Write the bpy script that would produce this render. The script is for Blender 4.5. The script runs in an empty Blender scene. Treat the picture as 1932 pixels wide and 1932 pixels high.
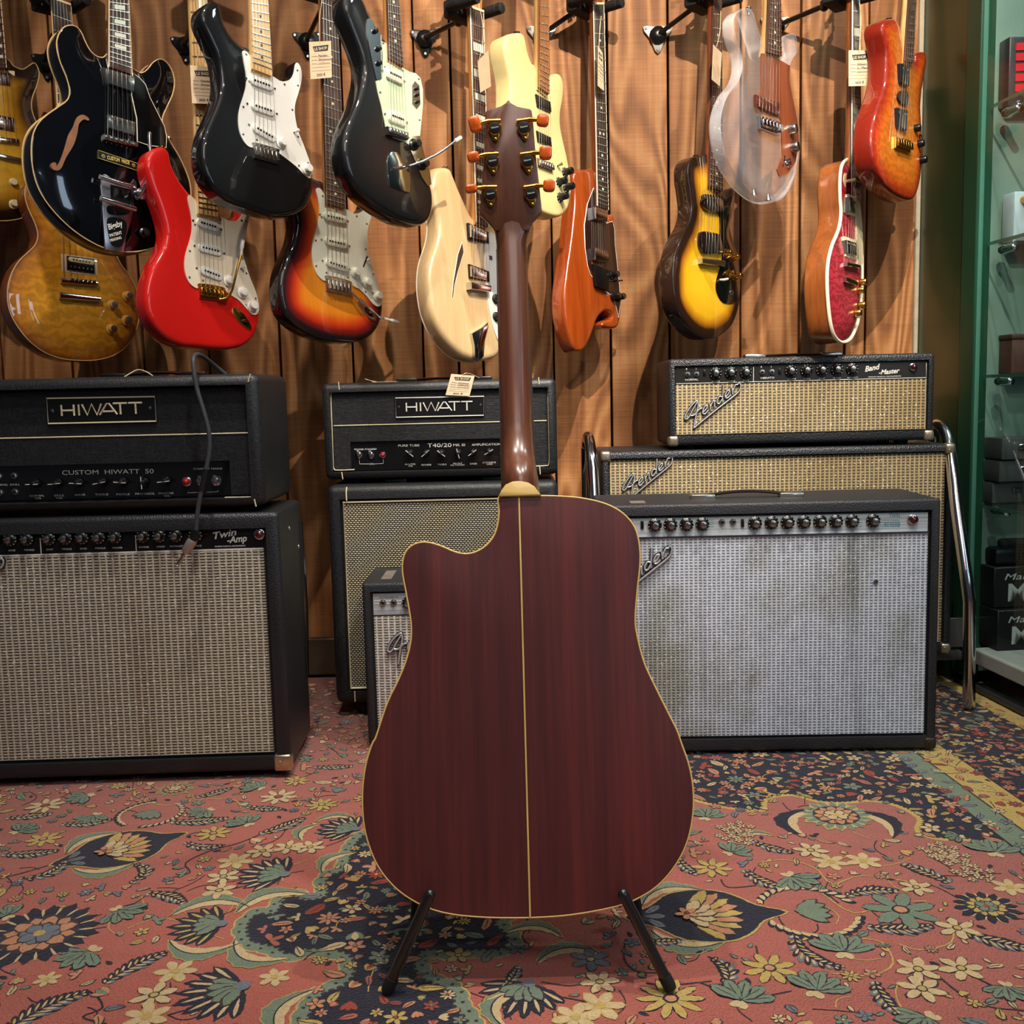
import bpy, bmesh, math, random
from mathutils import Vector, Matrix
from mathutils.geometry import delaunay_2d_cdt
random.seed(7)
S = bpy.context.scene
COL = S.collection
# ---------------------------------------------------------------- camera, world, lights, exposure
F_PX = 1932.0; PITCH = math.radians(6.5); ROLL = math.radians(1.4); CAM = Vector((0, 0, .72))
FWD = Vector((0, math.cos(PITCH), -math.sin(PITCH)))
_r0 = Vector((1, 0, 0)); _u0 = Vector((0, math.sin(PITCH), math.cos(PITCH)))
CR = _r0*math.cos(ROLL) - _u0*math.sin(ROLL)
CU = _u0*math.cos(ROLL) + _r0*math.sin(ROLL)
cd = bpy.data.cameras.new('camera'); cam = bpy.data.objects.new('camera', cd); COL.objects.link(cam)
cd.sensor_width = 36; cd.lens = 36*F_PX/1932.0; cd.clip_start = .05; cd.clip_end = 50
M = Matrix((CR, CU, -FWD)).transposed().to_4x4(); M.translation = CAM
cam.matrix_world = M
S.camera = cam

W = bpy.data.worlds.new('world'); S.world = W; W.use_nodes = True
bg = W.node_tree.nodes['Background']; bg.inputs[0].default_value = (.55, .62, .75, 1); bg.inputs[1].default_value = .065

def spot(name, loc, target, power, col, angle=60, radius=.03, blend=.5):
    l = bpy.data.lights.new(name, 'SPOT'); l.energy = power; l.color = col; l.spot_size = math.radians(angle)
    l.spot_blend = blend; l.shadow_soft_size = radius
    o = bpy.data.objects.new(name, l); COL.objects.link(o); o.location = loc
    o.rotation_euler = (Vector(target)-Vector(loc)).to_track_quat('-Z', 'Y').to_euler(); return o
def area(name, loc, target, power, col, sx, sy):
    l = bpy.data.lights.new(name, 'AREA'); l.energy = power; l.color = col; l.shape = 'RECTANGLE'; l.size = sx; l.size_y = sy
    o = bpy.data.objects.new(name, l); COL.objects.link(o); o.location = loc
    o.rotation_euler = (Vector(target)-Vector(loc)).to_track_quat('-Z', 'Y').to_euler(); return o
WARM = (1, .87, .71); NEU = (1, .94, .86)
spot('track_spot', (-.95, .75, 2.65), (-.62, 2.6, 1.22), 85, WARM, 40, .012)
spot('track_spot', (.45, .60, 2.65), (.45, 2.65, 1.35), 300, WARM, 46, .012)
spot('track_spot', (1.0, .30, 2.65), (.30, 2.6, 1.05), 150, WARM, 46, .012)
spot('track_spot', (-.35, 1.30, 2.75), (-.45, 1.95, .2), 104, NEU, 58, .03)
spot('track_spot', (.75, 1.25, 2.75), (.55, 1.95, .2), 120, NEU, 56, .03)
spot('track_spot', (.05, .75, 2.75), (.0, 1.15, .0), 80, NEU, 75, .05)
area('shop_window_light', (2.6, -.6, 1.7), (-.2, 2.2, 1.1), 9, (.62, .8, 1), .35, 1.3)
area('shop_window_light', (1.9, -1.6, 1.8), (-.2, 2.2, 1.1), 9, (.66, .83, 1), .3, 1.3)
area('overhead_fill', (.3, -.8, 2.8), (.1, 1.4, 0), 20, (1, .95, .9), 1.6, 1.0)  # added soft fill above and behind the camera, mainly for the carpet

S.view_settings.view_transform = 'Standard'; S.view_settings.look = 'None'
S.view_settings.gamma = 1; S.view_settings.use_curve_mapping = False; S.view_settings.exposure = 0.0

# ---------------------------------------------------------------- helpers
def ray(x, y): return FWD + CR*((x-966)/F_PX) - CU*((y-966)/F_PX)
def at_z(x, y, z=0.0):
    d = ray(x, y); return CAM + d*((z-CAM.z)/d.z)
def at_y(x, y, Y):
    d = ray(x, y); return CAM + d*(Y/d.y)
def lin(c):
    c = c/255.0
    return c/12.92 if c <= .04045 else ((c+.055)/1.055)**2.4
def rgb(r, g, b): return (lin(r), lin(g), lin(b), 1)
def zz(ox, oy, s, pts): return [(ox+x/s, oy+y/s) for x, y in pts]
Z1 = lambda p: zz(0, 0, 4.025, p)
Z2 = lambda p: zz(250, 0, 4.025, p)
Z3 = lambda p: zz(0, 320, 3.864, p)
Z4 = lambda p: zz(480, 230, 4.025, p)
Z5 = lambda p: zz(600, 0, 4.025, p)
Z6 = lambda p: zz(1000, 0, 4.025, p)
Z7 = lambda p: zz(1350, 0, 3.32, p)
Z8 = lambda p: zz(1000, 280, 2.76, p)
ZH = lambda p: zz(0, 660, 3.22, p)          # left amps
ZM = lambda p: zz(580, 680, 3.715, p)       # middle amps
ZR = lambda p: zz(1080, 640, 2.477, p)      # right amps

class Fr:
    """a plane in the room: local X runs across it, Y runs back behind it, Z runs up in it"""
    def __init__(s, px, Y, a=0, lean=0, org=None):
        a = math.radians(a); l = math.radians(lean)
        n = Vector((math.sin(a)*math.cos(l), -math.cos(a)*math.cos(l), math.sin(l)))
        s.X = Vector((math.cos(a), math.sin(a), 0)); s.Yv = -n; s.Z = s.X.cross(s.Yv)
        s.P = at_y(px[0], px[1], Y); s.n = n; s.O = s.P.copy()
        if org: s.O = s.w(*s.L(*org))
        s.M = Matrix((s.X, s.Yv, s.Z)).transposed().to_4x4(); s.M.translation = s.O
    def L(s, x, y, h=0):
        d = ray(x, y); o = s.P + s.n*h
        t = (o-CAM).dot(s.n)/d.dot(s.n); q = CAM + d*t - s.O
        return Vector((q.dot(s.X), q.dot(s.Yv), q.dot(s.Z)))
    def w(s, x, y, z): return s.O + s.X*x + s.Yv*y + s.Z*z
    def LL(s, pts, h=0): return [s.L(x, y, h) for x, y in pts]

class MB:
    def __init__(s): s.v = []; s.f = []; s.m = []; s.at = None
    def add(s, vs, fs, m=0):
        b = len(s.v); s.v += [tuple(v) for v in vs]; s.f += [[i+b for i in f] for f in fs]
        s.m += ([m]*len(fs) if isinstance(m, int) else m); return s
    def box(s, c, size, m=0, r=0, seg=2, mat=None):
        bm = bmesh.new(); bmesh.ops.create_cube(bm, size=1)
        for v in bm.verts: v.co = Vector((v.co.x*size[0], v.co.y*size[1], v.co.z*size[2]))
        if r: bmesh.ops.bevel(bm, geom=bm.edges[:], offset=r, segments=seg, profile=.5, affect='EDGES')
        bm.verts.index_update()
        T = Matrix.Translation(Vector(c))
        if mat is not None: T = T @ mat
        s.add([T @ v.co for v in bm.verts], [[v.index for v in f.verts] for f in bm.faces], m); bm.free(); return s
    def cyl(s, p0, p1, r0, r1=None, m=0, n=16, caps=True):
        r1 = r0 if r1 is None else r1
        p0 = Vector(p0); p1 = Vector(p1); d = (p1-p0).normalized()
        u = d.orthogonal().normalized(); w = d.cross(u)
        vs = []
        for p, r in ((p0, r0), (p1, r1)):
            vs += [p + (u*math.cos(t)+w*math.sin(t))*r for t in [2*math.pi*i/n for i in range(n)]]
        fs = [[i, (i+1) % n, n+(i+1) % n, n+i] for i in range(n)]
        if caps: fs += [list(range(n))[::-1], list(range(n, 2*n))]
        return s.add(vs, fs, m)
    def lathe(s, p, d, prof, m=0, n=18):
        """prof: (distance along d, radius) pairs"""
        p = Vector(p); d = Vector(d).normalized(); u = d.orthogonal().normalized(); w = d.cross(u)
        vs = []
        for h, r in prof: vs += [p + d*h + (u*math.cos(2*math.pi*i/n)+w*math.sin(2*math.pi*i/n))*r for i in range(n)]
        fs = []; ms = []
        for k in range(len(prof)-1):
            fs += [[k*n+i, k*n+(i+1) % n, (k+1)*n+(i+1) % n, (k+1)*n+i] for i in range(n)]
            ms += [m if isinstance(m, int) else m[k]]*n
        fs += [list(range(n))[::-1], [(len(prof)-1)*n+i for i in range(n)]]
        ms += [m if isinstance(m, int) else m[0], m if isinstance(m, int) else m[-1]]
        return s.add(vs, fs, ms)
    def tube(s, path, r, m=0, n=8, closed=False, flat=1.0, up=None):
        path = [Vector(p) for p in path]; N = len(path); vs = []; pu = None
        for i, p in enumerate(path):
            a = path[(i-1) % N] if closed or i else p; b = path[(i+1) % N] if closed or i < N-1 else p
            d = (b-a).normalized()
            if up is not None: u = Vector(up) - d*d.dot(Vector(up)); u.normalize()
            elif pu is None: u = d.orthogonal().normalized()
            else: u = (pu - d*pu.dot(d)).normalized()
            pu = u; w = d.cross(u); rr = r[i] if isinstance(r, (list, tuple)) else r
            vs += [p + (u*math.cos(2*math.pi*k/n)*flat+w*math.sin(2*math.pi*k/n))*rr for k in range(n)]
        fs = []
        for i in range(N if closed else N-1):
            j = (i+1) % N
            fs += [[i*n+k, i*n+(k+1) % n, j*n+(k+1) % n, j*n+k] for k in range(n)]
        if not closed: fs += [list(range(n))[::-1], [(N-1)*n+k for k in range(n)]]
        return s.add(vs, fs, m)
    def slab(s, pts, y0, y1, m=0, r=0.0, ms=None, seg=2):
        """pts: local points (x, z); a plate whose front sits at y0 and back at y1"""
        P = [(p[0], p[2]) if len(p) == 3 else (p[0], p[1]) for p in pts]
        P = ccw(P); n = len(P); rings = []
        if r:
            for k in range(seg, -1, -1):
                t = math.pi/2*k/seg
                rings.append((offset(P, r*(1-math.cos(t))), y0 + r*(1-math.sin(t))))
        else: rings.append((P, y0))
        rings.append((P, y1))
        vs = []; fs = []
        for Q, y in rings: vs += [(x, y, z) for x, z in Q]
        fs.append(list(range(n)))
        for k in range(len(rings)-1):
            fs += [[k*n+i, (k+1)*n+i, (k+1)*n+(i+1) % n, k*n+(i+1) % n] for i in range(n)]
        fs.append([(len(rings)-1)*n+i for i in range(n)][::-1])
        ms2 = [m]+[m if ms is None else ms]*(len(fs)-1)
        return s.add(vs, fs, ms2)
    def build(s, name, mats, parent=None, ang=38, attr=None, recalc=True):
        me = bpy.data.meshes.new(name); me.from_pydata(s.v, [], s.f)
        if not isinstance(mats, (list, tuple)): mats = [mats]
        for m in mats: me.materials.append(m)
        me.polygons.foreach_set('material_index', s.m)
        me.polygons.foreach_set('use_smooth', [True]*len(me.polygons))
        if recalc:
            bm = bmesh.new(); bm.from_mesh(me); bmesh.ops.recalc_face_normals(bm, faces=bm.faces); bm.to_mesh(me); bm.free()
        me.set_sharp_from_angle(angle=math.radians(ang))
        if attr is not None:
            A = me.attributes.new('edge', 'FLOAT', 'POINT'); A.data.foreach_set('value', attr)
        o = bpy.data.objects.new(name, me); COL.objects.link(o)
        if parent: o.parent = parent
        return o

def area2(P): return sum(P[i][0]*P[(i+1) % len(P)][1]-P[(i+1) % len(P)][0]*P[i][1] for i in range(len(P)))
def ccw(P): return P if area2(P) > 0 else P[::-1]
def offset(P, d):
    """move a ccw outline inwards by d"""
    n = len(P); out = []
    for i in range(n):
        a = P[i-1]; b = P[(i+1) % n]; tx = b[0]-a[0]; ty = b[1]-a[1]; l = math.hypot(tx, ty) or 1
        out.append((P[i][0]-ty/l*d, P[i][1]+tx/l*d))
    return out
def smooth(P, closed=True, k=6):
    P = [tuple(p) for p in P]; n = len(P); out = []; D = len(P[0])
    for i in range(n if closed else n-1):
        g = lambda j: P[j % n] if closed else P[max(0, min(n-1, j))]
        p0, p1, p2, p3 = g(i-1), g(i), g(i+1), g(i+2)
        for q in range(k):
            t = q/k
            out.append(tuple(.5*((2*p1[c])+(-p0[c]+p2[c])*t+(2*p0[c]-5*p1[c]+4*p2[c]-p3[c])*t*t+(-p0[c]+3*p1[c]-3*p2[c]+p3[c])*t**3) for c in range(D)))
    if not closed: out.append(P[-1])
    return out
def resample(P, ds):
    n = len(P); L = [0]
    for i in range(n): L.append(L[-1]+math.dist(P[i], P[(i+1) % n]))
    N = max(8, int(L[-1]/ds)); out = []; j = 0
    for k in range(N):
        t = L[-1]*k/N
        while L[j+1] < t: j += 1
        f = (t-L[j])/max(1e-9, L[j+1]-L[j]); a = P[j]; b = P[(j+1) % n]
        out.append(tuple(a[c]+(b[c]-a[c])*f for c in range(len(a))))
    return out
def inside(P, x, y):
    c = False; n = len(P); j = n-1
    for i in range(n):
        if (P[i][1] > y) != (P[j][1] > y) and x < (P[j][0]-P[i][0])*(y-P[i][1])/(P[j][1]-P[i][1])+P[i][0]: c = not c
        j = i
    return c
def rrect(cx, cz, w, h, r, n=4):
    out = []
    for sx, sz, a0 in ((1, 1, 0), (-1, 1, 90), (-1, -1, 180), (1, -1, 270)):
        for k in range(n+1):
            a = math.radians(a0+90*k/n); out.append((cx+sx*(w/2-r)+r*math.cos(a), cz+sz*(h/2-r)+r*math.sin(a)))
    return out

def empty(name, label, cat, M=None, group=None):
    o = bpy.data.objects.new(name, None); COL.objects.link(o); o.empty_display_size = .05
    if M is not None: o.matrix_world = M
    o['label'] = label; o['category'] = cat
    if group: o['group'] = group
    return o
def tag(o, label, cat, group=None):
    o['label'] = label; o['category'] = cat
    if group: o['group'] = group
    return o
def struct(o): o['kind'] = 'structure'; return o

# ---------------------------------------------------------------- materials
MATS = {}
class NT:
    def __init__(s, name):
        s.m = bpy.data.materials.new(name); s.m.use_nodes = True; s.t = s.m.node_tree; s.b = s.t.nodes['Principled BSDF']
    def n(s, t, **k):
        o = s.t.nodes.new(t)
        for a, b in k.items():
            if a == 'inp':
                for i, v in b.items(): s.set(o, i, v)
            else: setattr(o, a, b)
        return o
    def set(s, o, i, v):
        if hasattr(v, 'is_output') or isinstance(v, bpy.types.NodeSocket): s.t.links.new(v, o.inputs[i])
        else: o.inputs[i].default_value = v
    def math(s, op, a, b=0.0, c=None):
        o = s.n('ShaderNodeMath', operation=op); s.set(o, 0, a); s.set(o, 1, b)
        if c is not None: s.set(o, 2, c)
        return o.outputs[0]
    def coord(s, sc=(1, 1, 1), out='Object'):
        tc = s.n('ShaderNodeTexCoord'); mp = s.n('ShaderNodeMapping'); s.t.links.new(tc.outputs[out], mp.inputs[0])
        mp.inputs['Scale'].default_value = sc; return mp.outputs[0]
    def noise(s, vec, scale, detail=3, rough=.5, dist=0):
        o = s.n('ShaderNodeTexNoise'); s.set(o, 'Vector', vec); o.inputs['Scale'].default_value = scale
        o.inputs['Detail'].default_value = detail; o.inputs['Roughness'].default_value = rough; o.inputs['Distortion'].default_value = dist
        return o.outputs[0]
    def ramp(s, fac, stops, interp='LINEAR'):
        o = s.n('ShaderNodeValToRGB'); s.set(o, 0, fac); cr = o.color_ramp; cr.interpolation = interp
        while len(cr.elements) < len(stops): cr.elements.new(.5)
        for e, (p, c) in zip(cr.elements, stops): e.position = p; e.color = c if len(c) == 4 else (*c, 1)
        return o.outputs[0]
    def mix(s, f, a, b, mode='MIX'):
        o = s.n('ShaderNodeMix', data_type='RGBA', blend_type=mode); s.set(o, 0, f); s.set(o, 6, a); s.set(o, 7, b); return o.outputs[2]
    def bump(s, h, st=.3, dist=.001):
        o = s.n('ShaderNodeBump'); s.set(o, 'Height', h); o.inputs['Strength'].default_value = st; o.inputs['Distance'].default_value = dist
        s.t.links.new(o.outputs[0], s.b.inputs['Normal'])
    def p(s, **k):
        for a, b in k.items(): s.set(s.b, {'col': 'Base Color', 'rough': 'Roughness', 'metal': 'Metallic', 'coat': 'Coat Weight', 'croug': 'Coat Roughness', 'spec': 'Specular IOR Level', 'trans': 'Transmission Weight', 'ior': 'IOR', 'sheen': 'Sheen Weight', 'emit': 'Emission Color', 'es': 'Emission Strength', 'alpha': 'Alpha'}[a], b)
        return s.m
def simple(name, col, rough=.5, metal=0, coat=0, var=0, vs=40, bump=0, bs=300, spec=.5, croug=.03):
    if name in MATS: return MATS[name]
    t = NT(name); c = rgb(*col)
    v = t.coord()
    if var: c = t.ramp(t.noise(v, vs), [(.3, tuple(x*(1-var) for x in c[:3])), (.7, tuple(min(1, x*(1+var)) for x in c[:3]))])
    t.p(col=c, rough=rough, metal=metal, coat=coat, spec=spec, croug=croug)
    if bump: t.bump(t.noise(v, bs, 2), bump, .0006)
    MATS[name] = t.m; return t.m
CHROME = simple('chrome', (215, 215, 220), .12, 1, var=.05)
NICKEL = simple('nickel', (190, 188, 182), .25, 1, var=.08)
GOLD = simple('gold_plate', (222, 170, 75), .2, 1, var=.05)
BRASSY = simple('aged_gold', (205, 160, 80), .28, 1, var=.1)
BLACKP = simple('black_plastic', (14, 14, 15), .3, var=.1)
RUBBER = simple('black_rubber', (20, 20, 21), .75, var=.2, bump=.2)
WHITEP = simple('white_plastic', (232, 230, 222), .3, coat=.3, var=.02)
CREAMP = simple('cream_plastic', (232, 216, 176), .35, coat=.3, var=.03)
PARCH = simple('parchment_plastic', (226, 212, 188), .3, coat=.4, var=.02)
AGEDW = simple('aged_white_plastic', (224, 222, 200), .3, coat=.4, var=.02)
MINT = simple('mint_plastic', (196, 212, 178), .3, coat=.4, var=.02)
STEEL = simple('string_steel', (205, 200, 190), .3, 1)
PAPER = simple('tag_paper', (222, 196, 162), .85, var=.06, vs=60)
INK = simple('dark_ink', (45, 45, 52), .8)
INKB = simple('pen_ink', (70, 66, 90), .8)
STRG = simple('cotton_string', (216, 196, 160), .9, var=.1)
PAINTW = simple('white_lettering', (222, 220, 210), .5)
PAINTG = simple('grey_lettering', (172, 168, 160), .5)
def wood(name, dark, light, scale=1.0, rough=.4, coat=.0, axis=2, fine=1.0, croug=.05):
    if name in MATS: return MATS[name]
    t = NT(name); sc = [9*scale]*3; sc[axis] = .8*scale; v = t.coord(tuple(sc))
    n1 = t.noise(v, 3, 5, .6, 1.2); v2 = t.coord(tuple([60*scale*fine if i != axis else 2.5*scale for i in range(3)])); n2 = t.noise(v2, 3, 3, .6)
    f = t.math('ADD', t.math('MULTIPLY', n1, .65), t.math('MULTIPLY', n2, .35))
    t.p(col=t.ramp(f, [(.3, rgb(*dark)), (.7, rgb(*light))]), rough=rough, coat=coat, croug=croug); t.bump(n2, .05, .0005)
    MATS[name] = t.m; return t.m
ROSEW = wood('rosewood', (48, 28, 22), (92, 58, 45), 1.5, .45)
EBONY = wood('ebony', (16, 14, 14), (40, 34, 32), 1.5, .4)
MAPLE = wood('maple', (205, 160, 98), (232, 192, 130), 1.2, .3, .5)
AMBER = wood('amber_maple', (176, 112, 50), (214, 152, 84), 1.2, .3, .6)
MAHOG = wood('mahogany', (92, 40, 18), (150, 74, 34), 1.2, .3, .7)
LPBACK = wood('brown_mahogany', (112, 58, 22), (158, 88, 38), 1.2, .25, .8)
def gloss(name, col, rough=.5, coat=1.0):
    return simple(name, col, rough, coat=coat, var=.03, vs=8, spec=.15)
def burst(name, stops, flame=0.0, fdir=(0, 0, 1), fs=60, grain=.15, coat=1.0):
    t = NT(name); a = t.n('ShaderNodeAttribute', attribute_name='edge')
    v = t.coord((60, 60, 3)); g = t.noise(v, 1.5, 4, .6, .6)
    e = t.math('ADD', a.outputs['Fac'], t.math('MULTIPLY', t.math('SUBTRACT', t.noise(t.coord(), 14, 2), .5), .14))
    c = t.ramp(e, stops)
    k = t.math('MULTIPLY_ADD', g, grain*2, 1-grain)
    if flame:
        w = t.n('ShaderNodeTexWave', wave_type='BANDS', bands_direction='Z'); s2 = t.coord((1, 1, 1)); t.set(w, 'Vector', s2)
        w.inputs['Scale'].default_value = fs/6.28; w.inputs['Distortion'].default_value = 9; w.inputs['Detail'].default_value = 3; w.inputs['Detail Scale'].default_value = 3
        k = t.math('MULTIPLY', k, t.math('MULTIPLY_ADD', w.outputs['Fac'], flame, 1-flame*.6))
    cc = t.n('ShaderNodeVectorMath', operation='SCALE'); t.set(cc, 0, c); t.set(cc, 3, k)
    t.p(col=cc.outputs[0], rough=.5, spec=.2, coat=coat, croug=.03); return t.m
import numpy as np
# ---------------------------------------------------------------- lettering
def text_mesh(body, font_shear=0, bold=0):
    c = bpy.data.curves.new('t', 'FONT'); c.body = body; c.size = 1; c.shear = font_shear; c.extrude = 0.0; c.offset = bold
    c.resolution_u = 3
    o = bpy.data.objects.new('t', c); me = bpy.data.meshes.new_from_object(o)
    bpy.data.objects.remove(o); bpy.data.curves.remove(c); return me
def text_between(fr, body, p0, p1, hgt, mat, parent, h=.001, shear=0, bold=0, depth=.0006, name='lettering', hloc=None):
    """lettering whose base line runs from p0 to p1 (picture points on the plane), cap height hgt metres"""
    me = text_mesh(body, shear, bold); n = len(me.vertices)
    co = np.empty(n*3); me.vertices.foreach_get('co', co); co = co.reshape(-1, 3)
    x0, x1 = co[:, 0].min(), co[:, 0].max(); zc = .7
    A = p0 if isinstance(p0, Vector) else fr.L(p0[0], p0[1], h); B = p1 if isinstance(p1, Vector) else fr.L(p1[0], p1[1], h)
    d = B-A; ln = d.length; u = d/ln; v = Vector((-u.z, 0, u.x))
    fs = [list(p.vertices) for p in me.polygons]; mb = MB(); vs = []
    for dy in (0, depth):
        for q in co: vs.append(A + u*((q[0]-x0)/(x1-x0)*ln) + v*(q[1]/zc*hgt) + Vector((0, dy, 0)))
    ec = {}
    for f in fs:
        for a, b in zip(f, f[1:]+f[:1]):
            ec[(a, b)] = 1
    F = list(fs) + [[i+n for i in f][::-1] for f in fs] + [[a, b, b+n, a+n][::-1] for a, b in ec if (b, a) not in ec]
    mb.add(vs, F, 0); bpy.data.meshes.remove(me)
    return mb.build(name, mat, parent, 20, recalc=False)
def squiggle(mb, fr, p0, p1, amp, m=0, h=.0006, r=.00022, n=None):
    A = fr.L(*p0, h); B = fr.L(*p1, h); ln = (B-A).length; n = n or max(4, int(ln/.0022)); path = []
    for i in range(n+1):
        q = A.lerp(B, i/n); path.append(q+Vector((random.uniform(-.0006, .0006), 0, (amp if i % 2 else 0)*random.uniform(.4, 1))))
    mb.tube(smooth(path, False, 3), r, m, 4)

# ---------------------------------------------------------------- guitars
def dist_to(P, pts):
    P = np.array(P); Q = np.roll(P, -1, 0); d = Q-P; L2 = (d**2).sum(1)+1e-12; out = []
    for p in pts:
        t = np.clip(((p-P)*d).sum(1)/L2, 0, 1); out.append(np.sqrt((((P+d*t[:, None])-p)**2).sum(1)).min())
    return np.array(out)
class Guitar:
    def __init__(g, name, label, px, Y, a=50, lean=4, group=None):
        g.fr = Fr(px, Y, a, lean, px); g.root = empty(name, label, 'guitar', g.fr.M, 'electric guitars hanging on the plank wall')
    def loc(g, pts, h=0): return [g.fr.L(x, y, h) for x, y in pts]
    def body(g, px, thick, r, mats, arch=0, R=.07, rb=.006, binding=None, bind_back=None, ds=.006, name='body', grid=.008, br=.0014, backm=1):
        Pl = [(p.x, p.z) for p in g.loc(px)]
        P = ccw(resample(smooth(Pl), ds)); n = len(P); g.P = P
        xs = [p[0] for p in P]; zs = [p[1] for p in P]
        print('%s %s width %.3f height %.3f' % (g.root.name, name, max(xs)-min(xs), max(zs)-min(zs)))
        vs = []; fs = []; ms = []; at = []; K = 4
        rings = []
        for k in range(3, 0, -1):
            t = math.pi/2*k/3; rings.append((offset(P, rb*(1-math.cos(t))), thick-rb*(1-math.sin(t)), -1))
        rings.append((P, thick-rb, -1))
        for k in range(K+1):
            t = math.pi/2*k/K; rings.append((offset(P, r*(1-math.cos(t))), r*(1-math.sin(t)), 0))
        for k, (Q, y, e) in enumerate(rings):
            for q in Q: vs.append((q[0], y, q[1])); at.append(0 if k < 5 else r*(1-math.cos(math.pi/2*(k-4)/K))/.1)
            if k:
                b = (k-1)*n; c = k*n
                fs += [[b+i, b+(i+1) % n, c+(i+1) % n, c+i] for i in range(n)]
                ms += [1 if k < 5 else 0]*n
        fs.append(list(range(n))); ms.append(backm)
        Q = rings[-1][0]
        gx = np.arange(min(xs), max(xs), grid); gz = np.arange(min(zs), max(zs), grid)
        cand = [(x+(grid/2 if j % 2 else 0), z) for j, z in enumerate(gz) for x in gx if inside(Q, x+(grid/2 if j % 2 else 0), z)]
        D = dist_to(Q, np.array(cand)); keep = [(c, d) for c, d in zip(cand, D) if d > grid*.55]
        allp = [Vector(q) for q in Q]+[Vector(c) for c, d in keep]
        ov, oe, of, orv, _, _ = delaunay_2d_cdt(allp, [], [list(range(n))], 1, 1e-6)
        dist = [0]*n + [d for c, d in keep]; last = (len(rings)-1)*n; idx = {}
        for i, (v, o) in enumerate(zip(ov, orv)):
            s_ = o[0] if o else None
            if s_ is not None and s_ < n: idx[i] = last+s_
            else:
                d = dist[s_] if s_ is not None else 0; u = min(d/R, 1); idx[i] = len(vs)
                vs.append((v.x, -arch*(1-(1-u)**2), v.y)); at.append((d+r)/.1)
        for f in of: fs.append([idx[i] for i in f]); ms.append(0)
        mb = MB(); mb.v = vs; mb.f = fs; mb.m = ms
        o = mb.build(name, mats, g.root, 40, attr=at)
        if binding:
            b = MB(); b.tube([(x, .0004, z) for x, z in P], br, 0, 6, True); b.build('binding', binding, g.root, 60)
        if bind_back:
            b = MB(); b.tube([(x, thick-.002, z) for x, z in P], br, 0, 6, True); b.build('binding', bind_back, g.root, 60)
        return o
    def neck(g, tl, tr, bl, br, bridge, L=.64, hb=.011, board=ROSEW, wood_=MAPLE, inlay=None, imat=None, edge=None, pegs='6', head=True, hmat=None, up_strings=True, sideboard=.0055, hstyle='strat', bh=.013):
        fr = g.fr; TL, TR, BL, BR = [fr.L(*p, hb) for p in (tl, tr, bl, br)]
        s0, s1 = [fr.L(*p, bh) for p in bridge]; B = (s0+s1)/2
        cb = (BL+BR)/2; ct = (TL+TR)/2; ax = (ct-cb).normalized(); T = (ct-cb).length
        e = (cb-B).dot(ax); Tn = L-e
        def ed(t): f = t/T; return BL+(TL-BL)*f, BR+(TR-BR)*f
        NL, NR = ed(Tn); w = (BR-BL).length; wn = .043
        mid = (NL+NR)/2; c = (NR-NL).normalized(); 
        NL = mid-c*wn/2; NR = mid+c*wn/2
        def at(t):
            f = t/Tn; return BL+(NL-BL)*f, BR+(NR-BR)*f
        mb = MB(); dy = Vector((0, sideboard, 0))
        vs = [BL, BR, NR, NL, BL+dy, BR+dy, NR+dy, NL+dy]
        mb.add(vs, [[0, 1, 2, 3], [4, 7, 6, 5], [0, 4, 5, 1], [1, 5, 6, 2], [2, 6, 7, 3], [3, 7, 4, 0]], 0)
        up = Vector((0, -.0009, 0))
        for k in range(1, 25):
            t = L/2**(k/12)-e
            if t < .004: break
            a, b = at(t); mb.tube([a+up*.6, b+up*.6], .0011, 1, 4)
        if inlay:
            for k in (3, 5, 7, 9, 12, 15, 17, 19, 21):
                t = (L/2**(k/12)+L/2**((k-1)/12))/2-e
                if t < .01: break
                a, b = at(t); m = (a+b)/2; l = (L/2**((k-1)/12)-L/2**(k/12))
                u = (b-a).normalized(); hw = (b-a).length/2
                offs = [-.35, .35] if k == 12 and inlay == 'dot' else [0]
                for o_ in offs:
                    q = m+u*hw*o_+Vector((0, -.0006, 0))
                    if inlay == 'dot': mb.cyl(q, q+Vector((0, .001, 0)), .003, .003, 2, 10)
                    else:
                        h2 = l*.3; x2 = hw*(.55 if inlay == 'block' else .8)
                        vs = [q-u*x2-ax*h2, q+u*x2-ax*h2, q+u*x2+ax*h2, q-u*x2+ax*h2]; mb.add(vs, [[0, 1, 2, 3]], 2)
        fb = mb.build('fretboard', [board, NICKEL, imat or WHITEP], g.root, 30)
        if edge:
            b = MB(); b.tube([BL+Vector((-.0006, .0012, 0)), NL+Vector((-.0006, .0012, 0))], .0018, 0, 6)
            b.tube([BR+Vector((.0006, .0012, 0)), NR+Vector((.0006, .0012, 0))], .0018, 0, 6); b.build('binding', edge, g.root, 60)
        mb = MB(); rings = []; N = 10
        for f in [0, .08, .18, .35, .6, .85, 1]:
            t = Tn*f - (.0 if f else .004); a, b = at(t); m = (a+b)/2; u = (b-a); hw = u.length/2; u.normalize()
            dep = .017 if f > .2 else .017+(.2-f)*.06
            rings.append([m+u*hw*math.cos(math.pi*k/N)*-1+Vector((0, sideboard+dep*math.sin(math.pi*k/N)**.75, 0)) for k in range(N+1)])
        vs = [v for r_ in rings for v in r_]; n = N+1; fs = []
        for i in range(len(rings)-1): fs += [[i*n+k, i*n+(k+1) % n, (i+1)*n+(k+1) % n, (i+1)*n+k] for k in range(n)]
        fs += [list(range(n)), [(len(rings)-1)*n+k for k in range(n)]]
        mb.add(vs, fs); mb.build('neck', wood_, g.root, 45)
        mb = MB(); a, b = at(Tn); a2, b2 = at(Tn+.005); k = Vector((0, -.002, 0))
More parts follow.
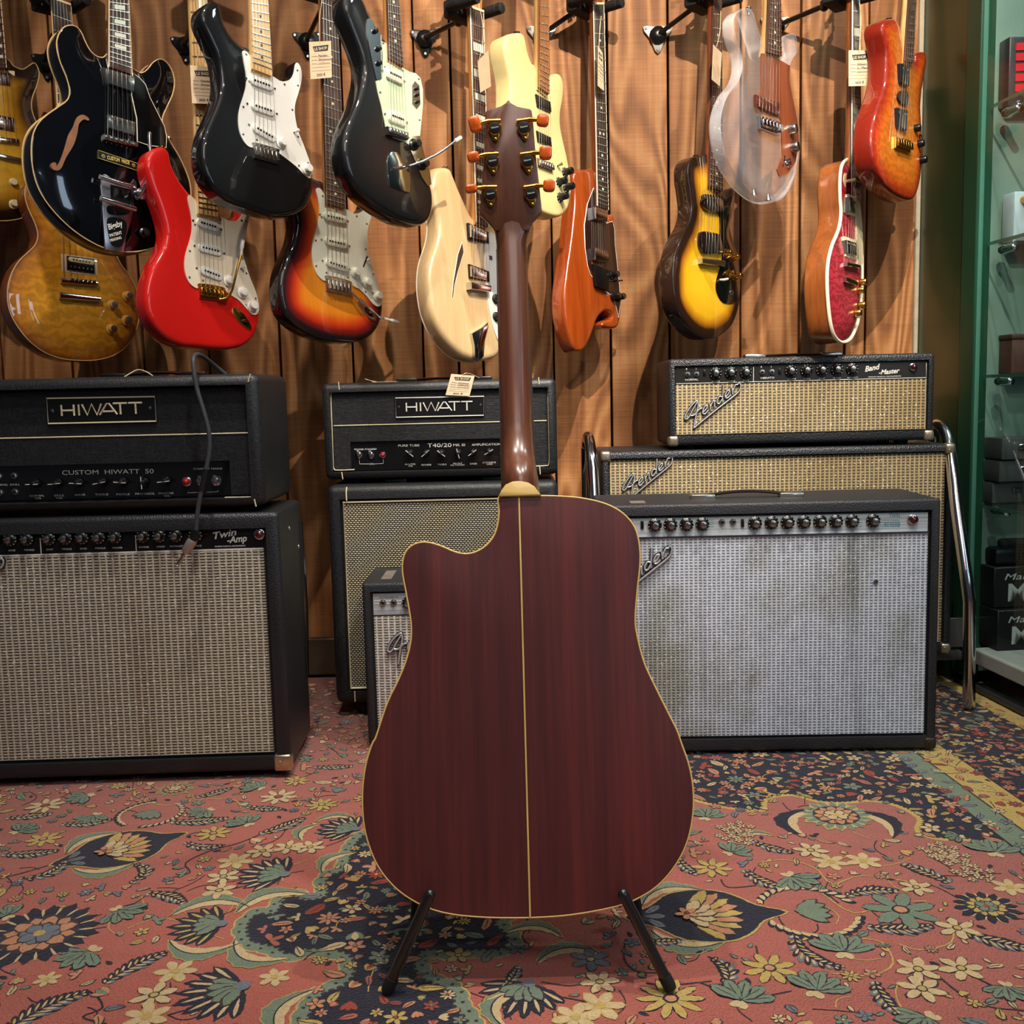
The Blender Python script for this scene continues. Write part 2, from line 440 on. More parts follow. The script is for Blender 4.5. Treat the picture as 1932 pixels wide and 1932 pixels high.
        vs = [a+k, b+k, b2+k, a2+k, a+dy, b+dy, b2+dy, a2+dy]
        mb.add(vs, [[0, 1, 2, 3], [4, 7, 6, 5], [0, 4, 5, 1], [1, 5, 6, 2], [2, 6, 7, 3], [3, 7, 4, 0]], 0); mb.build('nut', CREAMP, g.root)
        if head:
            u = (b-a).normalized(); m = (a2+b2)/2
            if hstyle == 'strat': sh = [(-.021, 0), (-.024, .02), (-.03, .05), (-.03, .16), (-.01, .185), (.02, .17), (.03, .14), (.026, .1), (.024, .03), (.021, 0)]
            else: sh = [(-.021, 0), (-.036, .03), (-.034, .13), (-.04, .165), (-.02, .18), (0, .17), (.02, .18), (.04, .165), (.034, .13), (.036, .03), (.021, 0)]
            pts = [m+u*x+ax*z for x, z in sh]; mb = MB(); y = m.y
            mb.slab([(p.x, p.z) for p in pts], y+.004, y+.018, 0, .001); mb.build('headstock', hmat or wood_, g.root)
            for k in range(6):
                if hstyle == 'strat': q = m+u*(-.018)+ax*(.03+k*.024); s_ = -1
                else: s_ = -1 if k < 3 else 1; q = m+u*.022*s_+ax*(.035+(k % 3)*.04)
                mb = MB(); mb.cyl(q+Vector((0, -.006, 0)), q+Vector((0, .01, 0)), .003, n=8)
                e0 = q+Vector((0, .022, 0)); e1 = e0+u*s_*.03; mb.cyl(e0+u*s_*-.008, e0+u*s_*.02, .005, n=8); mb.box(e1, (.014, .005, .016), 0, .002, 1)
                mb.build('tuner', NICKEL, g.root)
        st = []
        for k in range(6):
            f = k/5; p = s0.lerp(s1, f); q = NL.lerp(NR, .1+.8*f)+Vector((0, -.002, 0)); mb = MB()
            mb.tube([p, q], .00055-.00005*k, 0, 4); o = mb.build('string', STEEL, g.root, 60)
        g.nutw = g.root.matrix_world @ ((NL+NR)/2+ax*.012); g.ax = ax
        g.headm = (NL+NR)/2
    def plate(g, name, px, h0, h1, mat, r=.0, sm=True, screws=0, smat=None, k=6, label=None, par=None, edge=None):
        P = [(p.x, p.z) for p in g.loc(px, h1)]
        if sm: P = resample(smooth(P, True, k), .004)
        mb = MB(); mb.slab(P, -h1, -h0, 0, r)
        if screws:
            Q = offset(ccw(P), .006); acc = 0
            for i in range(len(Q)):
                acc += math.dist(Q[i], Q[(i+1) % len(Q)])
                if acc > screws: acc = 0; x, z = Q[i]; mb.lathe((x, -h1+.0002, z), (0, -1, 0), [(0, .0028), (.0008, .0024), (.0012, .001)], 1, 8)
        o = mb.build(name, [mat, smat or NICKEL], par or g.root)
        if label: o['label'] = label
        if edge:
            b = MB(); b.tube([(x, -h1+.0008, z) for x, z in P], .0011, 0, 5, True); b.build('edge_trim', edge, o, 60)
        return o
    def pickup(g, pl, pr, w=.02, h0=.003, h1=.010, mat=WHITEP, poles=6, pm=BLACKP, rr=None, screws=True, par=None, ctr=.42, name='pickup'):
        A = g.fr.L(*pl, h1); B = g.fr.L(*pr, h1); u = (B-A); ln = u.length; u.normalize(); v = Vector((-u.z, 0, u.x)); rr = w/2 if rr is None else rr
        P = [A.lerp(B, .5)+u*x+v*z for x, z in rrect(0, 0, ln, w, rr*.98)]
        mb = MB(); mb.slab([(p.x, p.z) for p in P], -h1, -h0, 0, .0015)
        for k in range(poles):
            q = A.lerp(B, .5)+u*ln*(k-2.5)/5*ctr*1.45; mb.cyl((q.x, -h1-.0006, q.z), (q.x, -h1+.001, q.z), .0024, None, 1, 8)
        if screws:
            for q in (A-u*.007, B+u*.007): mb.lathe((q.x, -h0-.001, q.z), (0, -1, 0), [(0, .003), (.0015, .0024)], 2, 8)
        return mb.build(name, [mat, pm, NICKEL], par or g.root)
    def knob(g, p, r=.0115, hgt=.015, h0=.003, mat=WHITEP, cap=None, skirt=True, name='knob', marks=False):
        q = g.fr.L(*p, h0); mb = MB(); c2 = 1 if cap else 0
        pr = [(0, r), (.003, r), (.005, r*.72), (hgt-.001, r*.66), (hgt, r*.6), (hgt+.0002, r*.3)] if skirt else [(0, r), (hgt-.002, r*.92), (hgt, r*.8), (hgt+.0004, r*.4)]
        mb.lathe(q, (0, -1, 0), pr, [0]*(len(pr)-2)+[c2], 16)
        if marks:
            for k in range(8):
                t = k*.7; d = Vector((math.cos(t), 0, math.sin(t))); mb.box(q+d*r*.88+Vector((0, -.0035, 0)), (.0012, .001, .0028), 2, mat=Matrix.Rotation(-t+math.pi/2, 4, 'Y'))
        return mb.build(name, [mat, cap or mat, WHITEP], g.root)
    def switch(g, p, h0=.003, mat=WHITEP, tipv=(.004, -.014, .004)):
        q = g.fr.L(*p, h0); mb = MB(); mb.box(q, (.004, .001, .03), 1, mat=Matrix.Rotation(.5, 4, 'Y')); mb.cyl(q, q+Vector(tipv)*.5, .0012, None, 1, 8)
        mb.cyl(q+Vector(tipv)*.4, q+Vector(tipv), .0025, .0035, 0, 10); return mb.build('selector_switch', [mat, BLACKP], g.root)
    def hard(g, name, pts_h, r, mat, par=None, n=8):
        mb = MB(); mb.tube(smooth([tuple(g.fr.L(x, y, h)) for x, y, h in pts_h], False, 5), r, 0, n); return mb.build(name, mat, par or g.root, 60)
    def button(g, p, h=-.02, d=(0, 0, -1), mat=NICKEL):
        q = g.fr.L(*p, h); mb = MB(); mb.lathe(q-Vector(d)*.014, d, [(0, .004), (.008, .0035), (.013, .007), (.015, .007), (.0155, .004)], 0, 12); return mb.build('strap_button', mat, g.root)
    def strat_bridge(g, quad, mat, h=.006):
        P = g.loc(quad, h); mb = MB(); mb.slab([(p.x, p.z) for p in P], -h, 0, 0, .001); o = mb.build('bridge', mat, g.root)
        for k in range(6):
            f = (k+.5)/6; t = P[0].lerp(P[1], f); b = P[3].lerp(P[2], f); m = t.lerp(b, .55); d = (b-t)
            ang = math.atan2(d.x, -d.z); mb = MB(); mb.box(m+Vector((0, -.004, 0)), ((P[1]-P[0]).length/6*.82, .006, d.length*.55), 0, .001, 1, mat=Matrix.Rotation(ang, 4, 'Y'))
            mb.cyl(t.lerp(b, .16)+Vector((0, -.001, 0)), t.lerp(b, .16)+Vector((0, -.003, 0)), .0022, m=0, n=8); mb.build('saddle', mat, o)
        return o
    def box4(g, name, quad, h0, h1, mat, r=.0015, par=None, sm=False):
        P = g.loc(quad, h1); mb = MB(); P2 = [(p.x, p.z) for p in P]
        if sm: P2 = smooth(P2, True, 5)
        mb.slab(P2, -h1, -h0, 0, r); return mb.build(name, mat, par or g.root)
def humbucker(g, ring, rmat, cover, cmat, poles=True, h=.009, hr=.004, rows=1, pm=NICKEL):
    o = g.box4('pickup_ring', ring, 0, hr, rmat, .001) if ring else None
    c = g.box4('pickup', cover, .0, h, cmat, .002)
    if poles:
        P = g.loc(cover, h); mb = MB()
        for rr in range(rows):
            fz = .25 if rr == 0 else .75
            for k in range(6):
                q = P[0].lerp(P[1], (k+.8)/6.6).lerp(P[3].lerp(P[2], (k+.8)/6.6), fz); mb.cyl(q+Vector((0, -.0008, 0)), q+Vector((0, .001, 0)), .0022, None, 0, 8)
        mb.build('pole_piece', pm, c)
    return c

# hanger: label says which guitar hangs in it
def hanger(g, label, plate=None, plate_mat=None, drop=.0, ybar=.0, width=.042):
    fr = g.fr; N = g.nutw; a = fr
    root = empty('guitar_hanger', label, 'hanger', Matrix.Translation(Vector((N.x, N.y, N.z))), 'hangers along the plank wall')
    n = fr.n; n2 = Vector((n.x, n.y, 0)).normalized(); X = fr.X
    mb = MB(); c = Vector((0, 0, 0))-n2*.05+Vector((0, 0, -.004))
    R3 = Matrix((X, -n2, Vector((0, 0, 1)))).transposed().to_4x4()
    mb.box(c, (.085, .035, .04), 0, .006, 2, R3); 
    for s_ in (-1, 1):
        for z in (-.01, .01): mb.lathe(c+X*s_*.03+Vector((0, 0, z))+n2*.017, n2, [(0, .003), (.001, .002)], 1, 8)
    mb.build('yoke', [RUBBER, NICKEL], root)
    for s_ in (-1, 1):
        mb = MB(); p = c+X*s_*width; mb.lathe(p, n2, [(0, .009), (.012, .0125), (.075, .0125), (.079, .008)], 0, 12); mb.lathe(p+n2*.072, n2, [(0, .009), (.006, .013), (.016, .012), (.018, .006)], 0, 8); mb.build('prong', RUBBER, root)
    wy = WALL_Y
    if plate: w = at_y(plate[0], plate[1], wy-.004)
    else: w = Vector((N.x-.04, wy-.004, N.z-.06))
    w = w-N; pm = plate_mat or BLACKP
    mb = MB(); kn = Vector((w.x*.35, w.y*.45-.0, w.z*.1+.0)); st = c-n2*.015
    mb.tube([st, kn], .006, 0, 8); mb.lathe(kn+Vector((0, 0, .012)), (0, 0, -1), [(0, .006), (.002, .01), (.02, .01), (.024, .005)], 0, 10); mb.tube([kn, w+Vector((0, -.012, 0))], .006, 0, 8)
    mb.build('arm', BLACKP, root)
    mb = MB(); P = [(w.x+math.cos(t)*rr, w.z+math.sin(t)*rr) for t, rr in [(math.radians(d), .042 if d in (30, 150, 270) else (.036 if d in (18, 42, 138, 162, 258, 282) else .02)) for d in (18, 30, 42, 90, 138, 150, 162, 210, 258, 270, 282, 330)]]
    mb.slab(P, w.y-.004, w.y+.0035, 0, .001)
    for d in (30, 150, 270): mb.lathe((w.x+.034*math.cos(math.radians(d)), w.y-.004, w.z+.034*math.sin(math.radians(d))), (0, -1, 0), [(0, .004), (.0015, .003)], 1, 8)
    mb.lathe((w.x, w.y-.004, w.z), (0, -1, 0), [(0, .022), (.006, .021), (.013, .01), (.014, .004)], 2, 14)
    mb.build('wall_plate', [pm, NICKEL if pm is BLACKP else BLACKP, BLACKP], root)
    return root

def price_tag(label, quad, Y, a, lines, strpts=None, group='shop price tags', org=None, lean=0, plain=False):
    """quad: picture corners top-left, top-right, bottom-right, bottom-left"""
    cx = sum(p[0] for p in quad)/4; cy = sum(p[1] for p in quad)/4
    fr = Fr((cx, cy), Y, a, lean, quad[3]); root = empty('price_tag', label, 'price tag', fr.M, group)
    P = [fr.L(*p) for p in quad]; mb = MB(); mb.slab([(p.x, p.z) for p in P], 0, .0006, 0); mb.build('card', PAPER, root)
    q = lambda u, v: tuple((quad[0][c]*(1-u)+quad[1][c]*u)*(1-v)+(quad[3][c]*(1-u)+quad[2][c]*u)*v for c in (0, 1))
    if not plain:
        mb = MB(); pts = [fr.L(*q(*uv), .0004) for uv in ((.16, .13), (.88, .10), (.84, .26), (.24, .27))]
        mb.slab([(p.x, p.z) for p in pts], -.0004, 0, 0)
        H = (P[0]-P[3]).length
        for k in range(3):
            v = .39+.1*k; 
            squiggle(mb, fr, q(.1, v+.02), q(.34, v+.02), H*.03, 0, .0003, .0003)
            A, B = fr.L(*q(.36, v+.03), .0003), fr.L(*q(.94, v+.03), .0003); mb.tube([A, B], .00015, 0, 4)
        for v in (.7, .79): mb.tube([fr.L(*q(.08, v), .0003), fr.L(*q(.94, v), .0003)], .00015, 0, 4)
        mb.build('print', INK, root)
        text_between(fr, 'LE SHOP', q(.25, .24), q(.82, .22), H*.075, PAPER, root, .0008, bold=.02, depth=.0003)
        for k, s_ in enumerate(lines[:-1]):
            v = .41+.1*k
            if s_: text_between(fr, s_, q(.4, v), q(.4+.075*len(s_), v), H*.05, INKB, root, .0006, .3, 0, .0002, 'handwriting')
            else:
                m2 = MB(); squiggle(m2, fr, q(.4, v), q(.9, v), H*.05, 0, .0006); m2.build('handwriting', INKB, root)
        if lines[-1]: text_between(fr, lines[-1], q(.3, .94), q(.72, .93), H*.07, INKB, root, .0006, .25, 0, .0002, 'handwriting')
    if strpts:
        mb = MB(); path = [tuple(fr.L(x, y, h)) for x, y, h in strpts]; mb.tube(smooth(path, False, 5), .0006, 0, 5)
        mb.tube(smooth([(p[0]+.002*math.sin(i*1.3), p[1], p[2]) for i, p in enumerate(path)], False, 5), .0005, 0, 5); mb.build('string', STRG, root, 60)
    return root
# ---------------------------------------------------------------- the setting
WALL_Y = 2.65
def plankmat():
    t = NT('wall_planks'); a = t.n('ShaderNodeAttribute', attribute_name='edge').outputs['Fac']
    tc = t.n('ShaderNodeTexCoord').outputs['Object']
    off = t.n('ShaderNodeCombineXYZ'); t.set(off, 0, t.math('MULTIPLY', a, 37)); t.set(off, 2, t.math('MULTIPLY', a, 91))
    v = t.n('ShaderNodeVectorMath', operation='ADD'); t.set(v, 0, tc); t.set(v, 1, off.outputs[0]); v = v.outputs[0]
    def mp(sc):
        m = t.n('ShaderNodeMapping'); t.set(m, 0, v); m.inputs['Scale'].default_value = sc; return m.outputs[0]
    big = t.noise(mp((2.6, 1, .5)), 1.6, 2, .5, .6)
    rings = t.math('SINE', t.math('MULTIPLY', big, 80))
    rings = t.math('MULTIPLY_ADD', rings, .5, .5)
    fine = t.noise(mp((75, 60, 1.1)), 1.5, 5, .65)
    saw = t.noise(mp((7, 3, 160)), 1.2, 3, .6)
    saw2 = t.noise(mp((160, 10, 6)), 1.2, 2, .6)
    blot = t.noise(mp((3, 3, 1.5)), 2.0, 3)
    f = t.math('ADD', t.math('MULTIPLY', rings, .30), t.math('ADD', t.math('MULTIPLY', fine, .30), t.math('ADD', t.math('MULTIPLY', saw, .19), t.math('MULTIPLY', saw2, .12))))
    c = t.ramp(f, [(.25, rgb(112, 70, 38)), (.5, rgb(168, 114, 68)), (.75, rgb(208, 158, 108))])
    c = t.mix(t.math('MULTIPLY', blot, .5), c, rgb(150, 92, 44))
    k = t.math('MULTIPLY_ADD', t.n('ShaderNodeTexWhiteNoise', noise_dimensions='1D').outputs[0], 0, 1)
    wn = t.n('ShaderNodeTexWhiteNoise', noise_dimensions='1D'); t.set(wn, 'W', t.math('MULTIPLY', a, 13.7)); k = t.math('MULTIPLY_ADD', wn.outputs[0], .28, .8)
    cc = t.n('ShaderNodeVectorMath', operation='SCALE'); t.set(cc, 0, c); t.set(cc, 3, k)
    t.p(col=cc.outputs[0], rough=.62, spec=.35)
    t.bump(t.math('ADD', saw, t.math('MULTIPLY', fine, .6)), .45, .0015); return t.m
seams = [(-260, 700), (-130, 700), (5, 700), (137, 708), (273, 700), (396, 700), (530, 702), (667, 702), (800, 702), (866, 702), (913, 700), (1042, 500), (1152, 640), (1264, 640), (1397, 640), (1507, 640), (1594, 640), (1632, 640), (1728, 660)]
xs = [at_y(x, y, WALL_Y).x for x, y in seams]; xs[-1] = 1.05
mb = MB(); att = []
for i in range(len(xs)-1):
    g = .0022 if i % 3 else .0035; n0 = len(mb.v)
    mb.box(((xs[i]+xs[i+1])/2, WALL_Y+.012, 1.4), (xs[i+1]-xs[i]-2*g, .024, 2.9), 0, .0015, 1)
    att += [i+1.0]*(len(mb.v)-n0)
n0 = len(mb.v); mb.box(((xs[0]+xs[-1])/2, WALL_Y+.05, 1.4), (xs[-1]-xs[0]+.1, .04, 2.9), 1); att += [0]*(len(mb.v)-n0)
struct(mb.build('wall_back', [plankmat(), simple('dark_gap', (16, 11, 8), .9)], attr=att))
mb = MB(); mb.box((-.3, WALL_Y-.012, .05), (2.7, .022, .1), 0, .004, 1)
struct(mb.build('baseboard_back', simple('painted_baseboard', (70, 55, 40), .5, var=.1)))
mb = MB(); mb.box((0, .6, -.0345), (7, 4.6, .05)); struct(mb.build('floor', wood('floor_boards', (60, 42, 28), (96, 70, 48), 1, .5)))
# green side wall return, post and display case run from the back wall towards the camera
CA, CB = Vector((1.045, 2.65)), Vector((1.105, 2.05)); cdv = (CB-CA).normalized()
caseang = math.degrees(math.atan2(-cdv.x, -cdv.y)) # yaw
def at_case(x, y, off=0.0):
    n = Vector((cdv.y, -cdv.x, 0)); n = n if n.x < 0 else -n
    p = Vector((CA.x, CA.y, 0))+n*off; d = ray(x, y); t = (p-CAM).dot(n)/d.dot(n); return CAM+d*t
def case_s(x, y): q = at_case(x, y); return (Vector((q.x, q.y))-CA).dot(cdv), q.z
CM = Matrix(((cdv.x, -cdv.y, 0, CA.x), (cdv.y, cdv.x, 0, CA.y), (0, 0, 1, 0), (0, 0, 0, 1)))  # local x along the case front, local y into it
if (CM @ Vector((0, 1, 0))-CM @ Vector((0, 0, 0))).x < 0:
    CM = Matrix(((cdv.x, cdv.y, 0, CA.x), (cdv.y, -cdv.x, 0, CA.y), (0, 0, 1, 0), (0, 0, 0, 1)))
GREEN = simple('green_paint', (26, 52, 30), .3, var=.12, vs=3, coat=.4, croug=.15)
GREENL = simple('green_post_paint', (20, 62, 42), .35, var=.1, vs=6)
s_post0, _ = case_s(1822, 350); s_post1, _ = case_s(1848, 350)
s_end = 1.5
mb = MB(); mb.box((s_post0/2, .06, 1.4), (s_post0, .12, 2.9)); o = mb.build('wall_right', GREEN); o.matrix_world = CM; struct(o)
mb = MB(); mb.box((.004, -.006, 1.4), (.012, .012, 2.9), 0, .002, 1); o = mb.build('trim_1', simple('pale_trim', (170, 160, 140), .6, var=.1)); o.matrix_world = CM; struct(o)

ZB = at_case(1860, 1238).z
case = empty('display_case', 'green framed glass display case along the right edge', 'display case', CM)
mb = MB(); mb.box(((s_post0+s_post1)/2, .012, 1.43), (s_post1-s_post0, .036, 2.8), 0, .002, 1); mb.build('post', GREENL, case)
t = NT('cabinet_back_paint'); zc = t.noise(t.coord((2, 2, 3)), 1.4, 3)
t.p(col=t.ramp(zc, [(.3, rgb(20, 26, 25)), (.55, rgb(28, 36, 34)), (.75, rgb(38, 46, 42))]), rough=.5); BACKP = t.m
mb = MB(); mb.box(((s_post1+s_end)/2, .50, 1.43), (s_end-s_post1, .02, 2.8), 0); mb.build('back_panel', BACKP, case)
mb = MB(); mb.box((s_post0+.012, .27, 1.43), (.02, .48, 2.8), 0); mb.build('side_panel', simple('cabinet_side_paint', (112, 136, 126), .5, var=.22, vs=4), case)
mb = MB(); mb.box(((s_post1+s_end)/2, .26, ZB-.018), (s_end-s_post1, .5, .035), 0, .003, 1); mb.build('bottom_shelf', simple('grey_laminate', (160, 160, 155), .5, var=.05), case)
mb = MB(); mb.box(((s_post0+s_end)/2, .02, .006), (s_end-s_post0+.1, .03, .012), 0, .002, 1); mb.build('floor_rail', simple('rail_grey', (70, 70, 68), .4, metal=.5, var=.1), case)
for x in (s_post1+.10, s_post1+.55):
    mb = MB(); mb.cyl((x-.012, .12, .045), (x+.012, .12, .045), .042, None, 0, 18); mb.box((x, .12, .095), (.035, .05, .05), 1, .003); mb.build('caster', [RUBBER, BLACKP], case)
t = NT('clear_glass'); 
gl = t.n('ShaderNodeBsdfGlossy'); gl.inputs['Roughness'].default_value = .02; tr = t.n('ShaderNodeBsdfTransparent'); tr.inputs[0].default_value = (.94, .985, .97, 1)
fr_ = t.n('ShaderNodeFresnel'); fr_.inputs[0].default_value = 1.5; mx = t.n('ShaderNodeMixShader'); ge = t.n('ShaderNodeNewGeometry'); t.set(mx, 0, t.math('MULTIPLY', fr_.outputs[0], t.math('SUBTRACT', 1, ge.outputs['Backfacing']))); t.t.links.new(tr.outputs[0], mx.inputs[1]); t.t.links.new(gl.outputs[0], mx.inputs[2])
t.t.links.new(mx.outputs[0], t.t.nodes['Material Output'].inputs[0]); GLASS = t.m
GEDGE = simple('glass_edge_green', (66, 112, 98), .15, coat=1)
mb = MB(); mb.box(((s_post1+s_end)/2+.004, .006, 1.43), (s_end-s_post1, .006, 2.55), 0); mb.build('glass_door', GLASS, case)
mb = MB(); mb.box((s_post1+.002, .004, 1.43), (.004, .010, 2.55), 0); mb.build('door_edge', GEDGE, case)
for y_px in ((1880, 200), (1868, 466), (1860, 720), (1850, 968)):
    q = at_case(*y_px); z = q.z
    mb = MB(); mb.box(((s_post1+s_end)/2, .25, z+.012), (s_end-s_post1-.02, .46, .007), 0); sh = mb.build('glass_shelf', GLASS, case)
    mb = MB(); mb.box(((s_post1+s_end)/2, .0195, z+.012), (s_end-s_post1-.02, .003, .007), 0); mb.build('shelf_edge', GEDGE, sh)
    s_, _ = case_s(*y_px)
    for yy in (.06, .42): 
        mb = MB(); mb.lathe((s_post1+.0, yy, z), (1, 0, 0), [(0, .012), (.012, .012), (.016, .009), (.05, .009), (.052, .006)], 0, 14); mb.build('shelf_pin', CHROME, case)
bpy.context.view_layer.update()
area('case_fill', tuple(CM @ Vector((.75, .20, 2.5))), tuple(CM @ Vector((.25, .3, .8))), 14, (.92, 1, .97), .3, .15)  # added lamp to brighten the case interior, tilted at its side panel
def in_case(p, name, label, cat, group=None, turn=False):
    return empty(name, label, cat, CM @ Matrix.Translation(Vector(p)) @ (Matrix.Rotation(math.radians(90), 4, 'Z') if turn and CM.determinant() > 0 else Matrix.Rotation(math.radians(-90 if turn else 0), 4, 'Z')), group)
CMI = CM.inverted()
def cl(x, y, depth):
    """local point of the display case seen at a picture point, this deep behind the glass"""
    return CMI @ at_case(x, y, -depth)
def shelf_z(x, y): return at_case(x, y).z
DARKG = simple('dark_grey_metal', (84, 84, 84), .5, metal=.3, var=.1)
def pl(name, label, cat, px, depth, w, z, group=None, turn=True):
    """stand a thing w wide on height z with its left side at picture column px[0]"""
    q = cl(px[0], px[1], depth); return in_case((q.x+.0, depth+w/2, z), name, label, cat, group, turn)
zs = shelf_z(1850, 968)+.016; zt = shelf_z(1860, 720)+.016; zu = shelf_z(1868, 466)+.016; zv = shelf_z(1880, 200)+.016
for k, (w, h, dx, lab) in enumerate(((.24, .05, -12, 'grey metal pedal case at the bottom of the pile behind the glass'), (.24, .05, 0, 'grey metal pedal case in the middle of the pile behind the glass'), (.22, .05, 4, 'grey metal pedal case on top of the pile behind the glass'))):
    o = pl('effect_pedal_case', lab, 'case', (1884+dx, 930), .05, w, zs+k*.052, 'pile of grey cases in the display case')
    mb = MB(); mb.box((0, .06, h/2), (w, .12, h), 0, .004); mb.build('lid', DARKG, o)
    for x_ in (-.06, .06): mb = MB(); mb.box((x_, -.003, h*.6), (.024, .006, .012), 0, .002, 1); mb.build('latch', NICKEL, o)
o = pl('storage_box', 'dark brown box on the glass shelf above the grey cases', 'box', (1908, 690), .08, .16, zt); mb = MB(); mb.box((0, .06, .04), (.16, .12, .08), 0, .004); mb.build('box_body', simple('brown_card', (82, 50, 40), .6, var=.1), o); mb = MB(); mb.box((0, .06, .085), (.165, .125, .012), 0, .003); mb.build('lid', simple('brown_card_lid', (66, 42, 34), .6, var=.1), o)
o = pl('effect_pedal', 'pale blue grey effect pedal on the middle glass shelf', 'pedal', (1912, 440), .07, .10, zu); mb = MB(); mb.box((0, .025, .055), (.10, .05, .11), 0, .006); mb.build('housing', simple('pale_enamel', (178, 194, 206), .35, var=.05), o)
for dx in (-.028, .028): mb = MB(); mb.lathe((dx, 0, .09), (0, -1, 0), [(0, .009), (.012, .008), (.013, .005)], 0, 14); mb.build('knob', BRASSY, o)
mb = MB(); mb.lathe((0, 0, .03), (0, -1, 0), [(0, .009), (.008, .009), (.009, .006), (.014, .005)], 0, 12); mb.build('foot_switch', CHROME, o)
o = pl('effect_pedal', 'black pedal with a red zigzag face on the upper glass shelf', 'pedal', (1902, 180), .06, .09, zv)
mb = MB(); mb.box((0, .03, .075), (.09, .06, .15), 0, .005); mb.build('housing', simple('black_enamel', (44, 40, 46), .35, var=.05), o)
mb = MB()
for k in range(5): z = .03+k*.022; mb.slab([(-.03, z), (.03, z+.004), (.0, z+.016), (.028, z+.020), (-.03, z+.016)], -.002, 0, 0)
mb.build('red_pattern', simple('red_enamel', (200, 30, 44), .4, var=.05), o)
fg = pl('display_guitar', 'small dark brown guitar shape behind the glass above the brown box', 'guitar', (1888, 600), .12, .22, zt+.10)  # brown guitar-shaped slab set between two glass shelves
P = resample(smooth([(-.09, 0), (-.13, .06), (-.11, .13), (-.08, .17), (-.09, .21), (-.05, .25), (0, .25), (.05, .25), (.09, .21), (.08, .17), (.11, .13), (.13, .06), (.09, 0), (0, -.02)]), .01)
mb = MB(); mb.slab([(x, z) for x, z in P], 0, .04, 0, .008); mb.build('body', simple('brown_lacquer', (120, 72, 54), .3, coat=1, var=.1), fg)
mb = MB(); mb.box((0, -.006, .05), (.09, .012, .02), 0, .003); mb.build('bridge', CHROME, fg)
WL = simple('white_print', (214, 214, 210), .6)
for k, (z_, px_, lab) in enumerate(((ZB, 1882, 'black amplifier carton with white MG lettering, lower of the two on the bottom shelf'), (ZB+.098, 1873, 'black amplifier carton with white MG lettering, stacked on the other one'))):
    o = pl('amplifier_carton', lab, 'box', (px_, 1200), .05, .24, z_, 'cartons on the bottom shelf of the display case')
    mb = MB(); mb.box((0, .13, .048), (.24, .26, .096), 0, .002, 1); mb.build('carton', simple('black_carton', (26, 26, 28), .5, var=.1), o)
    for txt, x0, x1, z, hh in (('Marshall', -.095, .03, .066, .015), ('MG10', -.085, .08, .016, .040)):
        text_between(None, txt, Vector((x0, -.0008, z)), Vector((x1, -.0008, z)), hh, WL, o, shear=.25 if txt[1] == 'a' else 0, bold=.03 if txt[0:2] == 'MG' else 0)
o = pl('foot_controller', 'black foot controller lying on the stacked cartons', 'pedal', (1876, 1130), .06, .18, ZB+.196); mb = MB(); mb.box((0, .07, .02), (.18, .14, .04), 0, .008); mb.build('housing', BLACKP, o)
mb = MB(); mb.box((0, .06, .05), (.12, .08, .02), 0, .006, 2, Matrix.Rotation(.15, 4, 'X')); mb.build('treadle', RUBBER, o)
q = cl(1905, 1245, .03); o = in_case((q.x+.11, .10, ZB), 'storage_box', 'small black box at the front of the bottom shelf', 'box'); mb = MB(); mb.box((0, 0, .022), (.10, .12, .044), 0, .004); mb.build('box_body', BLACKP, o); mb = MB(); mb.box((0, 0, .048), (.104, .124, .008), 0, .003); mb.build('lid', RUBBER, o)
# ---------------------------------------------------------------- the rug
Zf = lambda x, y: (x/2.683, 1420+y/2.683); Zg = lambda x, y: (1220+x/2.713, 1380+y/2.713); Zh = lambda x, y: (660+x/2.841, 1350+y/2.841); Zk = lambda x, y: (400+x/4.83, 1450+y/4.83)
def pile(name, col, var=.16):
    t = NT(name); c = rgb(*col); v = t.coord(); n = t.noise(v, 330, 2, .7); n2 = t.noise(t.coord((1, 6, 1)), 5, 3)
    f = t.math('ADD', t.math('MULTIPLY', n, .7), t.math('MULTIPLY', n2, .3))
    t.p(col=t.ramp(f, [(.3, tuple(x*(1-var*1.6) for x in c[:3])), (.7, tuple(min(1, x*(1+var)) for x in c[:3]))]), rough=.95, spec=.1, sheen=.15); t.bump(n, .9, .005); return t.m
RUGC = ['salmon', 'navy', 'cream', 'sage', 'gold', 'slate', 'rust', 'peach', 'dark']
RUGM = [pile('rug_salmon', (178, 98, 84), .13), pile('rug_navy', (36, 34, 48)), pile('rug_cream', (204, 176, 130)), pile('rug_sage', (116, 130, 108)), pile('rug_gold', (190, 160, 88)), pile('rug_slate', (112, 116, 124)), pile('rug_rust', (160, 66, 48)), pile('rug_peach', (196, 134, 98)), pile('rug_dark', (58, 48, 50))]
CI = {k: i for i, k in enumerate(RUGC)}
NPOLY = 0; RZ = -.0025; rug = MB(); LAY = .00009
def poly(pts, c, lay, jit=.0006):
    global NPOLY; NPOLY += 1; k = len(pts); z = RZ+lay*LAY+(NPOLY % 300)*2.4e-7
    out = []
    for i in range(k):
        a, b = pts[i], pts[(i+1) % k]; d = math.hypot(b[0]-a[0], b[1]-a[1]); q = max(1, int(d/.0042)) if jit > .0004 else 1
        for j in range(q): out.append((a[0]+(b[0]-a[0])*j/q+random.uniform(-jit, jit), a[1]+(b[1]-a[1])*j/q+random.uniform(-jit, jit), z))
    rug.add(out, [list(range(len(out)))], CI[c])
def rot(x, y, a): return x*math.cos(a)-y*math.sin(a), x*math.sin(a)+y*math.cos(a)
PET = [(0, 0), (.18, .26), (.42, .46), (.66, .5), (.86, .36), (1, 0), (.86, -.36), (.66, -.5), (.42, -.46), (.18, -.26)]
